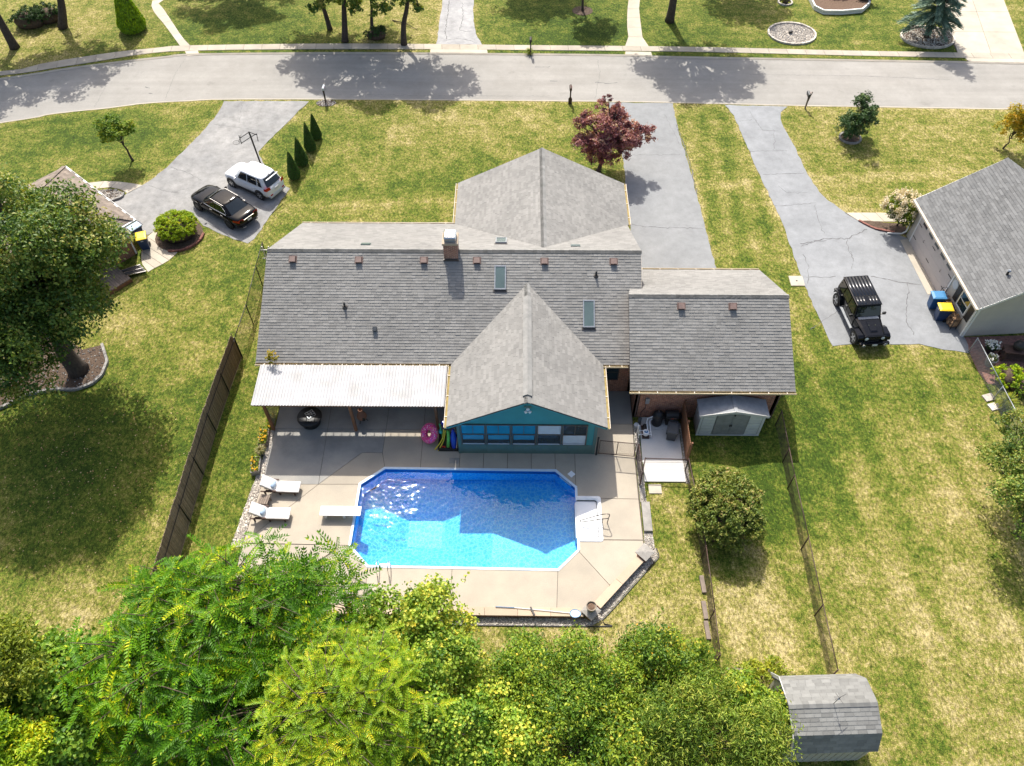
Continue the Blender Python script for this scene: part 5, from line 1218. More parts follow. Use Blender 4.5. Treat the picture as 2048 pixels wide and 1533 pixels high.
chain_fence('chain_link_fence', 'brown chain-link fence beside the big rounded shrub and timber edging', [(8.45, 21.4), (8.60, 18.4), (8.66, 16.64), (8.62, 13.6), (8.56, 11.6)], 1.22, 'brown_metal', spacing=3.1)
chain_fence('chain_link_fence', 'short brown chain-link fence crossing the pale equipment pad', [(6.07, 20.57), (6.30, 21.46), (8.45, 21.40)], 1.15, 'brown_metal', spacing=2.3)
chain_fence('chain_link_fence', 'short brown fence section between gate and equipment pad', [(6.02, 22.2), (6.08, 20.58)], 1.25, 'brown_metal', spacing=1.7)
chain_fence('chain_link_fence', 'galvanised chain-link fence in front of the brick patio at the right', [(25.60, 29.5), (25.76, 26.1), (25.98, 22.1), (26.2, 18.5)], 1.20, 'galvanised', spacing=3.4)
gt = thing('fence_gate', 'brown chain-link gate standing between sunroom corner and gravel strip', 'gate', (3.98, 22.40, 0))
a, b = Vector((4.08, 22.40)), Vector((5.90, 22.22))
for z in (0.12, 1.30): MB().tube([(*a, z), (*b, z)], 0.024, 6).build('rail', M['brown_metal'], gt, True)
for f in (0.0, 0.5, 1.0): c = a.lerp(b, f); MB().tube([(*c, 0.10), (*c, 1.32)], 0.022, 6).build('stile', M['brown_metal'], gt, True)
mb = MB(); mesh_wires(mb, a, b, 0.14, 1.28, th=0.005); mb.build('wire_mesh', M['brown_metal'], gt, True)['kind'] = 'stuff'
MB().tube([(3.97, 22.36, 0), (3.97, 22.36, 1.62)], 0.05, 8).build('gate_post', M['black_metal'], gt, True)
# slatted brown screen beside the bins
wf = thing('slatted_screen', 'brown slatted screen fence between the bins and the plastic shed', 'fence', (8.6, 23.4, 0))
for i in range(22):
    y = 22.12 + i * 0.118; MB().bx(8.56, 8.59, y, y + 0.095, 0.06, 1.55).build('slat', M['wood'], wf, True)
for z in (0.35, 1.25): MB().bx(8.595, 8.635, 22.10, 24.72, z, z + 0.08).build('rail', M['wood'], wf, True)
for y in (22.06, 23.4, 24.68): MB().bx(8.60, 8.68, y - 0.04, y + 0.04, -0.02, 1.66).build('post', M['wood'], wf, True)
# left boundary: dark chain-link with reed screening on the nearer bays
fp = [(-15.93, 36.6), (-15.90, 34.54), (-15.80, 31.36), (-15.90, 28.79)]
chain_fence('chain_link_fence', 'dark chain-link fence along the left wall of the house', fp, 1.62, 'black_metal', spacing=3.0, th=0.006)
rp = [(-15.92, 28.79), (-16.06, 26.22), (-16.16, 23.62), (-16.17, 20.94), (-16.17, 18.3), (-16.15, 15.6), (-16.1, 13.0)]
rs = thing('reed_fence', 'tall brown reed screen fence on dark posts left of the pool', 'fence', (-16.1, 21, 0))
rg = random.Random(4)
for i, (p, q) in enumerate(zip(rp[:-1], rp[1:])):
    p = Vector(p); q = Vector(q); d = (q - p); n = 74; mb = MB(); hh = 2.05 + 0.05 * i
    for k in range(n):
        c = p + d * ((k + 0.5) / n); zt = (1.66 + (hh - 1.66) * min(1, (k + 1) / 6) if i == 0 else hh) + rg.uniform(-0.04, 0.05); off = rg.uniform(-0.012, 0.012)
        mb.bx(c.x + off - 0.012, c.x + off + 0.012, c.y - 0.0185, c.y + 0.0185, 0.05 + rg.uniform(0, .04), zt)
    mb.build('reed_panel', M['reed'], rs, True)
    MB().tube([(p.x + 0.05, p.y, -0.05), (p.x + 0.05, p.y, 1.72)], 0.03, 8).build('post', M['black_metal'], rs, True)
    MB().tube([(p.x + 0.045, p.y, 0.12), (q.x + 0.045, q.y, 0.12)], 0.016, 6).build('bottom_rail', M['reed'], rs, True)
    MB().tube([(p.x + 0.045, p.y, 1.6), (q.x + 0.045, q.y, 1.6)], 0.02, 6).build('top_rail', M['black_metal'], rs, True)
    MB().bx(p.x - 0.045, p.x - 0.022, p.y - 0.03, p.y + 0.03, 0.05, hh).build('batten', M['reed'], rs, True)
# white trellis by the far left corner of the house
tr_ = thing('trellis', 'white wooden trellis leaning by the front left corner of the brick house', 'trellis', (-15.1, 36.0, 0))
for i in range(5): MB().bx(-15.85 + i * 0.40, -15.79 + i * 0.40, 36.10, 36.14, 0.1, 1.75).build('upright', M['white_trim'], tr_, True)
for z in (0.75, 1.45): MB().bx(-16.0, -13.9, 36.07, 36.10, z, z + 0.06).build('crossbar', M['white_trim'], tr_, True)

# ================================================================== DECK AND PATIO THINGS
def lounger(label, x, y, rz, plabel):
    t = thing('sun_lounger', label, 'sun lounger', (x, y, DZ), rz, 'sun loungers by the pool')
    for sy in (-0.27, 0.27): MB().beam((-0.95, sy, 0.26), (0.95, sy, 0.26), 0.05, 0.07).build('side_rail', M['wood_dark'], t)
    for sx in (-0.75, 0.0, 0.75):
        for sy in (-0.27, 0.27): MB().bx(sx - 0.035, sx + 0.035, sy - 0.03, sy + 0.03, 0, 0.23).build('leg', M['wood_dark'], t)
    for sy in (-0.33, 0.33): MB().beam((-0.62, sy, 0.50), (-0.10, sy, 0.46), 0.06, 0.03).build('armrest', M['wood_dark'], t)
    m_ = MB(); m_.bx(-0.20, 1.0, -0.31, 0.31, 0.30, 0.40); m_.build('seat_cushion', M['cushion'], t, bevel=0.03)
    a = math.radians(42); Mx = Matrix.Translation((-0.22, 0, 0.32)) @ Matrix.Rotation(math.pi - a, 4, 'Y').inverted() if False else Matrix.Translation((-0.20, 0, 0.33)) @ Matrix.Rotation(a, 4, 'Y')
    MB().bx(-0.86, 0, -0.31, 0.31, 0, 0.09, Mx).build('back_cushion', M['cushion'], t, bevel=0.03)
    MB().bx(-0.84, 0, -0.29, 0.29, -0.05, -0.01, Mx).build('back_frame', M['wood_dark'], t)
    p = thing('pillow', plabel, 'pillow', (x, y, DZ), rz, 'blue striped pillows')
    Mp = Mx @ Matrix.Translation((-0.24, 0, 0.12)); m_ = MB()
    m_.lathe((0, 0, 0), [(0.02, -0.075), (0.17, -0.055), (0.215, 0.0), (0.17, 0.055), (0.02, 0.075)], 12, None); m_.v = [tuple(Mp @ Vector((v[0] * 0.75, v[1] * 1.1, v[2]))) for v in m_.v]
    m_.build('cover', M['pillow_blue'], p, smooth=True)
lounger('white cushioned sun lounger nearest the house, left of the pool', -11.98, 20.12, math.radians(-2), 'light blue pillow on the sun lounger nearest the house')
lounger('white cushioned sun lounger nearest the leafy tree, left of the pool', -12.2, 18.62, math.radians(-1), 'light blue pillow on the sun lounger nearest the leafy tree')
sd_ = thing('side_table', 'small slatted wooden table between the two sun loungers', 'table', (-12.62, 19.35, DZ), math.radians(-8))
for i in range(5): MB().bx(-0.24 + i * 0.10, -0.155 + i * 0.10, -0.26, 0.26, 0.40, 0.43).build('slat', M['wood_grey'], sd_)
for sx in (-0.2, 0.2):
    for sy in (-0.2, 0.2): MB().bx(sx - 0.025, sx + 0.025, sy - 0.025, sy + 0.025, 0, 0.40).build('leg', M['wood_grey'], sd_)
MB().bx(-0.2, 0.2, -0.16, 0.16, 0.12, 0.14).build('shelf', M['wood_grey'], sd_)
# covered round fire table
ft = thing('fire_table', 'round table under a black fitted cover beneath the patio cover', 'table', (-11.16, 24.26, DZ))
MB().lathe((0, 0, 0), [(0.47, 0), (0.50, 0.05), (0.52, 0.40), (0.64, 0.47), (0.66, 0.55), (0.63, 0.60), (0.3, 0.62), (0.05, 0.625)], 28).build('cover', M['black_plastic'], ft, smooth=True)
MB().bx(-0.07, 0.07, -0.70, -0.60, 0.46, 0.52).build('strap', M['black_plastic'], ft)
gt_ = thing('wire_rack', 'pale square wire rack lying on the black round table', 'rack', (-11.12, 24.36, DZ + 0.63), math.radians(38))
for i in range(4):
    MB().bx(-0.21, 0.21, -0.21 + i * 0.14 - 0.016, -0.21 + i * 0.14 + 0.016, 0.0, 0.02).build('bar', M['galvanised'], gt_); MB().bx(-0.21 + i * 0.14 - 0.016, -0.21 + i * 0.14 + 0.016, -0.21, 0.21, 0.021, 0.04).build('bar', M['galvanised'], gt_)
cm = thing('chiminea', 'rust-brown clay chiminea behind the middle patio post', 'chiminea', (-8.42, 24.42, DZ))
MB().lathe((0, 0, 0.18), [(0.10, 0), (0.22, 0.08), (0.27, 0.24), (0.22, 0.42), (0.12, 0.54), (0.09, 0.70), (0.11, 0.78), (0.13, 0.80), (0.09, 0.80), (0.07, 0.70)], 18).build('body', M['terracotta'], cm, smooth=True)
for k in range(3): q = k * 2.094; MB().tube([(0.15 * math.cos(q), 0.15 * math.sin(q), 0.22), (0.26 * math.cos(q), 0.26 * math.sin(q), 0)], 0.02, 6).build('leg', M['black_metal'], cm)
MB().lathe((0.12, -0.20, 0.42), [(0.02, 0), (0.10, 0.01), (0.11, 0.05), (0.02, 0.05)], 12, Matrix.Rotation(1.4, 4, 'X')).build('mouth', M['black_metal'], cm)
# pool toys
def donut_mat():
    mt, t, b = nodes('donut_icing'); tc = N(t, 'ShaderNodeTexCoord').outputs['Object']
    vo = N(t, 'ShaderNodeTexVoronoi'); vo.inputs['Scale'].default_value = 17; L(t, tc, vo.inputs['Vector'])
    spr = ramp(t, vo.outputs['Distance'], [(0.30, 1.0), (0.36, 0.0)])
    hue = ramp(t, vo.outputs['Color'], [(0.0, (0.9, 0.9, 0.85)), (0.3, (0.03, 0.10, 0.6)), (0.45, (0.75, 0.02, 0.05)), (0.6, (0.9, 0.85, 0.8)), (0.75, (0.8, 0.5, 0.05)), (0.9, (0.2, 0.02, 0.3))], 'CONSTANT')
    c = mixc(t, spr, (0.80, 0.06, 0.28), hue); L(t, c, b.inputs['Base Color']); b.inputs['Roughness'].default_value = 0.3; return mt
M['donut_icing'] = donut_mat(); pm('donut_dough', (0.62, 0.36, 0.15), (0.55, 0.30, 0.12), 0.4, 4)
dn = thing('donut_float', 'pink sprinkled doughnut pool float leaning upright by the patio post', 'pool float', (-4.72, 23.25, DZ), math.radians(-6))
def torus(R_, r_, n, k, lo, hi, tf):
    mb = MB(); V = []; F = []
    for i in range(n):
        a = 2 * math.pi * i / n
        for j in range(k + 1):
            q = lo + (hi - lo) * j / k; V.append(tf @ Vector(((R_ + r_ * math.cos(q)) * math.cos(a), (R_ + r_ * math.cos(q)) * math.sin(a), r_ * math.sin(q))))
    for i in range(n):
        for j in range(k): F.append((i * (k + 1) + j, ((i + 1) % n) * (k + 1) + j, ((i + 1) % n) * (k + 1) + j + 1, i * (k + 1) + j + 1))
    return mb.add(V, F)
Tf = Matrix.Translation((0, 0, 0.55)) @ Matrix.Rotation(math.radians(-38), 4, 'Y') @ Matrix.Rotation(math.radians(28), 4, 'X')
torus(0.36, 0.19, 28, 9, -0.35, math.pi + 0.35, Tf).build('icing', M['donut_icing'], dn, smooth=True); torus(0.36, 0.188, 28, 6, math.pi + 0.35, 2 * math.pi - 0.35, Tf).build('dough', M['donut_dough'], dn, smooth=True)
cr_ = thing('toy_crate', 'low black storage tray for pool toys against the sunroom side wall', 'storage tray', (-3.7, 22.95, DZ))
for a_ in ((-4.25, -3.2, 22.5, 22.56), (-4.25, -3.2, 23.5, 23.56)): MB().bx(a_[0], a_[1], a_[2], a_[3], DZ, 0.24).build('side', M['black_plastic'], cr_, True)
for a_ in ((-4.25, -4.19, 22.56, 23.5), (-3.26, -3.2, 22.56, 23.5)): MB().bx(a_[0], a_[1], a_[2], a_[3], DZ, 0.24).build('side', M['black_plastic'], cr_, True)
MB().bx(-4.25, -3.2, 22.5, 23.56, DZ, 0.05).build('base', M['black_plastic'], cr_, True)
pm('noodle_yellow', (0.75, 0.62, 0.06), (0.66, 0.52, 0.05), 0.6, 6); pm('noodle_green', (0.13, 0.55, 0.22), (0.10, 0.46, 0.18), 0.6, 6); pm('float_blue', (0.015, 0.04, 0.45), (0.02, 0.05, 0.35), 0.3, 5); pm('float_lime', (0.16, 0.55, 0.10), (0.12, 0.45, 0.08), 0.4, 5); pm('ball_teal', (0.04, 0.36, 0.42), (0.05, 0.45, 0.5), 0.4, 4); pm('toy_red', (0.7, 0.05, 0.03), (0.6, 0.04, 0.03), 0.4, 4)
def noodle(label, pts, mat): o = MB().tube(smooth_line(pts, 4), 0.035, 8).build('pool_noodle', M[mat], smooth=True); tag(o, label, 'pool noodle', 'pool noodles in the toy tray')
noodle('yellow pool noodle nearest the doughnut float', [(-4.42, 22.55, 0.10), (-4.05, 22.95, 0.45), (-3.93, 23.2, 1.05)], 'noodle_yellow')
noodle('yellow pool noodle bowed next to the toy ball and wall', [(-4.24, 22.5, 0.10), (-3.97, 22.9, 0.42), (-3.85, 23.15, 1.0)], 'noodle_yellow')
noodle('short green pool noodle standing behind the yellow ones', [(-4.05, 23.2, 0.15), (-4.10, 23.3, 0.9), (-4.16, 23.4, 1.25)], 'noodle_green')
o = MB().tube([(-3.72, 22.62, 0.30), (-3.68, 22.80, 0.8), (-3.68, 22.98, 1.22)], 0.085, 12).build('foam_roll', M['float_lime'], smooth=True); tag(o, 'fat lime green foam roll standing in the toy tray', 'foam roll')
mb = MB()
for k in range(9):
    f = k / 8; mb.v += []; 
mb.loft([[(-3.42 + 0.16 * math.sin(math.pi * (0.12 + 0.76 * f)) * math.cos(q), 22.56 + 0.42 * f + 0.07 * math.sin(q), 0.12 + 1.22 * f + 0.0 * math.sin(q)) for q in np.linspace(0, 2 * math.pi, 11)[:-1]] for f in np.linspace(0, 1, 9)])
o = mb.build('inflatable_raft', M['float_blue'], smooth=True); tag(o, 'dark blue inflatable raft stood on end against the sunroom', 'pool float')
o = MB().lathe((-4.12, 23.32, 0.66), [(0.01, -0.14), (0.09, -0.11), (0.14, 0), (0.09, 0.11), (0.01, 0.14)], 14).build('ball', M['ball_teal'], smooth=True); tag(o, 'teal toy ball on top of the heap in the toy tray', 'ball')
for k, (x, y, lab) in enumerate(((-4.00, 22.66, 'small red toy ball left in the tray front'), (-3.90, 22.64, 'small red toy ball right in the tray front'))):
    o = MB().lathe((x, y, 0.24), [(0.01, -0.05), (0.035, -0.035), (0.05, 0), (0.035, 0.035), (0.01, 0.05)], 10).build('toy_ball', M['toy_red'], smooth=True); tag(o, lab, 'ball', 'small red toy balls')
MB().lathe((-3.98, 24.05, 0.35), [(0.14, -0.32), (0.20, -0.2), (0.20, 0.1), (0.12, 0.2)], 12).build('toy_bucket', M['float_blue']); tag(bpy.data.objects['toy_bucket'], 'blue tub standing by the rear patio post', 'tub')
# planters along the left edge (flowers added with the plants)
def planter(label, c, rz, sz, mat='wood_grey'):
    t = thing('planter_box', label, 'planter', (*c, 0), rz, 'flower planters along the deck'); w2, l2, h = sz
    for s in (-1, 1): MB().bx(-w2, w2, s * l2 - 0.02, s * l2 + 0.02, 0, h).build('board', M[mat], t); MB().bx(s * w2 - 0.02, s * w2 + 0.02, -l2 + 0.02, l2 - 0.02, 0, h * 0.99).build('board', M[mat], t)
    MB().bx(-w2 + 0.02, w2 - 0.02, -l2 + 0.02, l2 - 0.02, 0.02, h - 0.05).build('soil', M['soil'], t); return t
planter('long wooden planter of yellow flowers beside the front patio post', (-13.45, 23.15), math.radians(4), (0.22, 0.48, 0.32))
planter('pale wooden planter of yellow flowers behind the sun loungers', (-13.52, 21.45), math.radians(6), (0.21, 0.46, 0.32), 'cap_grey')
pp = thing('plant_pot', 'dark round pot of dry grass between the two wooden planters', 'plant pot', (-13.42, 22.25, 0)); MB().lathe((0, 0, 0), [(0.14, 0), (0.20, 0.28), (0.22, 0.30), (0.18, 0.30), (0.17, 0.24)], 14).build('pot', M['grey_plastic'], pp); MB().lathe((0, 0, 0.23), [(0.17, 0), (0.02, 0.02)], 12).build('soil', M['soil'], pp)

# pool equipment
fi = thing('pool_filter', 'black domed pool filter tank against the garage wall', 'pool filter', (7.28, 24.36, 0.06))
MB().lathe((0, 0, 0), [(0.26, 0), (0.28, 0.10), (0.28, 0.72), (0.26, 0.85), (0.19, 0.97), (0.08, 1.03), (0.02, 1.04)], 20).build('tank', M['black_plastic'], fi, smooth=True); MB().lathe((0, 0, 0.60), [(0.285, 0), (0.30, 0.02), (0.30, 0.07), (0.285, 0.09)], 20).build('clamp_band', M['black_metal'], fi); MB().tube([(0, 0, 1.03), (0, 0, 1.12)], 0.03, 8).build('valve', M['chrome'], fi)
pu = thing('pool_pump', 'pool pump with clear strainer lid and grey motor on the pale pad', 'pool pump', (6.62, 23.55, 0.06))
MB().lathe((0, 0.0, 0.12), [(0.13, 0), (0.15, 0.05), (0.15, 0.20), (0.17, 0.21), (0.17, 0.25), (0.10, 0.27)], 16).build('strainer', M['white_plastic'], pu); MB().lathe((0, 0, 0.39), [(0.10, 0), (0.06, 0.01)], 12).build('lid', M['bin_lidblue'], pu); MB().tube([(0, 0.1, 0.2), (0, 0.55, 0.2)], 0.11, 12).build('motor', M['black_plastic'], pu); MB().bx(-0.18, 0.18, -0.2, 0.6, 0.0, 0.08).build('base', M['brown_metal'], pu)
pv = thing('pvc_pipes', 'white plastic plumbing joining the pump and the filter tank', 'pipes', (6.7, 23.8, 0.06))
for pts in ([(6.25, 23.55, 0.1), (6.25, 23.55, 0.55), (6.62, 23.55, 0.55), (6.62, 23.55, 0.45)], [(6.25, 23.4, 0.1), (6.25, 23.4, 0.40), (6.9, 23.4, 0.40), (6.9, 23.4, 0.06)], [(6.72, 23.6, 0.38), (6.72, 24.2, 0.38), (6.72, 24.2, 0.72), (7.02, 24.32, 0.72)], [(6.86, 23.42, 0.45), (6.86, 24.24, 0.45), (7.02, 24.34, 0.5)]):
    MB().tube(pts, 0.032, 8).build('pipe', M['white_plastic'], pv, True)
MB().tube([(6.22, 23.75, 0.02), (6.22, 23.75, 0.72)], 0.045, 8).build('standpipe', M['white_plastic'], pv, True)
g1 = thing('gas_grill', 'black barbecue grill with red badge behind the grey bin', 'grill', (8.02, 24.42, 0.06))
MB().bx(-0.30, 0.30, -0.24, 0.24, 0.10, 0.62).build('cabinet', M['black_metal'], g1); mb = MB()
mb.loft([[(x, 0.26 * math.cos(q), 0.64 + 0.30 * math.sin(q)) for q in np.linspace(0, math.pi, 9)] for x in (-0.33, 0.33)], closed=True); mb.build('lid', M['black_metal'], g1, fix=True); MB().tube([(-0.2, -0.30, 0.74), (0.2, -0.30, 0.74)], 0.015, 6).build('handle', M['chrome'], g1); MB().box((0, -0.262, 0.68), (0.13, 0.02, 0.05)).build('badge', M['toy_red'], g1)
for s in (-1, 1): MB().bx(s * 0.42 - 0.1, s * 0.42 + 0.1, -0.2, 0.2, 0.58, 0.61).build('side_shelf', M['black_metal'], g1)
tn = MB().lathe((6.35, 24.30, 0.02), [(0.09, 0), (0.10, 0.05), (0.10, 0.55), (0.06, 0.62), (0.02, 0.64)], 12).build('chlorinator', M['grey_plastic'], smooth=True); tag(tn, 'slim grey canister at the garage corner', 'canister')
bk = MB().lathe((6.18, 24.12, 0.0), [(0.10, 0), (0.13, 0.26), (0.135, 0.26), (0.10, 0.24)], 12).build('bucket', M['blind']); tag(bk, 'pale bucket on the gravel by the garage corner', 'bucket')

# wheelie bins
def wheelie(label, loc, rz, body, lid, s=1.0, sticker=None, cat='bin', nm='wheelie_bin', group=None):
    t = thing(nm, label, cat, loc, rz, group); w0, w1, d0, d1, h = 0.24 * s, 0.30 * s, 0.27 * s, 0.36 * s, 0.95 * s
    mb = MB(); mb.loft([[(-w0, -d0, 0.05), (w0, -d0, 0.05), (w0, d0 * 0.8, 0.05), (-w0, d0 * 0.8, 0.05)], [(-w1, -d1, h), (w1, -d1, h), (w1, d1, h), (-w1, d1, h)]]); mb.build('body', M[body], t, bevel=0.025)
    MB().bx(-w1 - 0.025, w1 + 0.025, -d1 - 0.025, d1 + 0.02, h - 0.04, h).build('rim', M[body], t)
    mb = MB(); mb.loft([[(-w1 - .03, -d1 - .04, h + .003), (w1 + .03, -d1 - .04, h + .003), (w1 + .03, d1 + .03, h + .003), (-w1 - .03, d1 + .03, h + .003)], [(-w1 - .02, -d1 - .03, h + .04), (w1 + .02, -d1 - .03, h + .04), (w1 + .02, d1 + .02, h + .07), (-w1 - .02, d1 + .02, h + .07)], [(-w1 * .7, -d1 * .7, h + .075), (w1 * .7, -d1 * .7, h + .075), (w1 * .7, d1 * .7, h + .10), (-w1 * .7, d1 * .7, h + .10)]]); mb.build('lid', M[lid], t, bevel=0.012)
    MB().tube([(-w1 * .8, d1 + 0.03, h - .02), (-w1 * .8, d1 + 0.11, h + .02), (w1 * .8, d1 + 0.11, h + .02), (w1 * .8, d1 + 0.03, h - .02)], 0.018, 6).build('handle', M[body], t)
    for sx in (-1, 1): MB().lathe((sx * (w0 + 0.03), d0 * 0.8, 0.12), [(0.02, -0.03), (0.12, -0.03), (0.12, 0.03), (0.02, 0.03)], 14, Matrix.Rotation(math.pi / 2, 4, 'Y')).build('wheel', M['black_plastic'], t)
    if sticker: MB().quad((-0.08, -d1 * 0.965 - 0.012, h * 0.82), (0.08, -d1 * 0.965 - 0.012, h * 0.82), (0.08, -d1 * 0.985 - 0.012, h * 0.90), (-0.08, -d1 * 0.985 - 0.012, h * 0.90)).build('emblem', M[sticker], t)
    return t
wheelie('charcoal lidded rubbish bin on the pale pad beside the slatted screen', (7.95, 23.45, 0.06), math.radians(-14), 'grey_plastic', 'grey_plastic', 0.92)
wheelie('navy wheelie bin with yellow lid beside the left brick house', (-24.05, 37.85, 0.02), math.radians(20), 'bin_navy', 'bin_yellow', 1.0, 'blind', group='wheelie bins')
wheelie('blue wheelie bin with pale blue lid behind the yellow-lidded one at the left house', (-24.75, 38.75, 0.02), math.radians(-40), 'bin_navy', 'pillow_blue', 1.0, group='wheelie bins')
wheelie('blue wheelie bin with blue lid next to the tan garage', (24.62, 33.0, 0.02), math.radians(-93), 'bin_blue', 'bin_lidblue', 1.02, group='wheelie bins')
wheelie('navy wheelie bin with yellow lid next to the tan house', (24.72, 32.05, 0.02), math.radians(-93), 'bin_navy', 'bin_yellow', 1.02, 'blind', group='wheelie bins')
o = tag(MB().bx(-0.22, 0.22, -0.16, 0.16, 0, 0.62).build('storage_tub', M['blind'], bevel=0.02), 'pale grey plastic tub wedged between the two bins at the left house', 'tub'); o.location = (-24.42, 38.32, 0.02); o.rotation_euler = (0, 0, math.radians(-40))
# firewood rack
lg = thing('firewood_rack', 'black tubular firewood rack loaded with split logs by the tan house', 'firewood rack', (25.22, 31.75, 0.02), math.radians(4))
for y in (-0.55, 1.75):
    MB().tube([(-0.18, y, 0.0), (-0.18, y, 1.05), (-0.12, y, 1.15), (0.10, y, 1.15), (0.16, y, 1.05), (0.16, y, 0.0)], 0.018, 6).build('end_hoop', M['black_metal'], lg)
for x in (-0.18, 0.16): MB().tube([(x, -0.55, 0.1), (x, 1.75, 0.1)], 0.016, 6).build('rail', M['black_metal'], lg)
pm('log_wood', (0.42, 0.27, 0.15), (0.20, 0.115, 0.07), 0.9, 5, rnd=0.4)
rg = random.Random(9)
for row in range(6):
    for k in range(18):
        y = -0.45 + k * 0.125 + rg.uniform(-.02, .02); z = 0.17 + row * 0.115; r0 = rg.uniform(0.05, 0.065); a = rg.uniform(-0.1, 0.1)
        if row >= 4 and rg.random() < 0.3: continue
        MB().tube([(-0.24 + rg.uniform(-.04, .03), y, z), (0.20 + rg.uniform(-.03, .04), y + a * 0.3, z + rg.uniform(-.02, .02))], r0, 5).build('log', M['log_wood'], lg)

# ================================================================== VEHICLES
def paint(name, c, metal=0.0, rough=0.25):
    if name in MATS: return MATS[name]
    mt, t, b = nodes(name); MATS[name] = mt; tc = N(t, 'ShaderNodeTexCoord').outputs['Object']
    cc = mixc(t, noise(t, tc, 2.0, 3.0), c, tuple(x * 0.85 for x in c)); L(t, cc, b.inputs['Base Color'])
    b.inputs['Roughness'].default_value = 0.09; b.inputs['Specular IOR Level'].default_value = 0.22; b.inputs['Coat Roughness'].default_value = 0.03
    return mt
paint('paint_white', (0.78, 0.80, 0.82)); paint('paint_black', (0.006, 0.006, 0.007)); paint('paint_jeep', (0.005, 0.006, 0.009))
glassy('car_glass', (0.010, 0.016, 0.020), 0.03, 0.7); pm('tyre', (0.012, 0.012, 0.012), (0.02, 0.02, 0.02), 0.8, 9); pm('rim', (0.45, 0.46, 0.47), (0.35, 0.36, 0.37), 0.3, 6, metal=0.7); pm('rim_dark', (0.03, 0.03, 0.03), (0.05, 0.05, 0.05), 0.35, 6, metal=0.5)
pm('tail_red', (0.45, 0.012, 0.008), (0.35, 0.01, 0.006), 0.2, 6); pm('head_light', (0.65, 0.68, 0.70), (0.5, 0.53, 0.55), 0.12, 8); pm('plate', (0.62, 0.64, 0.66), (0.5, 0.5, 0.5), 0.5, 30)
def wheel(t, x, y, r, wd, rim, spokes=5):
    s = 1 if y > 0 else -1; Rm = Matrix.Rotation(math.pi / 2, 4, 'X')
    w_ = MB().lathe((x, y, r), [(r * 0.66, -wd / 2), (r * 0.95, -wd / 2), (r, -wd / 2 + 0.03), (r, wd / 2 - 0.03), (r * 0.95, wd / 2), (r * 0.66, wd / 2)], 24, Rm).build('wheel', M['tyre'], t)
    MB().lathe((x, y, r), [(0.02, -wd / 2 + 0.03), (r * 0.66, -wd / 2 + 0.02), (r * 0.66, wd / 2 - 0.02), (0.02, wd / 2 - 0.03)], 20, Rm).build('rim_back', M['rim_dark'], w_)
    mb = MB(); yo = y + s * (wd / 2 - 0.012)
    for k in range(spokes):
        a = 2 * math.pi * k / spokes; mb.beam((x + 0.03 * math.cos(a), yo, r + 0.03 * math.sin(a)), (x + r * 0.64 * math.cos(a), yo, r + r * 0.64 * math.sin(a)), 0.03, r * 0.20, up=(0, 1, 0) if False else (math.sin(a), 0, -math.cos(a)))
    rg_ = [(x + r * 0.65 * math.cos(q), yo, r + r * 0.65 * math.sin(q)) for q in np.linspace(0, 2 * math.pi, 21)]
    mb.tube(rg_, 0.018, 5, cap=False); mb.lathe((x, yo, r), [(0.01, -0.02), (r * 0.18, -0.02), (r * 0.18, 0.02), (0.01, 0.02)], 10, Rm); mb.build('rim', M[rim], w_)
def body_loft(st):
    """st: (x, half width, z low, z top, crown)"""
    rings = []
    for x, w2, zl, zt, cr_ in st:
        h = zt - zl
        half = [(0, zl), (0.72 * w2, zl), (0.93 * w2, zl + 0.06 * h + 0.02), (w2, zl + 0.35 * h), (w2 * 0.995, zl + 0.66 * h), (0.955 * w2, zt - 0.10 * h), (0.86 * w2, zt - 0.015), (0.5 * w2, zt + cr_ * 0.7), (0, zt + cr_)]
        ring = [(x, -y, z) for y, z in half] + [(x, y, z) for y, z in half[-2:0:-1]]
        rings.append(ring)
    return MB().loft(rings)
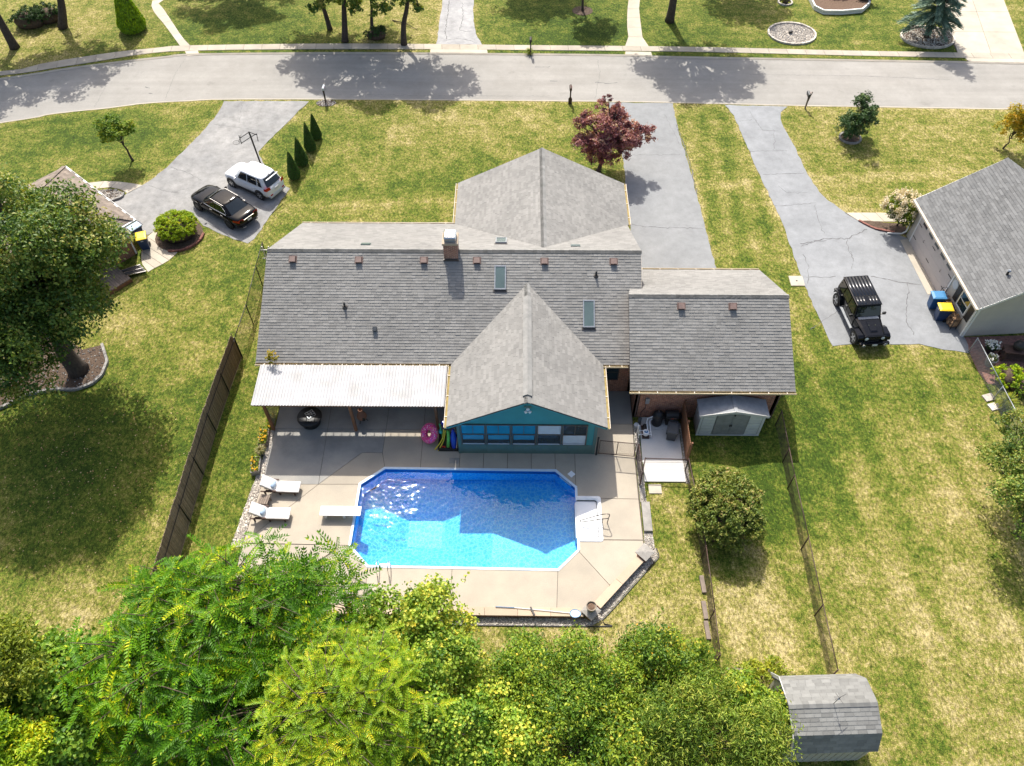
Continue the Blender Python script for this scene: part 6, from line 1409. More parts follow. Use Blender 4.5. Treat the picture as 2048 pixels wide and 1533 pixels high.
def cabin(t, paintm, wb, wr, zb, zr, xs, glass_rows, sub=2):
    """xs = windshield base, roof front, roof rear, backlight base; side glass split at glass_rows"""
    xa, xb, xc, xd = xs
    def ring(f, z):   # f 0 at belt, 1 at roof
        w2 = wb + (wr - wb) * f; x0 = xa + (xb - xa) * f; x3 = xd + (xc - xd) * f
        return [(x0, -w2 * 0.50, z), (x0 - 0.05, -w2 * 0.86, z), (x0 - 0.22, -w2, z), ((x0 + x3) / 2, -w2 * 1.01, z), (x3 + 0.22, -w2, z), (x3 + 0.05, -w2 * 0.86, z), (x3, -w2 * 0.5, z), (x3, w2 * 0.5, z), (x3 + 0.05, w2 * 0.86, z), (x3 + 0.22, w2, z), ((x0 + x3) / 2, w2 * 1.01, z), (x0 - 0.22, w2, z), (x0 - 0.05, w2 * 0.86, z), (x0, w2 * 0.50, z)]
    hh = zr - zb
    mb = MB(); R_ = [ring(-0.12, zb - 0.12 * hh), ring(0, zb), ring(0.5, zb + 0.5 * hh), ring(0.90, zb + 0.90 * hh), ring(1.0, zr - 0.02)]
    top = [(x * 0.9 + (xb + xc) / 2 * 0.1, y * 0.82, zr + 0.012) for x, y, z in R_[-1]]; R_.append(top)
    mb.loft(R_); mb.build('cabin', paintm, t, smooth=True, sub=1)
    # windows, set just proud of the shell
    def sidep(f, x, s): return (x, s * ((wb + (wr - wb) * f) * 1.012 + 0.008), zb + f * hh)
    for s in (-1, 1):
        for (x0, x1, x2, x3) in glass_rows:   # bottom front, bottom rear, top rear, top front
            p = [sidep(0.10, x0, s), sidep(0.10, x1, s), sidep(0.86, x2, s), sidep(0.86, x3, s)]
            MB().quad(*(p if s < 0 else p[::-1])).build('side_window', M['car_glass'], t)
    def fr(f, y, x0, x1, o): return (x0 + (x1 - x0) * f + o[0], y, zb + f * hh + o[1])
    for nm, x0, x1, sg in (('windshield', xa, xb, 1), ('rear_window', xd, xc, -1)):
        o_ = (0.022 * sg, 0.016); m_ = MB(); ys0, ys1 = wb * 0.80, wr * 0.80
        rows = []
        for f in (0.06, 0.35, 0.65, 0.90):
            yy = ys0 + (ys1 - ys0) * f; rows.append([(fr(f, y_, x0 - sg * 0.05 * (abs(y_) / yy) ** 2.5, x1 - sg * 0.05 * (abs(y_) / yy) ** 2.5, o_)) for y_ in np.linspace(-yy, yy, 7)])
        m_.loft(rows, cap=False, closed=False); m_.build(nm, M['car_glass'], t, smooth=True)
def plate_with_text(t, loc, rot, w_, h_, txt=None):
    o = MB().bx(-0.006, 0.006, -w_ / 2, w_ / 2, -h_ / 2, h_ / 2).build('licence_plate', M['plate'], t); o.location = loc; o.rotation_euler = rot; return o
# white compact SUV
hd = math.atan2(0.51, -0.86)
sv_ = thing('parked_car', 'white compact hatchback SUV parked on the left driveway', 'car', (-18.27, 44.02, 0.022), hd, 'cars parked on the left driveway')
PW = M['paint_white']
body_loft([(-2.10, 0.66, 0.42, 0.86, 0.01), (-2.04, 0.80, 0.30, 1.02, 0.01), (-1.80, 0.87, 0.24, 1.08, 0.01), (-1.2, 0.885, 0.22, 1.06, 0.01), (-0.3, 0.885, 0.22, 1.03, 0.01), (0.5, 0.885, 0.22, 1.02, 0.02), (0.95, 0.885, 0.22, 1.01, 0.05), (1.4, 0.87, 0.22, 0.97, 0.05), (1.75, 0.84, 0.24, 0.90, 0.04), (1.98, 0.74, 0.28, 0.80, 0.02), (2.10, 0.58, 0.34, 0.70, 0.0)]).build('body', PW, sv_, smooth=True, sub=1)
cabin(sv_, PW, 0.83, 0.64, 1.03, 1.66, (1.05, 0.35, -1.62, -2.0), [(0.55, -0.28, -0.28, 0.22), (-0.34, -1.18, -1.12, -0.34), (-1.28, -1.62, -1.38, -1.20)])
for x in (1.30, -1.26):
    for y in (0.76, -0.76):
        MB().lathe((x, y * 1.165, 0.36), [(0.02, -0.01), (0.42, -0.01), (0.42, 0.01), (0.02, 0.01)], 24, Matrix.Rotation(math.pi / 2, 4, 'X')).build('wheel_arch', M['black_plastic'], sv_); wheel(sv_, x, y * 1.07, 0.335, 0.21, 'rim', 5)
for s in (-1, 1):
    MB().bx(-1.15, 1.1, s * 0.87 - 0.02, s * 0.87 + 0.03, 0.22, 0.32).build('sill', M['black_plastic'], sv_)
    tl = MB(); tl.add([(-2.065, s * 0.50, 0.90), (-1.80, s * 0.885, 0.92), (-1.80, s * 0.885, 1.10), (-2.03, s * 0.52, 1.12), (-1.98, s * 0.84, 0.90), (-1.96, s * 0.83, 1.12)], [(0, 4, 5, 3), (4, 1, 2, 5)]); tl.v = [(v[0] - 0.03, v[1] * 1.01, v[2]) for v in tl.v]; tl.build('tail_light', M['tail_red'], sv_)
    MB().bx(1.78, 2.0, s * 0.58 - 0.13, s * 0.58 + 0.10, 0.58, 0.70).build('headlight', M['head_light'], sv_)
    MB().box((0.62, s * 0.99, 1.08), (0.10, 0.17, 0.12)).build('mirror', PW, sv_, bevel=0.02)
    for x in (-0.05, -0.95): MB().bx(x - 0.08, x + 0.08, s * 0.885, s * 0.885 + s * 0.03 if s > 0 else s * 0.885 + 0.0, 0.88, 0.91).build('door_handle', PW, sv_) if s > 0 else MB().bx(x - 0.08, x + 0.08, -0.915, -0.885, 0.88, 0.91).build('door_handle', PW, sv_)
    MB().bx(-2.13, -2.08, s * 0.55 - 0.1, s * 0.55 + 0.1, 0.46, 0.53).build('reflector', M['tail_red'], sv_)
MB().bx(-2.14, -1.95, -0.72, 0.72, 0.30, 0.48).build('rear_bumper', M['blind'], sv_, bevel=0.03); MB().bx(-1.74, -1.58, -0.02, 0.02, 1.67, 1.74).build('antenna', M['black_plastic'], sv_)
plate_with_text(sv_, (-2.125, 0, 0.80), (0, math.radians(-8), 0), 0.34, 0.17); MB().bx(-1.98, -1.90, -0.55, 0.55, 1.60, 1.64).build('spoiler', PW, sv_)
# black saloon
hd = math.atan2(0.58, -0.81)
sd = thing('parked_car', 'long black saloon car parked nearest the round bush', 'car', (-19.72, 41.33, 0.022), hd, 'cars parked on the left driveway')
PB = M['paint_black']
body_loft([(-2.54, 0.70, 0.42, 0.88, 0.01), (-2.45, 0.84, 0.30, 1.00, 0.02), (-2.0, 0.93, 0.22, 1.02, 0.03), (-1.2, 0.95, 0.20, 0.98, 0.02), (0.0, 0.95, 0.20, 0.94, 0.02), (0.9, 0.95, 0.20, 0.93, 0.04), (1.5, 0.94, 0.20, 0.90, 0.06), (2.0, 0.91, 0.21, 0.84, 0.05), (2.35, 0.82, 0.24, 0.76, 0.03), (2.54, 0.62, 0.30, 0.66, 0.0)]).build('body', PB, sd, smooth=True, sub=1)
cabin(sd, PB, 0.86, 0.62, 0.95, 1.46, (1.12, 0.28, -1.05, -1.85), [(0.72, -0.22, -0.22, 0.15), (-0.28, -1.22, -0.98, -0.28)])
for x in (1.58, -1.50):
    for y in (0.82, -0.82):
        MB().lathe((x, y * 1.162, 0.36), [(0.02, -0.01), (0.41, -0.01), (0.41, 0.01), (0.02, 0.01)], 24, Matrix.Rotation(math.pi / 2, 4, 'X')).build('wheel_arch', M['black_plastic'], sd); wheel(sd, x, y * 1.07, 0.345, 0.23, 'rim_dark', 10)
for s in (-1, 1):
    tl = MB(); tl.add([(-2.50, s * 0.42, 0.80), (-2.44, s * 0.80, 0.80), (-2.40, s * 0.80, 0.96), (-2.46, s * 0.42, 0.96), (-2.05, s * 0.945, 0.82), (-2.05, s * 0.935, 0.95)], [(0, 1, 2, 3), (1, 4, 5, 2)]); tl.v = [(v[0] - 0.035, v[1] * 1.012, v[2]) for v in tl.v]; tl.build('tail_light', M['tail_red'], sd)
    MB().bx(2.18, 2.42, s * 0.60 - 0.14, s * 0.60 + 0.10, 0.54, 0.63).build('headlight', M['head_light'], sd); MB().box((0.78, s * 1.02, 1.0), (0.11, 0.18, 0.11)).build('mirror', PB, sd, bevel=0.02)
    # chrome line round the side glass
    pts = [(0.80, s * 0.885, 0.98), (0.2, s * 0.80, 1.27), (-0.2, s * 0.70, 1.40), (-0.9, s * 0.70, 1.39), (-1.30, s * 0.80, 1.22), (-1.42, s * 0.885, 1.02), (-0.3, s * 0.90, 0.99), (0.80, s * 0.885, 0.98)]
    MB().tube(pts, 0.012, 5).build('window_trim', M['chrome'], sd)
    for x in (0.05, -1.0): MB().box((x, s * 0.957, 0.84), (0.2, 0.025, 0.03)).build('door_handle', M['chrome'], sd)
    MB().bx(-2.55, -2.48, s * 0.5 - 0.12, s * 0.5 + 0.12, 0.32, 0.37).build('exhaust', M['chrome'], sd)
    MB().beam((0.25, s * 0.63, 1.452), (-1.03, s * 0.63, 1.452), 0.02, 0.012).build('roof_moulding', M['chrome'], sd)
MB().bx(-2.575, -2.54, -0.42, 0.42, 0.86, 0.885).build('trunk_strip', M['chrome'], sd); plate_with_text(sd, (-2.575, 0, 0.72), (0, math.radians(-6), 0), 0.32, 0.16); MB().bx(-1.10, -0.95, -0.015, 0.015, 1.47, 1.53).build('antenna', M['black_plastic'], sd)
# black boxy off-roader facing the camera
hd = math.atan2(-0.995, 0.095)
jp = thing('off_road_car', 'black boxy off-road vehicle with slotted grille on the right driveway', 'car', (19.85, 31.75, 0.022), hd)
PJ = M['paint_jeep']; paint('rib_black', (0.02, 0.02, 0.022), rough=0.2); _n = M['rib_black'].node_tree.nodes['Principled BSDF'].inputs; _n['Roughness'].default_value = 0.3; _n['Specular IOR Level'].default_value = 1.0
mb = MB(); mb.loft([[(-2.05, -0.78, 0.52), (-2.05, 0.78, 0.52), (-2.05, 0.80, 1.12), (-2.05, -0.80, 1.12)], [(0.68, -0.78, 0.52), (0.68, 0.78, 0.52), (0.68, 0.80, 1.10), (0.68, -0.80, 1.10)]]); mb.build('tub', PJ, jp, bevel=0.05)
mb = MB(); mb.loft([[(0.66, -0.74, 0.60), (0.66, 0.74, 0.60), (0.66, 0.76, 1.06), (0.66, 0.60, 1.12), (0.66, -0.60, 1.12), (0.66, -0.76, 1.06)], [(1.35, -0.66, 0.58), (1.35, 0.66, 0.58), (1.35, 0.67, 1.02), (1.35, 0.52, 1.08), (1.35, -0.52, 1.08), (1.35, -0.67, 1.02)], [(1.98, -0.58, 0.56), (1.98, 0.58, 0.56), (1.98, 0.58, 0.96), (1.98, 0.46, 1.02), (1.98, -0.46, 1.02), (1.98, -0.58, 0.96)]]); mb.build('hood', PJ, jp, bevel=0.03)
MB().bx(0.60, 0.80, -0.60, 0.60, 1.115, 1.135).build('cowl', M['galvanised'], jp); 
mb = MB(); mb.loft([[(0.95, -0.26, 1.10), (0.95, 0.26, 1.10), (1.75, 0.20, 1.055), (1.75, -0.20, 1.055)], [(1.0, -0.22, 1.14), (1.0, 0.22, 1.14), (1.65, 0.17, 1.10), (1.65, -0.17, 1.10)]]); mb.build('hood_bulge', PJ, jp, fix=True)
MB().bx(1.96, 2.03, -0.62, 0.62, 0.58, 1.00).build('grille', PJ, jp, bevel=0.02)
for k in range(7): MB().bx(2.031, 2.045, -0.31 + k * 0.0975 - 0.03, -0.31 + k * 0.0975 + 0.03, 0.66, 0.94).build('grille_slot', M['chrome' if False else 'black_metal'], jp); MB().bx(2.028, 2.040, -0.31 + k * 0.0975 - 0.040, -0.31 + k * 0.0975 + 0.040, 0.63, 0.66).build('slot_trim', M['chrome'], jp)
for s in (-1, 1):
    MB().lathe((2.03, s * 0.47, 0.83), [(0.11, -0.02), (0.11, 0.02), (0.09, 0.035), (0.01, 0.045)], 16, Matrix.Rotation(math.pi / 2, 4, 'Y')).build('headlight', M['head_light'], jp)
    mb = MB(); pr2 = [(2.02, 0.70), (1.98, 0.86), (1.80, 0.94), (1.30, 0.94), (1.05, 0.80), (0.90, 0.55)]
    mb.loft([[(x, s * 0.56, z) for x, z in pr2] + [(x - 0.0, s * 0.56, z - 0.05) for x, z in pr2[::-1]], [(x, s * 0.94, z - 0.01) for x, z in pr2] + [(x, s * 0.94, z - 0.07) for x, z in pr2[::-1]]]); mb.build('front_fender', PJ, jp, fix=True)
    mb = MB(); pr2 = [(-0.95, 0.55), (-1.10, 0.82), (-1.30, 0.94), (-1.75, 0.94), (-1.95, 0.80), (-2.0, 0.60)]
    mb.loft([[(x, s * 0.76, z) for x, z in pr2] + [(x, s * 0.76, z - 0.05) for x, z in pr2[::-1]], [(x, s * 0.94, z - 0.01) for x, z in pr2] + [(x, s * 0.94, z - 0.07) for x, z in pr2[::-1]]]); mb.build('rear_fender', PJ, jp, fix=True)
    MB().bx(0.78, 2.0, s * 0.90 - 0.03, s * 0.90 + 0.03, 0.865, 0.885).build('marker', M['chrome'], jp) if False else None
    MB().bx(-0.9, 0.85, s * 0.84 - 0.07, s * 0.84 + 0.07, 0.42, 0.48).build('side_step', M['galvanised'], jp)
    # side glass and pillars
    for x0_, x1_, x2_, x3_ in ((0.42, -0.38, -0.38, 0.22), (-0.46, -1.18, -1.18, -0.46), (-1.28, -1.95, -1.92, -1.28)):
        p = [(x0_, s * 0.812, 1.16), (x1_, s * 0.812, 1.16), (x2_, s * 0.735, 1.68), (x3_, s * 0.735, 1.68)]; MB().quad(*(p if s < 0 else p[::-1])).build('side_window', M['car_glass'], jp)
    for x in (-0.40, -1.22): MB().bx(x - 0.12, x - 0.02, s * 0.82 - 0.02, s * 0.82 + 0.02, 0.98, 1.02).build('door_handle', M['chrome'], jp); MB().beam((x + 0.02 - 0.02, s * 0.815, 0.55), (x, s * 0.815, 1.12), 0.012, 0.012).build('door_seam', M['black_metal'], jp)
    MB().box((0.50, s * 0.98, 1.22), (0.10, 0.20, 0.17)).build('mirror', M['black_plastic'], jp, bevel=0.02); MB().beam((0.50, s * 0.80, 1.14), (0.50, s * 0.92, 1.18), 0.04, 0.04).build('mirror_arm', M['black_plastic'], jp)
mb = MB(); mb.loft([[(0.60, -0.79, 1.10), (0.60, 0.79, 1.10), (-2.04, 0.79, 1.11), (-2.04, -0.79, 1.11)], [(0.30, -0.71, 1.72), (0.30, 0.71, 1.72), (-1.98, 0.71, 1.72), (-1.98, -0.71, 1.72)]]); mb.build('cabin', PJ, jp, bevel=0.03)
MB().bx(-2.02, 0.33, -0.74, 0.74, 1.725, 1.80).build('hard_top', M['paint_jeep'], jp, bevel=0.04)
for k in range(7): MB().tube([(-1.95, -0.60 + k * 0.20, 1.738), (-0.42, -0.60 + k * 0.20, 1.738)], 0.085, 24).build('roof_rib', M['rib_black'], jp, smooth=True)
for k in (0, 1, 2, 4, 5, 6): MB().tube([(-0.32, -0.56 + k * 0.185, 1.738), (0.24, -0.54 + k * 0.18, 1.736)], 0.085, 24).build('roof_rib', M['rib_black'], jp, smooth=True)
MB().tube([(-0.37, -0.72, 1.80), (-0.40, 0, 1.805), (-0.37, 0.72, 1.80)], 0.012, 6).build('roof_seam', M['black_metal'], jp)
mb = MB(); mb.quad((0.615, -0.70, 1.17), (0.615, 0.70, 1.17), (0.345, 0.64, 1.68), (0.345, -0.64, 1.68)); mb.build('windshield', M['car_glass'], jp)
mb = MB(); mb.quad((-2.055, -0.6, 1.2), (-2.03, -0.56, 1.66), (-2.03, 0.56, 1.66), (-2.055, 0.6, 1.2)); mb.build('rear_window', M['car_glass'], jp)
MB().bx(2.08, 2.28, -0.86, 0.86, 0.48, 0.66).build('front_bumper', M['paint_jeep'], jp, bevel=0.04); MB().bx(-2.25, -2.05, -0.82, 0.82, 0.48, 0.66).build('rear_bumper', M['black_plastic'], jp, bevel=0.03); plate_with_text(jp, (2.29, 0, 0.56), (0, 0, 0), 0.30, 0.14)
for s in (-1, 1): MB().tube([(2.285, s * 0.72, 0.52), (2.29, s * 0.60, 0.49), (2.29, s * 0.50, 0.55), (2.285, s * 0.62, 0.62), (2.285, s * 0.72, 0.60), (2.285, s * 0.72, 0.52)], 0.018, 6).build('fog_trim', M['chrome'], jp)
for x in (1.50, -1.50):
    for y in (0.80, -0.80): wheel(jp, x, y, 0.405, 0.27, 'rim', 5)
MB().lathe((-2.20, 0.05, 0.98), [(0.02, -0.12), (0.38, -0.12), (0.38, 0.10), (0.02, 0.10)], 22, Matrix.Rotation(math.pi / 2, 4, 'Y')).build('spare_wheel', M['tyre'], jp)
for y in (-0.3, 0.3): MB().tube([(1.25, y * 0.6, 1.13), (1.30, y * 0.6, 1.15)], 0.02, 6).build('washer_jet', M['chrome'], jp)

# ================================================================== STREET FURNITURE
hp = thing('basketball_hoop', 'black steel basketball hoop frame without backboard by the left driveway', 'basketball hoop', (-18.48, 46.55, 0))
MB().tube([(0, 0, 0), (-0.12, 0.0, 2.35), (-0.15, 0, 2.62)], 0.06, 8).build('pole', M['black_metal'], hp)
for a, b in (((-0.12, 0, 2.6), (-0.75, -0.35, 2.35)), ((-0.12, 0, 2.2), (-0.75, -0.35, 1.95)), ((-0.75, -0.75, 2.35), (-0.75, 0.05, 2.35)), ((-0.75, -0.35, 1.9), (-0.75, -0.35, 2.6)), ((-0.12, 0, 2.6), (0.25, 0.25, 2.2)), ((0.25, 0.25, 2.3), (0.22, 0.22, 1.7)), ((-0.12, 0, 2.2), (0.25, 0.25, 2.3))):
    MB().tube([a, b], 0.025, 6).build('arm', M['black_metal'], hp)
MB().tube([(-1.0 + 0.23 * math.cos(q), -0.55 + 0.23 * math.sin(q), 2.15) for q in np.linspace(0, 2 * math.pi, 17)], 0.012, 5).build('rim', M['black_metal'], hp)
def mailbox(label, px_, py_, boxm, postm, h=1.05, rz=0.0, extra=None):
    p = at(px_, py_); t = thing('mailbox', label, 'mailbox', (p.x, p.y, 0), rz, 'mailboxes along the street')
    MB().bx(-0.05, 0.05, -0.05, 0.05, -0.02, h).build('post', M[postm], t)
    MB().bx(-0.06, 0.06, -0.05, 0.45, h - 0.12, h - 0.02).build('arm', M[postm], t)
    mb = MB(); prof = [(-0.09, 0), (0.09, 0), (0.09, 0.12), (0.064, 0.184), (0, 0.21), (-0.064, 0.184), (-0.09, 0.12)]
    mb.loft([[(x, -0.08, h + z) for x, z in prof], [(x, 0.45, h + z) for x, z in prof]]); mb.build('box', M[boxm], t, fix=True)
    MB().bx(0.092, 0.10, 0.10, 0.14, h + 0.05, h + 0.25).build('flag', M['toy_red'], t)
    return t
mailbox('white-topped mailbox on a dark post in a mulch ring beside the left driveway', 652, 207, 'blind', 'bark', 1.1)
mailbox('black mailbox on a slim post across the street with plants at its foot', 1061, 112, 'black_metal', 'black_metal', 1.2)
m3 = mailbox('rust-brown mailbox post with shaped foot near the red-leaved tree', 1140, 208, 'brown_metal', 'brown_metal', 1.15)
mb = MB(); mb.loft([[(-.14, -.04, 0), (.14, -.04, 0), (.14, .04, 0), (-.14, .04, 0)], [(-.14, -.04, 0.42), (.14, -.04, 0.42), (.14, .04, 0.42), (-.14, .04, 0.42)], [(-.06, -.04, 0.55), (.06, -.04, 0.55), (.06, .04, 0.55), (-.06, .04, 0.55)]]); mb.build('foot_board', M['brown_metal'], m3)
m4 = mailbox('grey mailbox on a leaning weathered post by the right driveway', 1610, 218, 'grey_plastic', 'wood_grey', 1.05); MB().beam((0, -0.06, 0.6), (0.14, -0.06, 1.45), 0.07, 0.05).build('brace', M['wood_grey'], m4)
# brick patio of the right neighbour with table, grill and pots
bp_ = sheet('brick_patio', [(25.62, 30.62), (25.66, 28.0), (25.9, 27.2), (28.0, 26.9), (33.0, 26.9), (33.0, 30.9), (28.8, 30.75)], 0.016, M['brick_floor'])
pt_ = thing('patio_bench_table', 'dark wooden grill table on the brick patio beside the tan gable', 'table', (28.1, 29.0, 0.02), math.radians(-8))
for i in range(5): MB().bx(-0.95, 0.95, -0.32 + i * 0.13, -0.20 + i * 0.13, 0.72, 0.76).build('slat', M['wood_dark'], pt_)
for sx in (-0.85, 0.85):
    for sy in (-0.26, 0.26): MB().bx(sx - 0.05, sx + 0.05, sy - 0.05, sy + 0.05, 0, 0.72).build('leg', M['wood_dark'], pt_)
MB().bx(-0.9, 0.9, -0.28, 0.28, 0.2, 0.24).build('shelf', M['wood_dark'], pt_)
eg = MB().lathe((27.85, 29.1, 0.76), [(0.16, 0), (0.28, 0.14), (0.31, 0.30), (0.26, 0.46), (0.14, 0.56), (0.05, 0.60)], 18).build('ceramic_grill', M['black_metal'], smooth=True); tag(eg, 'dark egg-shaped grill standing in the wooden table', 'grill')
# timber steps along the middle fence, stepping pad, pavers, right edge bricks
rg = random.Random(2)
for k, (pxy, lab) in enumerate((((1405, 1170), 'short timber edging block nearest the shrub along the middle fence'), ((1409, 1222), 'second timber edging block along the middle fence'), ((1414, 1262), 'timber edging block nearest the leafy thicket along the middle fence'))):
    p = at(*pxy); o = MB().bx(-0.10, 0.10, -0.42, 0.42, -0.02, 0.12).build('timber_edging', M['wood_grey'], bevel=0.01); o.location = (p.x, p.y, 0); o.rotation_euler = (0, 0, math.radians(2)); tag(o, lab, 'timber', 'timber blocks along the middle fence')
o = MB().bx(-0.32, 0.32, -0.26, 0.26, -0.01, 0.05).build('paving_slab', M['walk_pale']); o.location = at(1310, 979); tag(o, 'single square paving slab in the dry grass below the equipment pad', 'paving slab')
o = MB().bx(-0.42, 0.42, -0.42, 0.42, -0.01, 0.05).build('utility_cover', M['walk_pale']); o.location = at(1593, 563); tag(o, 'small square concrete utility cover beside the right driveway', 'utility cover')
MB().lathe((0, 0, 0.05), [(0.06, 0), (0.05, 0.006), (0.01, 0.006)], 10).build('plug', M['black_metal'], o)
for pxy, lab in (((1977, 796), 'upper pale stepping block by the galvanised fence'), ((1988, 814), 'lower pale stepping block by the galvanised fence')):
    o = MB().bx(-0.3, 0.3, -0.22, 0.22, -0.01, 0.07).build('stepping_block', M['stone_pale']); o.location = at(*pxy); o.rotation_euler = (0, 0, 0.3); tag(o, lab, 'paving block', 'stepping blocks')
ts_ = MB().bx(-1.0, 1.0, -0.09, 0.09, -0.02, 0.14).build('timber_edging', M['wood_grey']); ts_.location = at(1500, 1343); tag(ts_, 'long weathered timber lying just above the gambrel shed', 'timber')
# left neighbour: metal ramp, deck boards
rm = thing('access_ramp', 'folding metal ramp with dark grip strips at the left house', 'ramp', (-24.1, 35.6, 0))
A = [(-24.82, 35.45), (-23.96, 36.24), (-23.38, 35.64), (-24.31, 34.99)]
Pm = lambda u_, v_, z: (Vector(A[0]).lerp(Vector(A[1]), u_)).lerp(Vector(A[3]).lerp(Vector(A[2]), u_), v_)
def rq(u0, u1, v0, v1, z): 
    return [(*Pm(u, v, 0), z + 0.26 * (1 - u)) for u, v in ((u0, v0), (u1, v0), (u1, v1), (u0, v1))]
for v0, v1 in ((0.0, 0.06), (0.47, 0.53), (0.94, 1.0)):
    q0, q1 = rq(0, 1, v0, v1, 0.03), rq(0, 1, v0, v1, 0.09); MB().loft([q0, q1]).build('rail', M['chrome'], rm, True)
for v0, v1 in ((0.06, 0.47), (0.53, 0.94)): MB().loft([rq(0, 1, v0, v1, 0.02), rq(0, 1, v0, v1, 0.05)]).build('grip_strip', M['black_plastic'], rm, True)
dk = thing('wooden_deck', 'weathered low wooden deck beside the left brick house', 'deck', (-25.5, 34.2, 0))
e1 = Vector((-0.763, 0.646)); e2 = Vector((-0.646, -0.763)); o0 = Vector((-24.05, 34.75))
for i in range(26):
    a = o0 + e1 * (0.02) + e2 * (i * 0.15); b = a + e1 * 2.1
    MB().beam((*a, 0.26), (*b, 0.26), 0.135, 0.035).build('deck_board', M['wood_grey'], dk, True)
a = o0 + e2 * (-0.08); MB().beam((*(a), 0.12), (*(o0 + e2 * 3.9), 0.12), 0.04, 0.22).build('skirt_board', M['wood'], dk, True)
# ================================================================== VEGETATION
G_ = lambda *c: c
leafmat('leaf_oak', [(0.0, (0.043, 0.094, 0.022)), (0.35, (0.105, 0.194, 0.033)), (0.65, (0.238, 0.308, 0.053)), (0.85, (0.422, 0.402, 0.095)), (1.0, (0.358, 0.305, 0.099))])
leafmat('leaf_sumac', [(0.0, (0.049, 0.146, 0.005)), (0.4, (0.113, 0.287, 0.005)), (0.75, (0.258, 0.419, 0.006)), (0.92, (0.490, 0.529, 0.010)), (1.0, (0.614, 0.619, 0.010))], 0.36)
leafmat('leaf_locust', [(0.0, (0.071, 0.165, 0.007)), (0.4, (0.188, 0.332, 0.012)), (0.75, (0.355, 0.471, 0.015)), (1.0, (0.746, 0.642, 0.022))], 0.36)
leafmat('leaf_vine', [(0.0, (0.053, 0.141, 0.013)), (0.4, (0.166, 0.301, 0.027)), (0.75, (0.375, 0.482, 0.055)), (0.95, (0.652, 0.636, 0.083)), (1.0, (0.765, 0.588, 0.066))], 0.34)
leafmat('leaf_bush', [(0.0, (0.052, 0.127, 0.013)), (0.4, (0.140, 0.254, 0.021)), (0.75, (0.317, 0.413, 0.034)), (0.96, (0.577, 0.534, 0.058)), (1.0, (0.765, 0.389, 0.034))], 0.34)
leafmat('leaf_willow', [(0.0, (0.067, 0.146, 0.016)), (0.4, (0.181, 0.302, 0.031)), (0.8, (0.407, 0.502, 0.078)), (1.0, (0.679, 0.668, 0.125))], 0.34)
leafmat('leaf_yew', [(0.0, (0.115, 0.227, 0.008)), (0.5, (0.325, 0.488, 0.013)), (0.85, (0.617, 0.650, 0.014)), (1.0, (0.850, 0.747, 0.021))], 0.25)
leafmat('leaf_arb', [(0.0, (0.023, 0.066, 0.012)), (0.6, (0.058, 0.137, 0.021)), (1.0, (0.117, 0.205, 0.030))], 0.15)
leafmat('leaf_dark', [(0.0, (0.022, 0.058, 0.019)), (0.5, (0.054, 0.118, 0.032)), (0.9, (0.136, 0.208, 0.072)), (1.0, (0.256, 0.288, 0.128))], 0.2, 0.45, 0.25)
leafmat('leaf_plum', [(0.0, (0.102, 0.041, 0.053)), (0.4, (0.277, 0.104, 0.118)), (0.75, (0.490, 0.236, 0.216)), (1.0, (0.628, 0.501, 0.326))], 0.3)
leafmat('leaf_gold', [(0.0, (0.135, 0.150, 0.012)), (0.5, (0.390, 0.330, 0.022)), (0.9, (0.690, 0.480, 0.024)), (1.0, (0.750, 0.390, 0.024))], 0.3)
leafmat('leaf_pink', [(0.0, (0.058, 0.111, 0.018)), (0.45, (0.156, 0.215, 0.031)), (0.72, (0.299, 0.319, 0.068)), (0.88, (0.468, 0.390, 0.143)), (1.0, (0.546, 0.338, 0.154))], 0.3)
leafmat('leaf_lime', [(0.0, (0.092, 0.149, 0.014)), (0.5, (0.230, 0.299, 0.023)), (1.0, (0.483, 0.460, 0.046))], 0.35)
leafmat('leaf_spruce', [(0.0, (0.045, 0.093, 0.060)), (0.5, (0.125, 0.201, 0.134)), (1.0, (0.291, 0.389, 0.277))], 0.1)
leafmat('petal_cream', [(0.0, (0.632, 0.517, 0.345)), (1.0, (0.900, 0.828, 0.644))], 0.2)
leafmat('petal_yellow', [(0.0, (0.55, 0.30, 0.01)), (1.0, (0.85, 0.55, 0.02))], 0.2)
leafmat('petal_white', [(0.0, (0.70, 0.70, 0.66)), (1.0, (0.85, 0.85, 0.82))], 0.2)
leafmat('leaf_fallen', [(0.0, (0.16, 0.08, 0.03)), (0.5, (0.38, 0.22, 0.07)), (1.0, (0.62, 0.48, 0.26))], 0.1)
leafmat('grass_dry', [(0.0, (0.12, 0.15, 0.03)), (1.0, (0.44, 0.36, 0.15))], 0.3)
def unit(a): return a / np.maximum(1e-9, np.linalg.norm(a, axis=-1, keepdims=True))
def leaf_geo(g, pos, nrm, size, aspect=0.55, fold=0.18, dirv=None):
    n = len(pos); nrm = unit(nrm)
    d = g.normal(size=(n, 3)) if dirv is None else dirv + 0.35 * g.normal(size=(n, 3))
    d = unit(d - nrm * np.sum(d * nrm, 1, keepdims=True)); s = np.cross(nrm, d)
    sz = (size * (0.65 + 0.7 * g.random(n)))[:, None]
    a = pos - d * sz * 0.5; c = pos + d * sz * 0.5; m_ = pos - d * sz * 0.05 + nrm * (sz * fold)
    V = np.stack([a, m_ + s * sz * aspect * 0.5, c, m_ - s * sz * aspect * 0.5], 1).reshape(-1, 3)
    b = (np.arange(n) * 4)[:, None]
    F = np.concatenate([b + np.array([[0, 2, 1]]), b + np.array([[0, 3, 2]])], 0)
    return V, F
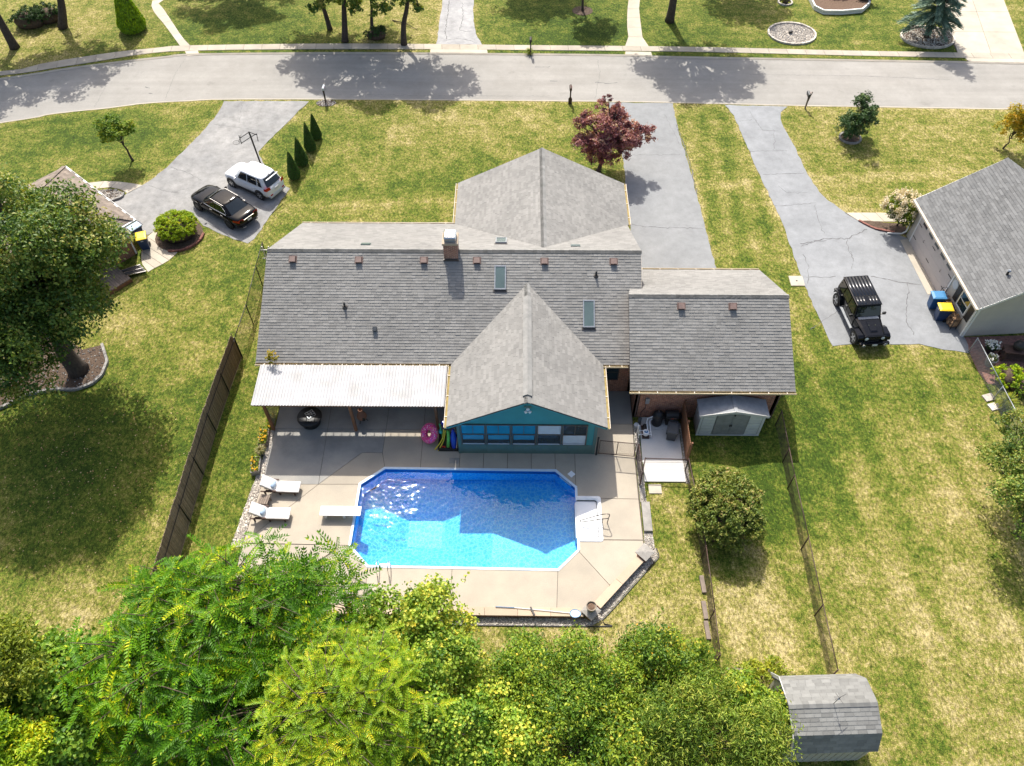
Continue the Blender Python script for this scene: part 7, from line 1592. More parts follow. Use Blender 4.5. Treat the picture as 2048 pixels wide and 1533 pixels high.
def clump_leaves(g, clumps, n_leaf, size, sub=26, sig=0.20, up=0.55, jit=0.65, shell=0.55, tone0=0.45, tvar=0.22, lvar=0.16, flat=1.0):
    w_ = np.array([c[3] ** 2 for c in clumps]); w_ = w_ / w_.sum(); P = []; Nn = []; T = []
    for c, f in zip(clumps, w_):
        cx, cy, cz, r = c; m_ = max(8, int(n_leaf * f)); k = max(3, int(m_ / sub))
        d = unit(g.normal(size=(k, 3))); d[:, 2] = np.where(d[:, 2] < -0.35, -d[:, 2], d[:, 2]); rad = r * (shell + (1 - shell) * g.random(k) ** 0.6)
        sc = np.array([cx, cy, cz]) + d * rad[:, None] * np.array([1, 1, flat]); st = tone0 + tvar * g.normal(size=k) * 0.7 + g.normal() * tvar * 0.5
        i = g.integers(0, k, m_); p = sc[i] + g.normal(size=(m_, 3)) * r * sig * np.array([1, 1, 0.7])
        P.append(p); Nn.append(unit(d[i]) * 0.5 + np.array([0, 0, up]) + jit * g.normal(size=(m_, 3))); T.append(st[i] + lvar * g.normal(size=m_))
    return np.concatenate(P), np.concatenate(Nn), np.clip(np.concatenate(T), 0.0, 0.97)
def auto_clumps(g, c, rad, n, r, low=-0.5):
    out = []; c = np.array(c); rad = np.array(rad); tries = 0
    while len(out) < n and tries < 4000:
        tries += 1; d = unit(g.normal(size=3)); 
        if d[2] < low: continue
        f = 0.25 + 0.62 * g.random() ** 0.55; p = c + d * rad * f
        if all(np.linalg.norm(p - np.array(q[:3])) > r * 0.62 for q in out): out.append((*p, r * (0.7 + 0.55 * g.random())))
    return out
def limbs(base, top, r, clumps, g, twigs=True, bend=0.25):
    mb = MB(); base = Vector(base); top = Vector(top); pts = []
    for i in range(6):
        f = i / 5; pts.append(base.lerp(top, f) + Vector((g.normal() * bend * 0.3 * (0 < i < 5), g.normal() * bend * 0.3 * (0 < i < 5), 0)))
    rs = [r * (1.45 if i == 0 else 1 - 0.12 * i) for i in range(6)]
    mb.tube(smooth_line(pts, 3), [rs[0] + (rs[-1] - rs[0]) * (i / 15) ** 0.6 for i in range(16)], 9)
    for c in clumps:
        c_ = Vector(c[:3]); f = 0.45 + 0.5 * g.random(); s = base.lerp(top, f)
        m_ = s.lerp(c_, 0.5) + Vector((g.normal() * 0.15, g.normal() * 0.15, 0.15 * (c_ - s).length))
        mb.tube(smooth_line([s, m_, c_], 3), [r * 0.42 * (1 - 0.75 * i / 6) for i in range(7)], 5)
        if twigs:
            for _ in range(3):
                d = Vector(unit(g.normal(size=3))); d.z = abs(d.z) * 0.6; mb.tube([m_.lerp(c_, g.random()), c_ + d * c[3] * 0.8], [r * 0.10, r * 0.03], 4)
    return mb
def broadleaf(name, label, cat, base, ctr, rad, n_clump, clump_r, n_leaf, size, mat, trunk_r=0.15, bark='bark', seed=1, group=None, aspect=0.55, up=0.55, low=-0.5, sub=26, sig=0.20, jit=0.65, tone0=0.45, tvar=0.22, lvar=0.16, extra=None, dirv=None, shoots=0, lobes=()):
    g = np.random.default_rng(seed); t = thing(name, label, cat, (base[0], base[1], 0), 0, group)
    cl = auto_clumps(g, ctr, rad, n_clump, clump_r, low) + [(ctr[0] + l[0], ctr[1] + l[1], ctr[2] + l[2], l[3]) for l in lobes]
    top = Vector(ctr) - Vector((0, 0, rad[2] * 0.1)); limbs(base, top, trunk_r, cl, g).build('trunk', M[bark], t, True, smooth=True)
    P, Nn, T = clump_leaves(g, cl, n_leaf, size, sub, sig, up, jit, tone0=tone0, tvar=tvar, lvar=lvar)
    if shoots:   # long upright shoots with leaves in pairs
        pp, nn, tt = [], [], []
        for _ in range(shoots):
            c = cl[g.integers(len(cl))]; s = np.array(c[:3]) + np.array([g.normal() * c[3] * 0.5, g.normal() * c[3] * 0.5, c[3] * 0.7]); d = unit(np.array([g.normal() * 0.35, g.normal() * 0.35, 1.0])); ln = 0.5 + 0.6 * g.random(); k = int(ln / 0.06)
            q = s + d * (np.arange(k) * 0.06)[:, None] + g.normal(size=(k, 3)) * 0.035; pp.append(q); nn.append(np.array([0, 0, 0.5]) + g.normal(size=(k, 3)) * 0.6); tt.append(np.clip(tone0 + 0.22 + 0.1 * g.normal(size=k), 0, 0.95))
        P = np.concatenate([P] + pp); Nn = np.concatenate([Nn] + nn); T = np.concatenate([T] + tt)
    if extra is not None:   # a share of leaves already turned
        m_ = g.random(len(T)) < extra; T = np.where(m_, 0.9 + 0.1 * g.random(len(T)), T)
    V, F = leaf_geo(g, P, Nn, size, aspect, dirv=dirv)
    o = link('crown', np_mesh('crown', V, F, np.repeat(T, 4)), M[mat], t, True); return t, cl, g
# ---- pinnate leaves
def frond_template(pairs=12, droop=0.35, lw=0.058, ll=0.20, seed=0):
    g = np.random.default_rng(seed); P = []; D = []; Nn = []; S = []
    for i in range(pairs):
        x = 0.14 + 0.84 * i / (pairs - 1); z = -droop * x * x; sl = ll * (1.0 - 0.45 * abs(x - 0.45) ** 1.3)
        for s in (-1, 1):
            a = math.radians(68 - 22 * x) ; d = np.array([math.cos(a), s * math.sin(a), -0.28 - 0.25 * g.random()]); d = d / np.linalg.norm(d); p = np.array([x, 0, z]) + d * sl * 0.5
            P.append(p); D.append(d); S.append(sl); Nn.append(np.array([0.15, -s * 0.35, 1.0]) + 0.12 * g.normal(size=3))
    P.append(np.array([1.06, 0, -droop * 1.1])); D.append(np.array([1, 0, -0.6])); S.append(ll * 0.7); Nn.append(np.array([0.5, 0, 1.0]))
    P, D, Nn, S = map(np.array, (P, D, unit(np.array(Nn)), S)); D = unit(D - Nn * np.sum(D * Nn, 1, keepdims=True)); s = np.cross(Nn, D); S = S[:, None]
    a = P - D * S * 0.5; c = P + D * S * 0.5; m_ = P - D * S * 0.1 + Nn * S * 0.06
    V = np.stack([a, m_ + s * lw * 0.5, c, m_ - s * lw * 0.5], 1).reshape(-1, 3); b = (np.arange(len(P)) * 4)[:, None]
    F = np.concatenate([b + np.array([[0, 2, 1]]), b + np.array([[0, 3, 2]])], 0)
    n0 = len(V); xs = np.linspace(0, 1.0, 5); st = np.concatenate([np.stack([xs, 0 * xs - 0.006, -droop * xs * xs], 1), np.stack([xs, 0 * xs + 0.006, -droop * xs * xs], 1)])
    Fr = np.array([[n0 + i, n0 + i + 1, n0 + 6 + i] for i in range(4)] + [[n0 + i, n0 + 6 + i, n0 + 5 + i] for i in range(4)])
    lt_ = np.repeat(np.clip(0.10 * g.normal(size=len(P)), -0.2, 0.2) + 0.5 * (g.random(len(P)) < 0.02), 4); lt_ = np.concatenate([lt_, np.full(10, 0.3)])
    return np.concatenate([V, st]), np.concatenate([F, Fr]), lt_
FT = [frond_template(9, 0.40, 0.078, 0.24, 1), frond_template(8, 0.60, 0.082, 0.25, 2), frond_template(10, 0.28, 0.074, 0.23, 3), frond_template(9, 0.45, 0.078, 0.24, 7)]
FT_SMALL = [frond_template(8, 0.3, 0.085, 0.27, 4), frond_template(9, 0.45, 0.08, 0.26, 5), frond_template(7, 0.2, 0.085, 0.27, 6)]
FRM = {}
def pinnate(name, label, base, ctr, rad, n_ros, flen, mat, seed, templ=FT, per=(8, 13), n_sep=60, trunk_r=0.12, low=-0.15, tone0=0.42, yellow=0.0, group=None, stems=3):
    g = np.random.default_rng(seed); t = thing(name, label, 'tree', (base[0], base[1], 0), 0, group); c = np.array(ctr); rad = np.array(rad)
    tips = []; tries = 0
    lump = [(c + unit(g.normal(size=3)) * rad * 0.35) for _ in range(9)]
    while len(tips) < n_ros and tries < 20000:
        tries += 1; d = unit(g.normal(size=3))
        if d[2] < low: continue
        b = lump[g.integers(len(lump))]; p = b + d * rad * (0.50 + 0.25 * g.random()) * (0.55 + 0.45 * (len(tips) < n_ros * 0.75))
        if all(np.linalg.norm((p - q[0]) / np.array([1, 1, 0.8])) > flen * 0.48 for q in tips): tips.append((p, d))
    mb = MB(); Bv = Vector(base)
    for k in range(stems):
        a = 6.28 * k / stems + g.random(); tp = Vector(c) + Vector((math.cos(a) * rad[0] * 0.35, math.sin(a) * rad[1] * 0.35, rad[2] * 0.3)); mid = Bv.lerp(tp, 0.45) + Vector((0, 0, 0.5))
        mb.tube(smooth_line([Bv, mid, tp], 4), [trunk_r * (1 - 0.7 * i / 8) for i in range(9)], 7)
        for p, d in tips[k::stems]:
            s = mid.lerp(tp, 0.3 + 0.7 * g.random()); p_ = Vector(p); mb.tube(smooth_line([s, s.lerp(p_, 0.55) + Vector((0, 0, 0.2)), p_], 2), [0.04, 0.032, 0.025, 0.02, 0.014], 4)
    mb.build('trunk', M['bark_pale'], t, True, smooth=True)
    allf = []
    for p, d in tips:
        k = g.integers(5, 10); a0 = g.random() * 6.28; tn = tone0 + 0.13 * g.normal(); ax = unit(d * 0.55 + np.array([0, 0, 0.9]) + 0.2 * g.normal(size=3)); e1_ = unit(np.cross(ax, [0.31, 0.95, 0.1])); e2_ = np.cross(ax, e1_)
        for j in range(k):
            a = a0 + 6.283 * j / k + 0.45 * g.normal(); el = math.radians(-8 + 45 * g.random() + (25 if j % 4 == 0 else 0)); x = unit((e1_ * math.cos(a) + e2_ * math.sin(a)) * math.cos(el) + ax * math.sin(el)); y = unit(np.cross(ax, x)); z = np.cross(x, y)
            tt = np.clip(tn + 0.15 * g.normal(), 0, 0.85)
            if g.random() < yellow: tt = 0.94 + 0.06 * g.random()
            allf.append((p - ax * 0.45 * g.random(), x, y, z, flen * (0.55 + 0.6 * g.random()), tt, g.integers(len(templ))))
    order = sorted(range(len(allf)), key=lambda i: -allf[i][0][2] - allf[i][0][1] * 0.0); sep = set(order[:n_sep])
    Vs, Fs, Ts = [], [], []; off = 0
    for i, (p, x, y, z, s, tt, k) in enumerate(allf):
        V, F, lt_ = templ[k]; Mx = np.stack([x, y, z], 0) * s
        if i in sep:
            key = (id(templ), int(k), int(tt * 6), mat)
            if key not in FRM: FRM[key] = np_mesh('leaf', V, F, np.clip((int(tt * 6) + 0.5) / 6 + lt_, 0, 1))
            o = link('leaf', FRM[key], M[mat], t, True); m4 = Matrix(((x[0] * s, y[0] * s, z[0] * s, p[0]), (x[1] * s, y[1] * s, z[1] * s, p[1]), (x[2] * s, y[2] * s, z[2] * s, p[2]), (0, 0, 0, 1))); o.matrix_basis = m4
        else:
            Vs.append(V @ Mx + p); Fs.append(F + off); Ts.append(np.clip(tt + lt_, 0, 1)); off += len(V)
    o = link('crown', np_mesh('crown', np.concatenate(Vs), np.concatenate(Fs), np.concatenate(Ts)), M[mat], t, True); o['kind'] = 'stuff'
    return t
def bc(px_, py_, z): p = at(px_, py_, z); return (p.x, p.y, z)
# ---- thicket along the near edge
def thick(f, c, dz=0.0): return (c[0], c[1], 0)
c = bc(480, 1215, 4.6); pinnate('tree_of_heaven', 'tall bright green tree with long feathered leaves beside the sun loungers', (c[0] - 0.5, c[1] - 0.3, 0), c, (4.9, 3.3, 2.1), 230, 0.95, 'leaf_sumac', 101, tone0=0.34, group='feather-leaved trees')
c = bc(330, 1320, 4.2); pinnate('tree_of_heaven', 'feather-leaved tree at the left end of the thicket next to the dry lawn', (c[0], c[1], 0), c, (4.0, 3.2, 2.1), 180, 0.92, 'leaf_sumac', 102, tone0=0.36, group='feather-leaved trees')
c = bc(470, 1440, 3.6); pinnate('tree_of_heaven', 'darker feather-leaved tree low in the thicket at the bottom edge', (c[0], c[1], 0), c, (4.4, 2.6, 1.8), 160, 0.9, 'leaf_sumac', 103, tone0=0.28, group='feather-leaved trees')
c = bc(690, 1430, 5.0); pinnate('locust_tree', 'yellow-green feather-leaved tree at the bottom centre-left of the thicket', (c[0], c[1], 0), c, (3.6, 3.2, 2.0), 330, 0.60, 'leaf_locust', 104, FT_SMALL, n_sep=60, tone0=0.50)
c = bc(825, 1325, 3.2); broadleaf('vine_covered_tree', 'pale-leaved vine-covered tree nearest the pool ladder', 'tree', (c[0], c[1], 0), c, (3.3, 2.9, 1.9), 30, 0.85, 30000, 0.135, 'leaf_vine', 0.12, seed=111, aspect=0.8, tone0=0.55, extra=0.006, shoots=70)
c = bc(900, 1470, 3.0); broadleaf('leafy_bush', 'broad light green bush at the bottom edge right of the yellow-green tree', 'bush', (c[0], c[1], 0), c, (3.4, 2.4, 1.9), 26, 0.85, 20000, 0.135, 'leaf_vine', 0.10, seed=112, aspect=0.75, tone0=0.52, extra=0.006)
c = bc(1120, 1375, 2.3); broadleaf('honeysuckle_bush', 'wide dark green bush with upright shoots below the near deck wall', 'bush', (c[0], c[1], 0), c, (3.6, 2.3, 1.5), 26, 0.85, 22000, 0.125, 'leaf_bush', 0.08, seed=113, tone0=0.42, shoots=120, extra=0.006)
c = bc(1150, 1490, 2.6); broadleaf('leafy_bush', 'mid green bush at the bottom edge centre', 'bush', (c[0], c[1], 0), c, (3.6, 2.0, 1.7), 20, 0.9, 13000, 0.14, 'leaf_bush', 0.08, seed=114, tone0=0.48, shoots=40)
c = bc(1335, 1345, 2.1); broadleaf('rounded_bush', 'dense bush with a few orange leaves at the foot of the middle fence', 'bush', (c[0], c[1], 0), c, (2.0, 1.7, 1.5), 16, 0.75, 13000, 0.13, 'leaf_bush', 0.07, seed=115, tone0=0.40, extra=0.02, shoots=20)
c = bc(1400, 1475, 2.8); broadleaf('willow_bush', 'pale narrow-leaved bush left of the gambrel shed', 'bush', (c[0], c[1], 0), c, (3.2, 2.2, 1.8), 24, 0.85, 20000, 0.19, 'leaf_willow', 0.07, seed=116, aspect=0.22, tone0=0.52, up=0.35, shoots=30)
c = bc(1500, 1420, 2.2); broadleaf('climbing_vine', 'green vine climbing over the left end of the gambrel shed', 'vine', (c[0], c[1], 0), c, (1.25, 1.3, 1.5), 11, 0.6, 7000, 0.14, 'leaf_bush', 0.05, seed=117, aspect=0.7, tone0=0.55)
c = bc(1530, 1345, 0.7); broadleaf('lime_bush', 'small lime-yellow shrub just above the gambrel shed roof', 'bush', (c[0], c[1], 0), c, (1.3, 0.45, 0.6), 7, 0.38, 1800, 0.12, 'leaf_lime', 0.03, seed=118)
c = bc(130, 1430, 2.6); broadleaf('heart_leaved_shrub', 'shaggy mid-green shrub mass at the lower left corner', 'bush', (c[0], c[1], 0), c, (3.2, 2.6, 1.9), 22, 0.95, 15000, 0.18, 'leaf_vine', 0.09, seed=119, aspect=0.8, tone0=0.36)
c = bc(10, 1330, 4.4); broadleaf('yellow_green_tree', 'yellow-green tree cut by the left picture edge at the bottom', 'tree', (c[0] - 0.5, c[1], 0), c, (1.7, 1.8, 2.0), 15, 0.75, 9000, 0.17, 'leaf_lime', 0.12, seed=120, tone0=0.35, aspect=0.4)
c = bc(30, 1500, 4.0); broadleaf('yellow_green_tree', 'yellow-green tree in the bottom left corner', 'tree', (c[0], c[1], 0), c, (1.8, 1.6, 1.8), 13, 0.75, 7000, 0.17, 'leaf_locust', 0.12, seed=121, tone0=0.45, aspect=0.4)
c = bc(215, 1330, 1.2); broadleaf('leafy_bush', 'low pale bush between the dry lawn and the lower left shrub', 'bush', (c[0], c[1], 0), c, (2.2, 1.2, 1.0), 13, 0.6, 7000, 0.14, 'leaf_vine', 0.05, seed=122, aspect=0.8, tone0=0.45)
c = bc(300, 1500, 2.4); pinnate('tree_of_heaven', 'young feather-leaved tree near the bottom edge beside the corner shrub', (c[0], c[1], 0), c, (2.6, 1.8, 1.3), 80, 0.85, 'leaf_sumac', 105, tone0=0.32, n_sep=20, group='feather-leaved trees', stems=2)
# ---- large tree at left
b = at(158, 742); c = bc(28, 515, 8.2)
broadleaf('shade_tree', 'large spreading shade tree with thick leaning trunk at the left edge', 'tree', (b.x, b.y, 0), c, (5.3, 5.2, 4.5), 66, 1.15, 62000, 0.18, 'leaf_oak', 0.42, seed=131, tone0=0.48, tvar=0.20, extra=0.004, aspect=0.6, low=-0.9)
c = bc(10, 690, 5.6); broadleaf('shade_tree', 'second shade tree reaching in from beyond the left edge', 'tree', (c[0] - 4.5, c[1], 0), c, (3.6, 4.2, 3.0), 26, 1.05, 20000, 0.18, 'leaf_oak', 0.3, seed=132, tone0=0.40, extra=0.02)
# ---- small trees and shrubs
b = at(266, 322); broadleaf('small_tree', 'small round-headed tree with leaning trunk on the left front lawn', 'tree', (b.x, b.y, 0), (b.x - 0.30, b.y + 0.1, 2.35), (1.05, 1.0, 1.05), 18, 0.42, 6500, 0.13, 'leaf_bush', 0.07, seed=133, tone0=0.40, jit=0.5)
b = at(1200, 346)
broadleaf('red_leaved_tree', 'dark red-leaved ornamental tree beside the centre driveway', 'tree', (b.x - 0.1, b.y + 0.2, 0), (b.x + 0.3, b.y + 0.6, 2.6), (2.45, 1.9, 1.8), 58, 0.52, 30000, 0.14, 'leaf_plum', 0.13, seed=134, tone0=0.48, tvar=0.26, sub=30, low=-0.8, lobes=[(1.9, 0.2, -0.3, 0.5), (2.4, 0.5, 0.0, 0.5), (2.8, 0.2, 0.2, 0.42), (2.9, -0.2, -0.25, 0.4), (-0.5, 0.6, 1.9, 0.42), (-0.1, 0.7, 2.3, 0.3), (0.5, 0.3, 1.8, 0.4), (-1.9, -0.2, -0.3, 0.5), (1.2, -0.5, -1.0, 0.45), (0.0, -0.6, -1.6, 0.5), (0.7, -0.5, -1.5, 0.45), (-0.8, -0.5, -1.4, 0.5), (-0.3, -0.9, -1.2, 0.45)])
broadleaf('evergreen_shrub', 'upright dark glossy evergreen shrub on the right front lawn', 'shrub', (at(1700, 277).x, at(1700, 277).y, 0), (at(1700, 277).x + 0.15, at(1700, 277).y, 1.65), (1.25, 1.2, 1.75), 22, 0.5, 7500, 0.15, 'leaf_dark', 0.07, seed=135, tone0=0.52, low=-0.95, jit=0.5)
b = at(2010, 318); broadleaf('golden_shrub', 'golden-yellow shrub at the right picture edge behind the tan house', 'shrub', (b.x + 0.3, b.y + 1.2, 0), (b.x + 0.5, b.y + 1.2, 1.7), (1.25, 1.2, 1.4), 20, 0.45, 6000, 0.13, 'leaf_gold', 0.05, seed=136, tone0=0.62)
b = at(1793, 452); t, cl, g = broadleaf('hydrangea', 'hydrangea with cream flower heads at the corner of the tan garage', 'shrub', (b.x, b.y, 0), (b.x - 0.05, b.y, 1.35), (1.25, 1.15, 0.95), 20, 0.42, 5200, 0.16, 'leaf_lime', 0.05, seed=137, tone0=0.12, low=-0.7)
P = []; 
for k in range(64):
    d = unit(g.normal(size=3)); d[2] = abs(d[2]) * 0.9 + 0.05; q = np.array([b.x - 0.05, b.y, 1.4]) + unit(d) * np.array([1.3, 1.2, 1.0]) * (0.9 + 0.15 * g.random()); P.append(q + g.normal(size=(60, 3)) * np.array([0.085, 0.085, 0.11]))
P = np.concatenate(P); V, F = leaf_geo(g, P, g.normal(size=P.shape) + np.array([0, 0, 0.6]), 0.09, 0.9); link('flower_heads', np_mesh('flower_heads', V, F, np.repeat(g.random(len(P)), 4)), M['petal_cream'], t, True)['kind'] = 'stuff'
# clipped round yew in its brick ring
def mound(name, label, base, rad, h, n, size, mat, seed, tone0=0.5, nclump=60, lab_cat='bush', noise_=0.06, sub=20, sig=0.14, aspect=0.4, cr=0.30):
    g = np.random.default_rng(seed); t = thing(name, label, lab_cat, (base[0], base[1], 0)); cl = []
    for k in range(nclump):
        d = unit(g.normal(size=3)); d[2] = abs(d[2]) * 1.1 - 0.08; d = unit(d); q = np.array([base[0], base[1], h * 0.45]) + d * np.array([rad[0], rad[1], h * 0.55]) * (0.88 + noise_ * g.normal()); cl.append((*q, cr * rad[0]))
    limbs((base[0], base[1], 0), (base[0], base[1], h * 0.5), 0.06, cl[:14], g, False).build('stem', M['bark'], t, True)
    P, Nn, T = clump_leaves(g, cl, n, size, sub, sig, 0.5, 0.6, tone0=tone0, tvar=0.12, shell=0.45); V, F = leaf_geo(g, P, Nn, size, aspect)
    link('foliage', np_mesh('foliage', V, F, np.repeat(T, 4)), M[mat], t, True)
    s = MB(); s.lathe((base[0], base[1], 0), [(rad[0] * 0.72, 0.05), (rad[0] * 0.82, h * 0.35), (rad[0] * 0.62, h * 0.72), (0.05, h * 0.86)], 18, None, rad[1] / rad[0]); s.build('inner_growth', M['mulch'], t, True, smooth=True)
    return t
yb = at(357, 478); yb = Vector((-22.25, 39.15, 0))
mound('clipped_yew', 'clipped round yellow-green yew bush beside the left driveway', yb, (1.42, 1.32), 1.35, 24000, 0.075, 'leaf_yew', 141, tone0=0.52, nclump=150, noise_=0.015, cr=0.17)
sheet('mulch_bed', [(yb.x + 1.52 * math.cos(q), yb.y - 0.12 + 1.5 * math.sin(q)) for q in np.linspace(0, 6.283, 25)[:-1]], 0.026, M['mulch'])
def block_ring(name, label, pts, mat, bw=0.30, bh=0.10, bd=0.14, closed=True, z=0.0):
    t = thing(name, label, 'edging', (pts[0][0], pts[0][1], 0)); line = list(pts) + ([pts[0]] if closed else []); P_ = [Vector(p) for p in line]; ln = sum((b_ - a_).length for a_, b_ in zip(P_[:-1], P_[1:])); n = max(3, int(ln / bw)); q = resample(line, n); me = None; r = random.Random(3)
    for i in range(n):
        a_, b_ = q[i], q[i + 1]; cc = (a_ + b_) / 2; o = MB().bx(-(b_ - a_).length / 2 + 0.008, (b_ - a_).length / 2 - 0.008, -bd / 2, bd / 2, -0.02, bh).mesh('block') if me is None else me; me = o
        ob = link('block', o, M[mat], t, True); ob.matrix_basis = Matrix.Translation((cc.x, cc.y, z + r.uniform(-0.01, 0.015))) @ Matrix.Rotation(math.atan2((b_ - a_).y, (b_ - a_).x) + r.uniform(-0.06, 0.06), 4, 'Z')
    return t
def ell(cx_, cy_, rx, ry, n=40, a0=0, a1=360): return [(cx_ + rx * math.cos(math.radians(a)), cy_ + ry * math.sin(math.radians(a))) for a in np.linspace(a0, a1, n + 1)[: n if a1 - a0 == 360 else n + 1]]
block_ring('brick_edging', 'curved red block edging in front of the clipped yew', ell(yb.x, yb.y - 0.12, 1.58, 1.56, 24, -100, 5), 'red_block', 0.22, 0.14, closed=False)
# conical arborvitae
def cone_tree(name, label, base, h, r, n, size, mat, seed, group=None, flare=1.0, tone0=0.5):
    g = np.random.default_rng(seed); t = thing(name, label, 'evergreen', (base[0], base[1], 0), 0, group); MB().tube([(base[0], base[1], 0), (base[0], base[1], h * 0.8)], [0.05, 0.015], 6).build('trunk', M['bark'], t, True)
    f = 1 - np.sqrt(g.random(n)); f = np.clip(f, 0.02, 0.99); a = g.random(n) * 6.283; rr_ = r * (np.where(f < 0.12, 0.75 + 2 * f, 1.0)) * (1 - f) ** 0.85 * (0.80 + 0.24 * g.random(n)) + 0.02
    P = np.stack([base[0] + rr_ * np.cos(a), base[1] + rr_ * np.sin(a), 0.10 + f * (h - 0.1)], 1); Nn = np.stack([np.cos(a), np.sin(a), 0 * a + 0.25], 1) + 0.45 * g.normal(size=(n, 3)); T = np.clip(tone0 + 0.18 * g.normal(size=n), 0, 1)
    V, F = leaf_geo(g, P, Nn, size, 0.5, dirv=np.array([[0, 0, 1.0]])); link('foliage', np_mesh('foliage', V, F, np.repeat(T, 4)), M[mat], t, True)
    MB().lathe((base[0], base[1], 0), [(r * 0.55, 0.12), (r * 0.72, h * 0.15), (r * 0.42, h * 0.5), (0.02, h * 0.92)], 12).build('inner_growth', M['mulch'], t, True, smooth=True); return t
for k, (px_, py_, h, lab) in enumerate(((590, 356, 2.2, 'conical arborvitae nearest the house in the row by the left driveway'), (605, 329, 2.25, 'second conical arborvitae from the house in the row'), (622, 301, 2.3, 'third conical arborvitae from the house in the row'), (634, 277, 2.05, 'conical arborvitae nearest the street in the row'))):
    p = at(px_, py_); cone_tree('arborvitae', lab, (p.x, p.y), h, (0.46, 0.50, 0.44, 0.42)[k], 3600, 0.10, 'leaf_arb', 150 + k, 'arborvitae along the driveway')
p = at(268, 60); cone_tree('juniper', 'broad upright green juniper across the street at top left', (p.x, p.y), 4.2, 1.25, 7000, 0.17, 'leaf_yew', 155, tone0=0.28)
# big rounded flowering shrub right of the pool
sbase = (9.95, 18.55); mound('flowering_shrub', 'large rounded shrub with pinkish leaf tips beside the middle fence', sbase, (1.62, 1.9), 2.5, 26000, 0.13, 'leaf_pink', 161, tone0=0.52, nclump=120, noise_=0.05, sub=24, sig=0.15, aspect=0.5, cr=0.26)
# right edge trees and shrubs
c = bc(2048, 900, 2.6); broadleaf('small_tree', 'loose green tree leaning in at the right picture edge', 'tree', (c[0] + 0.3, c[1] + 0.3, 0), c, (2.3, 2.6, 1.6), 24, 0.6, 9500, 0.13, 'leaf_oak', 0.10, seed=171, tone0=0.50, sub=22)
c = bc(2075, 1010, 3.0); broadleaf('small_tree', 'second loose tree just beyond the right picture edge casting shade', 'tree', (c[0] + 0.5, c[1], 0), c, (1.9, 2.2, 1.5), 16, 0.6, 6500, 0.14, 'leaf_oak', 0.10, seed=172, tone0=0.45, extra=0.02)
for px_, py_, r, h, mt, lab, sd_k in ((2003, 764, 0.8, 0.9, 'leaf_yew', 'rounded yellow-green shrub behind the galvanised fence', 173), (2030, 780, 0.7, 0.8, 'leaf_vine', 'small green shrub at the right edge behind the galvanised fence', 174)):
    p = at(px_, py_); mound('garden_shrub', lab, (p.x + 0.2, p.y), (r, r * 0.9), h, 3200, 0.10, mt, sd_k, nclump=30, lab_cat='shrub')
def tuft(name, label, base, r, h, n, mat, seed, cat='ornamental grass'):
    g = np.random.default_rng(seed); t = thing(name, label, cat, (base[0], base[1], base[2] if len(base) > 2 else 0)); z0 = base[2] if len(base) > 2 else 0; V = []; F = []; T = []
    for k in range(n):
        a = g.random() * 6.283; rr_ = r * (0.35 + 0.65 * g.random()); hh = h * (0.6 + 0.4 * g.random()); wv = 0.018; s = np.array([-math.sin(a), math.cos(a), 0]) * wv; tn = g.random()
        for i, (fr_, fz_) in enumerate(((0.05, 0), (0.35, 0.75), (0.75, 0.95), (1.0, 0.45))):
            q = np.array([base[0] + math.cos(a) * rr_ * fr_, base[1] + math.sin(a) * rr_ * fr_, z0 + hh * fz_]); V += [q - s * (1 - fr_ * 0.7), q + s * (1 - fr_ * 0.7)]; T += [tn, tn]
        o0_ = k * 8; F += [(o0_ + 2 * i, o0_ + 2 * i + 1, o0_ + 2 * i + 3, o0_ + 2 * i + 2) for i in range(3)]
    link('blades', np_mesh('blades', V, F, T), M[mat], t, True)['kind'] = 'stuff'; MB().lathe((base[0], base[1], z0 - 0.02), [(r * 0.2, 0), (r * 0.1, 0.06), (0.01, 0.07)], 8).build('crown_base', M['mulch'], t, True); return t
p = at(2008, 812); tuft('fountain_grass', 'arching lime grass clump behind the galvanised fence', (p.x, p.y), 0.7, 0.8, 320, 'leaf_lime', 175)
tuft('dry_grass', 'dry grass growing in the dark round pot by the deck', (-13.42, 22.25, 0.25), 0.38, 0.35, 160, 'grass_dry', 176)
p = at(1061, 110); tuft('daylily_clump', 'green strap-leaved clump at the foot of the black mailbox', (p.x - 0.1, p.y), 0.5, 0.5, 120, 'leaf_lime', 177)
# flower patches
def flowers(name, label, c, ext, z, n_leaf, n_fl, fl_mat, leaf_mat, seed, rz=0.0, fs=0.06, cat='flowers'):
    g = np.random.default_rng(seed); t = thing(name, label, cat, (c[0], c[1], z)); ca, sa = math.cos(rz), math.sin(rz)
    def pts(n, h0, h1):
        u_ = (g.random((n, 2)) * 2 - 1) * np.array(ext); return np.stack([c[0] + u_[:, 0] * ca - u_[:, 1] * sa, c[1] + u_[:, 0] * sa + u_[:, 1] * ca, z + h0 + (h1 - h0) * g.random(n)], 1)
    P = pts(n_leaf, 0.0, 0.26); V, F = leaf_geo(g, P, g.normal(size=P.shape) * 0.7 + np.array([0, 0, 0.7]), 0.11, 0.5); link('leaves', np_mesh('leaves', V, F, np.repeat(np.clip(0.5 + 0.2 * g.normal(size=len(P)), 0, 1), 4)), M[leaf_mat], t, True)
    C = pts(n_fl, 0.18, 0.36); P = (C[:, None, :] + g.normal(size=(n_fl, 7, 3)) * fs * 0.45).reshape(-1, 3); V, F = leaf_geo(g, P, g.normal(size=P.shape) * 0.5 + np.array([0, 0, 1]), fs, 0.9); link('blossoms', np_mesh('blossoms', V, F, np.repeat(g.random(len(P)), 4)), M[fl_mat], t, True); return t
flowers('marigolds', 'yellow marigolds in the long planter by the patio post', (-13.45, 23.15), (0.22, 0.50), 0.24, 300, 24, 'petal_yellow', 'leaf_bush', 181, math.radians(4), 0.055)
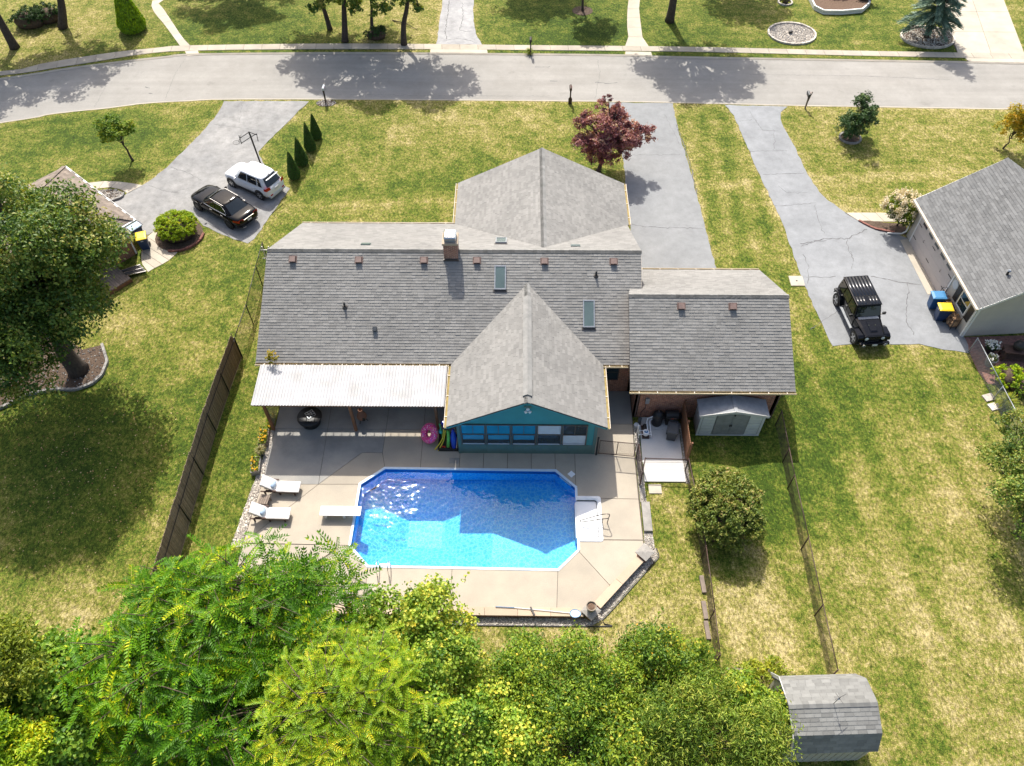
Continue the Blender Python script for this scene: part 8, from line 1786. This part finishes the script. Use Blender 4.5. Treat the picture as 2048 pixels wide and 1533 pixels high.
flowers('marigolds', 'yellow marigolds in the pale planter behind the loungers', (-13.52, 21.45), (0.20, 0.46), 0.24, 170, 16, 'petal_yellow', 'leaf_bush', 182, math.radians(6), 0.055)
flowers('marigolds', 'orange-yellow flowers growing against the lattice', (-13.35, 24.2), (0.18, 0.45), 0.05, 220, 12, 'petal_yellow', 'leaf_bush', 183, 0, 0.055)
q = thing('flower_pot', 'dark pot of white flowers on the brick patio by the tan gable', 'plant pot', (26.75, 29.55, 0.02)); MB().lathe((0, 0, 0), [(0.22, 0), (0.32, 0.4), (0.34, 0.42), (0.28, 0.42), (0.26, 0.36)], 16).build('pot', M['black_plastic'], q)
flowers('petunias', 'white petunias in the dark pot by the tan gable', (26.75, 29.55), (0.32, 0.30), 0.38, 220, 26, 'petal_white', 'leaf_dark', 184, 0, 0.09)
p = at(1976, 730); q = thing('flower_pot', 'pale ribbed pot behind the galvanised fence', 'plant pot', (p.x, p.y, 0.02)); MB().lathe((0, 0, 0), [(0.20, 0), (0.27, 0.3), (0.30, 0.5), (0.32, 0.52), (0.27, 0.52), (0.25, 0.44)], 16).build('pot', M['cap_grey'], q)
flowers('petunias', 'pale yellow-green flowers in the ribbed pot behind the galvanised fence', (p.x, p.y), (0.2, 0.2), 0.48, 110, 14, 'petal_white', 'leaf_lime', 185, 0, 0.08)
# sapling rooted in the gutter
broadleaf('gutter_sapling', 'yellow-green weed sapling growing out of the patio gutter', 'sapling', (-12.75, 25.98, 2.80), (-12.72, 26.0, 3.35), (0.36, 0.34, 0.42), 12, 0.15, 520, 0.085, 'leaf_gold', 0.012, seed=186, tone0=0.25)
# ---- across the street
for k, (px_, py_, hx, hy, hz, rad, nl, tr, lab, mt, tn) in enumerate((
        (690, 84, -13.6, 64.2, 8.4, (5.2, 3.4, 3.4), 15000, 0.22, 'tall tree with twin dark trunks behind the far sidewalk', 'leaf_oak', 0.5),
        (660, 60, -17.8, 66.4, 6.8, (4.2, 3.4, 3.4), 11000, 0.17, 'slimmer tree left of the twin-trunked one across the street', 'leaf_oak', 0.45),
        (746, 76, -12.6, 67.0, 5.4, (2.2, 2.2, 2.6), 6000, 0.13, 'small crooked tree between the big trunks across the street', 'leaf_bush', 0.5),
        (808, 90, -8.6, 63.5, 8.0, (3.6, 3.0, 3.2), 11000, 0.20, 'straight-trunked tree next to the far asphalt driveway', 'leaf_oak', 0.5),
        (30, 96, -42.6, 62.8, 7.6, (5.2, 4.0, 3.6), 14000, 0.30, 'thick-trunked tree leaning at the far left corner', 'leaf_oak', 0.4),
        (126, 56, -37.2, 66.0, 8.0, (4.6, 4.0, 3.6), 12000, 0.30, 'tree with dark trunk above the hedge at top left', 'leaf_oak', 0.35))):
    b = at(px_, py_); lo_ = [(b.x - hx + dx, b.y - hy - 0.3, z_ - hz, 0.62) for dx, z_ in ((-0.8, 3.2), (0.9, 3.5), (0.2, 4.0), (1.5, 2.9), (-1.7, 3.0))] if k < 4 else []; broadleaf('street_tree', lab, 'tree', (b.x, b.y, 0), (hx, hy, hz), rad, 36, 0.95, int(nl * 0.85), 0.28, mt, tr, seed=200 + k, group='trees across the street', tone0=tn, sub=18, sig=0.20, low=-0.4, lobes=lo_)
for k, (bx_, by_, hz, rad, nl, tr, lab) in enumerate(((-26, 75, 7.0, (6.0, 4.2, 3.4), 13000, 0.3, 'shade tree beyond the top edge whose shadow covers the far lawn'), (0.6, 76.0, 7.6, (4.0, 3.2, 3.2), 9000, 0.25, 'tree beyond the top edge shading the far green lawn'), (12.6, 66.3, 9.0, (5.4, 4.2, 3.8), 17000, 0.30, 'broad tree at the top edge right of the far garden walk'), (18.5, 75.5, 7.5, (3.6, 3.4, 3), 8000, 0.25, 'tree beyond the top edge near the raised planter'))):
    broadleaf('street_tree', lab, 'tree', (bx_, by_, 0), (bx_, by_, hz), rad, 36, 1.0, int(nl * 0.85), 0.28, 'leaf_oak', tr, seed=210 + k, group='trees across the street', sub=18, sig=0.20, low=-0.5, tone0=0.42)
b = at(1165, 22); broadleaf('young_tree', 'young tree in a dark mulch ring on the far green lawn', 'tree', (b.x, b.y, 0), (b.x, b.y, 4.0), (2.2, 2.0, 1.9), 18, 0.8, 6000, 0.22, 'leaf_bush', 0.09, seed=220)
sheet('mulch_ring', ell(b.x, b.y, 0.9, 0.8, 20), 0.014, M['mulch'])
for k, (px_, py_, r, h, lab) in enumerate(((62, 52, 1.5, 1.3, 'dark hedge mound left of the tree trunk at top left'), (100, 42, 1.2, 1.2, 'dark hedge mound right of the tree trunk at top left'))):
    p = at(px_, py_); mound('hedge_mound', lab, (p.x, p.y), (r, 1.0), h, 4000, 0.13, 'leaf_dark', 222 + k, nclump=30, tone0=0.35)
p = at(745, 80); mound('garden_shrub', 'low dark shrub at the foot of the far crooked tree', (p.x + 0.3, p.y + 0.3), (1.0, 0.7), 0.7, 2400, 0.13, 'leaf_dark', 226, nclump=22, lab_cat='shrub')
# blue spruce: whorls of drooping branches
b = at(1852, 76); sp = thing('blue_spruce', 'blue-green spruce standing in a stone-edged bed across the street', 'spruce', (b.x, b.y, 0)); g = np.random.default_rng(230)
limbs((b.x, b.y, 0), (b.x + 0.4, b.y, 7.5), 0.16, [], g, bend=0.1).build('trunk', M['bark'], sp, True, smooth=True)
Vs, Fs, Ts = [], [], []; off = 0; NT = frond_template(22, 0.18, 0.05, 0.30, 9)
for lv in range(15):
    z = 1.75 + lv * 0.43; R_ = 2.3 * (1 - lv / 17) ; kk = 15 if lv < 8 else 10
    for j in range(kk):
        a = 6.283 * j / kk + g.random(); x = unit(np.array([math.cos(a), math.sin(a), 0.12 * g.normal() - 0.02])); y = unit(np.cross([0, 0, 1], x)); zz = np.cross(x, y); s = R_ * (0.75 + 0.35 * g.random()); V, F, lt_ = NT
        Vs.append(V @ (np.stack([x, y, zz], 0) * np.array([[s], [s * 0.8], [s]])) + np.array([b.x + 0.05 * lv * 0.5, b.y, z + 0.15 * g.normal()])); Fs.append(F + off); Ts.append(np.clip(0.5 + 0.16 * g.normal() + lt_, 0, 1)); off += len(V)
link('foliage', np_mesh('foliage', np.concatenate(Vs), np.concatenate(Fs), np.concatenate(Ts)), M['leaf_spruce'], sp, True)
# stone beds across the street
p0 = at(1583, 70); oval = ell(22.6, 64.25, 1.95, 1.72, 40); sheet('gravel_bed', oval, 0.014, M['stone_pale']); tag(stones('gravel', None, oval, 1500, 0.05, 'stone_pale', 0.03, 31), 'pale river stones filling the oval bed across the street', 'gravel'); block_ring('stone_edging', 'pale block edging round the oval stone bed across the street', oval, 'stone_pale', 0.30, 0.14)
o = MB().box((0, 0, 0.12), (0.32, 0.16, 0.2), 0.5).build('marker_stone', M['black_metal'], bevel=0.02); o.location = (22.5, 64.3, 0.02); tag(o, 'small dark block lying in the middle of the oval stone bed', 'marker')
sb = at(1853, 78); ring2 = ell(sb.x + 0.1, sb.y + 0.15, 2.15, 1.7, 40); sheet('mulch_bed', ring2, 0.014, M['mulch']); tag(stones('gravel', None, ring2, 800, 0.06, 'stone', 0.03, 32), 'grey stones and cones on the bed under the spruce', 'gravel'); block_ring('stone_edging', 'pale block edging round the spruce bed', ring2, 'stone_pale', 0.30, 0.16)
rp_ = at(1570, 6); block_ring('stone_edging', 'small pale stone ring round a garden plant at the top edge', ell(rp_.x, rp_.y, 0.6, 0.55, 18), 'stone_pale', 0.2, 0.12); mound('garden_shrub', 'small green plant inside the little stone ring at the top edge', (rp_.x, rp_.y), (0.35, 0.35), 0.6, 900, 0.10, 'leaf_lime', 233, nclump=12, lab_cat='shrub')
# raised white planter
rpx = P2([(1618, 0), (1628, 20), (1646, 29), (1682, 29.5), (1722, 26), (1737, 13), (1732, 0)]); rpx = [(rpx[0][0], 72.5)] + rpx + [(rpx[-1][0], 72.5)]
rpt = thing('raised_planter', 'white timber raised planting bed at the top edge', 'planter', (rpx[3][0], rpx[3][1] + 1, 0))
for a_, b_ in zip(rpx[:-1], rpx[1:]):
    for z in (0.10, 0.30): MB().beam((*a_, z), (*b_, z), 0.14, 0.17).build('timber', M['white_trim'], rpt, True)
MB().prism(inset(rpx, 0.10), 0.0, 0.32, False).build('soil', M['soil'], rpt, True)
for k, (px_, py_, r, h, mt, lab) in enumerate(((1668, 6, 0.7, 0.9, 'leaf_bush', 'green plant at the left of the white raised bed'), (1700, 8, 0.6, 0.6, 'leaf_gold', 'yellowing plant in the middle of the white raised bed'), (1732, 14, 0.8, 0.9, 'leaf_vine', 'straggly plant spilling over the right end of the raised bed'))):
    p = at(px_, py_); mound('garden_shrub', lab, (p.x, p.y + 0.8), (r, r * 0.7), h + 0.3, 1500, 0.13, mt, 240 + k, nclump=14, lab_cat='shrub', noise_=0.25)
# mulch beds near the house fronts
sheet('mulch_bed', P2([(1717, 443), (1735, 442), (1770, 446), (1812, 449), (1812, 470), (1789, 466), (1751, 460)]), 0.026, M['mulch']); block_ring('brick_edging', 'curved brown edging of the hydrangea bed', [tuple(q) for q in smooth_line(P2([(1717, 442), (1735, 452), (1755, 460), (1789, 466)]), 5)], 'red_block', 0.25, 0.10, closed=False)
lb = P2([(182, 386), (205, 380), (232, 380), (248, 388), (246, 396), (222, 404), (205, 395)]); sheet('mulch_bed', lb, 0.026, M['mulch']); tag(stones('leaf_litter', None, lb, 300, 0.05, 'stone', 0.04, 33), 'grey bark chips on the small bed by the left house', 'bark chips'); block_ring('stone_edging', 'dark block edging of the small bed by the left house', lb[3:6], 'edging_block', 0.25, 0.16, closed=False)
er = at(1700, 277); block_ring('stone_edging', 'ring of dark blocks round the evergreen shrub', ell(er.x, er.y, 0.75, 0.7, 20), 'edging_block', 0.22, 0.10); sheet('mulch_ring', ell(er.x, er.y, 0.68, 0.63, 20), 0.014, M['mulch'])
mr = at(652, 207); sheet('mulch_ring', ell(mr.x, mr.y, 0.75, 0.45, 20), 0.014, M['mulch']); tag(stones('bark_chips', None, ell(mr.x, mr.y, 0.75, 0.45, 20), 120, 0.05, 'stone', 0.03, 35), 'dark bark chips round the white-topped mailbox', 'bark chips')
# bed under the shade tree
tb = P2([(205, 690), (216, 725), (205, 752), (185, 770), (150, 782), (110, 780), (60, 790), (10, 815), (-30, 830), (-30, 640), (110, 660), (165, 700)]); sheet('mulch_bed', tb, 0.014, M['mulch']); tag(stones('leaf_litter', None, tb, 700, 0.045, 'edging_block', 0.03, 34), 'pale leaf litter on the bed under the shade tree', 'leaf litter'); block_ring('stone_edging', 'grey block edging curving round the shade tree bed', tb[0:9], 'edging_block', 0.30, 0.16, closed=False)
# fallen leaves on the grass
g = np.random.default_rng(40)
def litter(label, pxy, spread, n, size=0.08):
    c = at(*pxy); P = np.stack([c.x + spread[0] * g.normal(size=n), c.y + spread[1] * g.normal(size=n), 0.02 + 0 * g.random(n)], 1)
    P = P[(P[:, 0] < -16.3) | (P[:, 0] > 14)]
    V, F = leaf_geo(g, P, np.array([0, 0, 1.0]) + 0.25 * g.normal(size=P.shape), size, 0.7, 0.05); o = link('fallen_leaves', np_mesh('fallen_leaves', V, F, np.repeat(g.random(len(P)), 4)), M['leaf_fallen']); o['kind'] = 'stuff'; tag(o, label, 'fallen leaves')
litter('scattered fallen leaves on the shaded left lawn', (150, 930), (3.2, 3.0), 700); litter('scattered fallen leaves on the lawn at the right edge', (1990, 980), (1.8, 3.0), 260); litter('scattered pale leaves on the lawn right of the gambrel shed', (1950, 1420), (2.2, 1.6), 160, 0.06)
# broken branches on the far lawn
br = thing('fallen_branch', 'pale fallen branch lying on the dry lawn across the street', 'branch', tuple(at(800, 45))); p, q = at(785, 42), at(838, 62)
MB().tube([p + Vector((0, 0, 0.05)), p.lerp(q, 0.5) + Vector((0, 0.1, 0.15)), q + Vector((0, 0, 0.04))], [0.05, 0.04, 0.015], 5).build('limb', M['bark_pale'], br, True); MB().tube([p.lerp(q, 0.45) + Vector((0, 0.05, 0.12)), p.lerp(q, 0.7) + Vector((0.1, 0.7, 0.05))], [0.03, 0.01], 4).build('twig', M['bark_pale'], br, True)
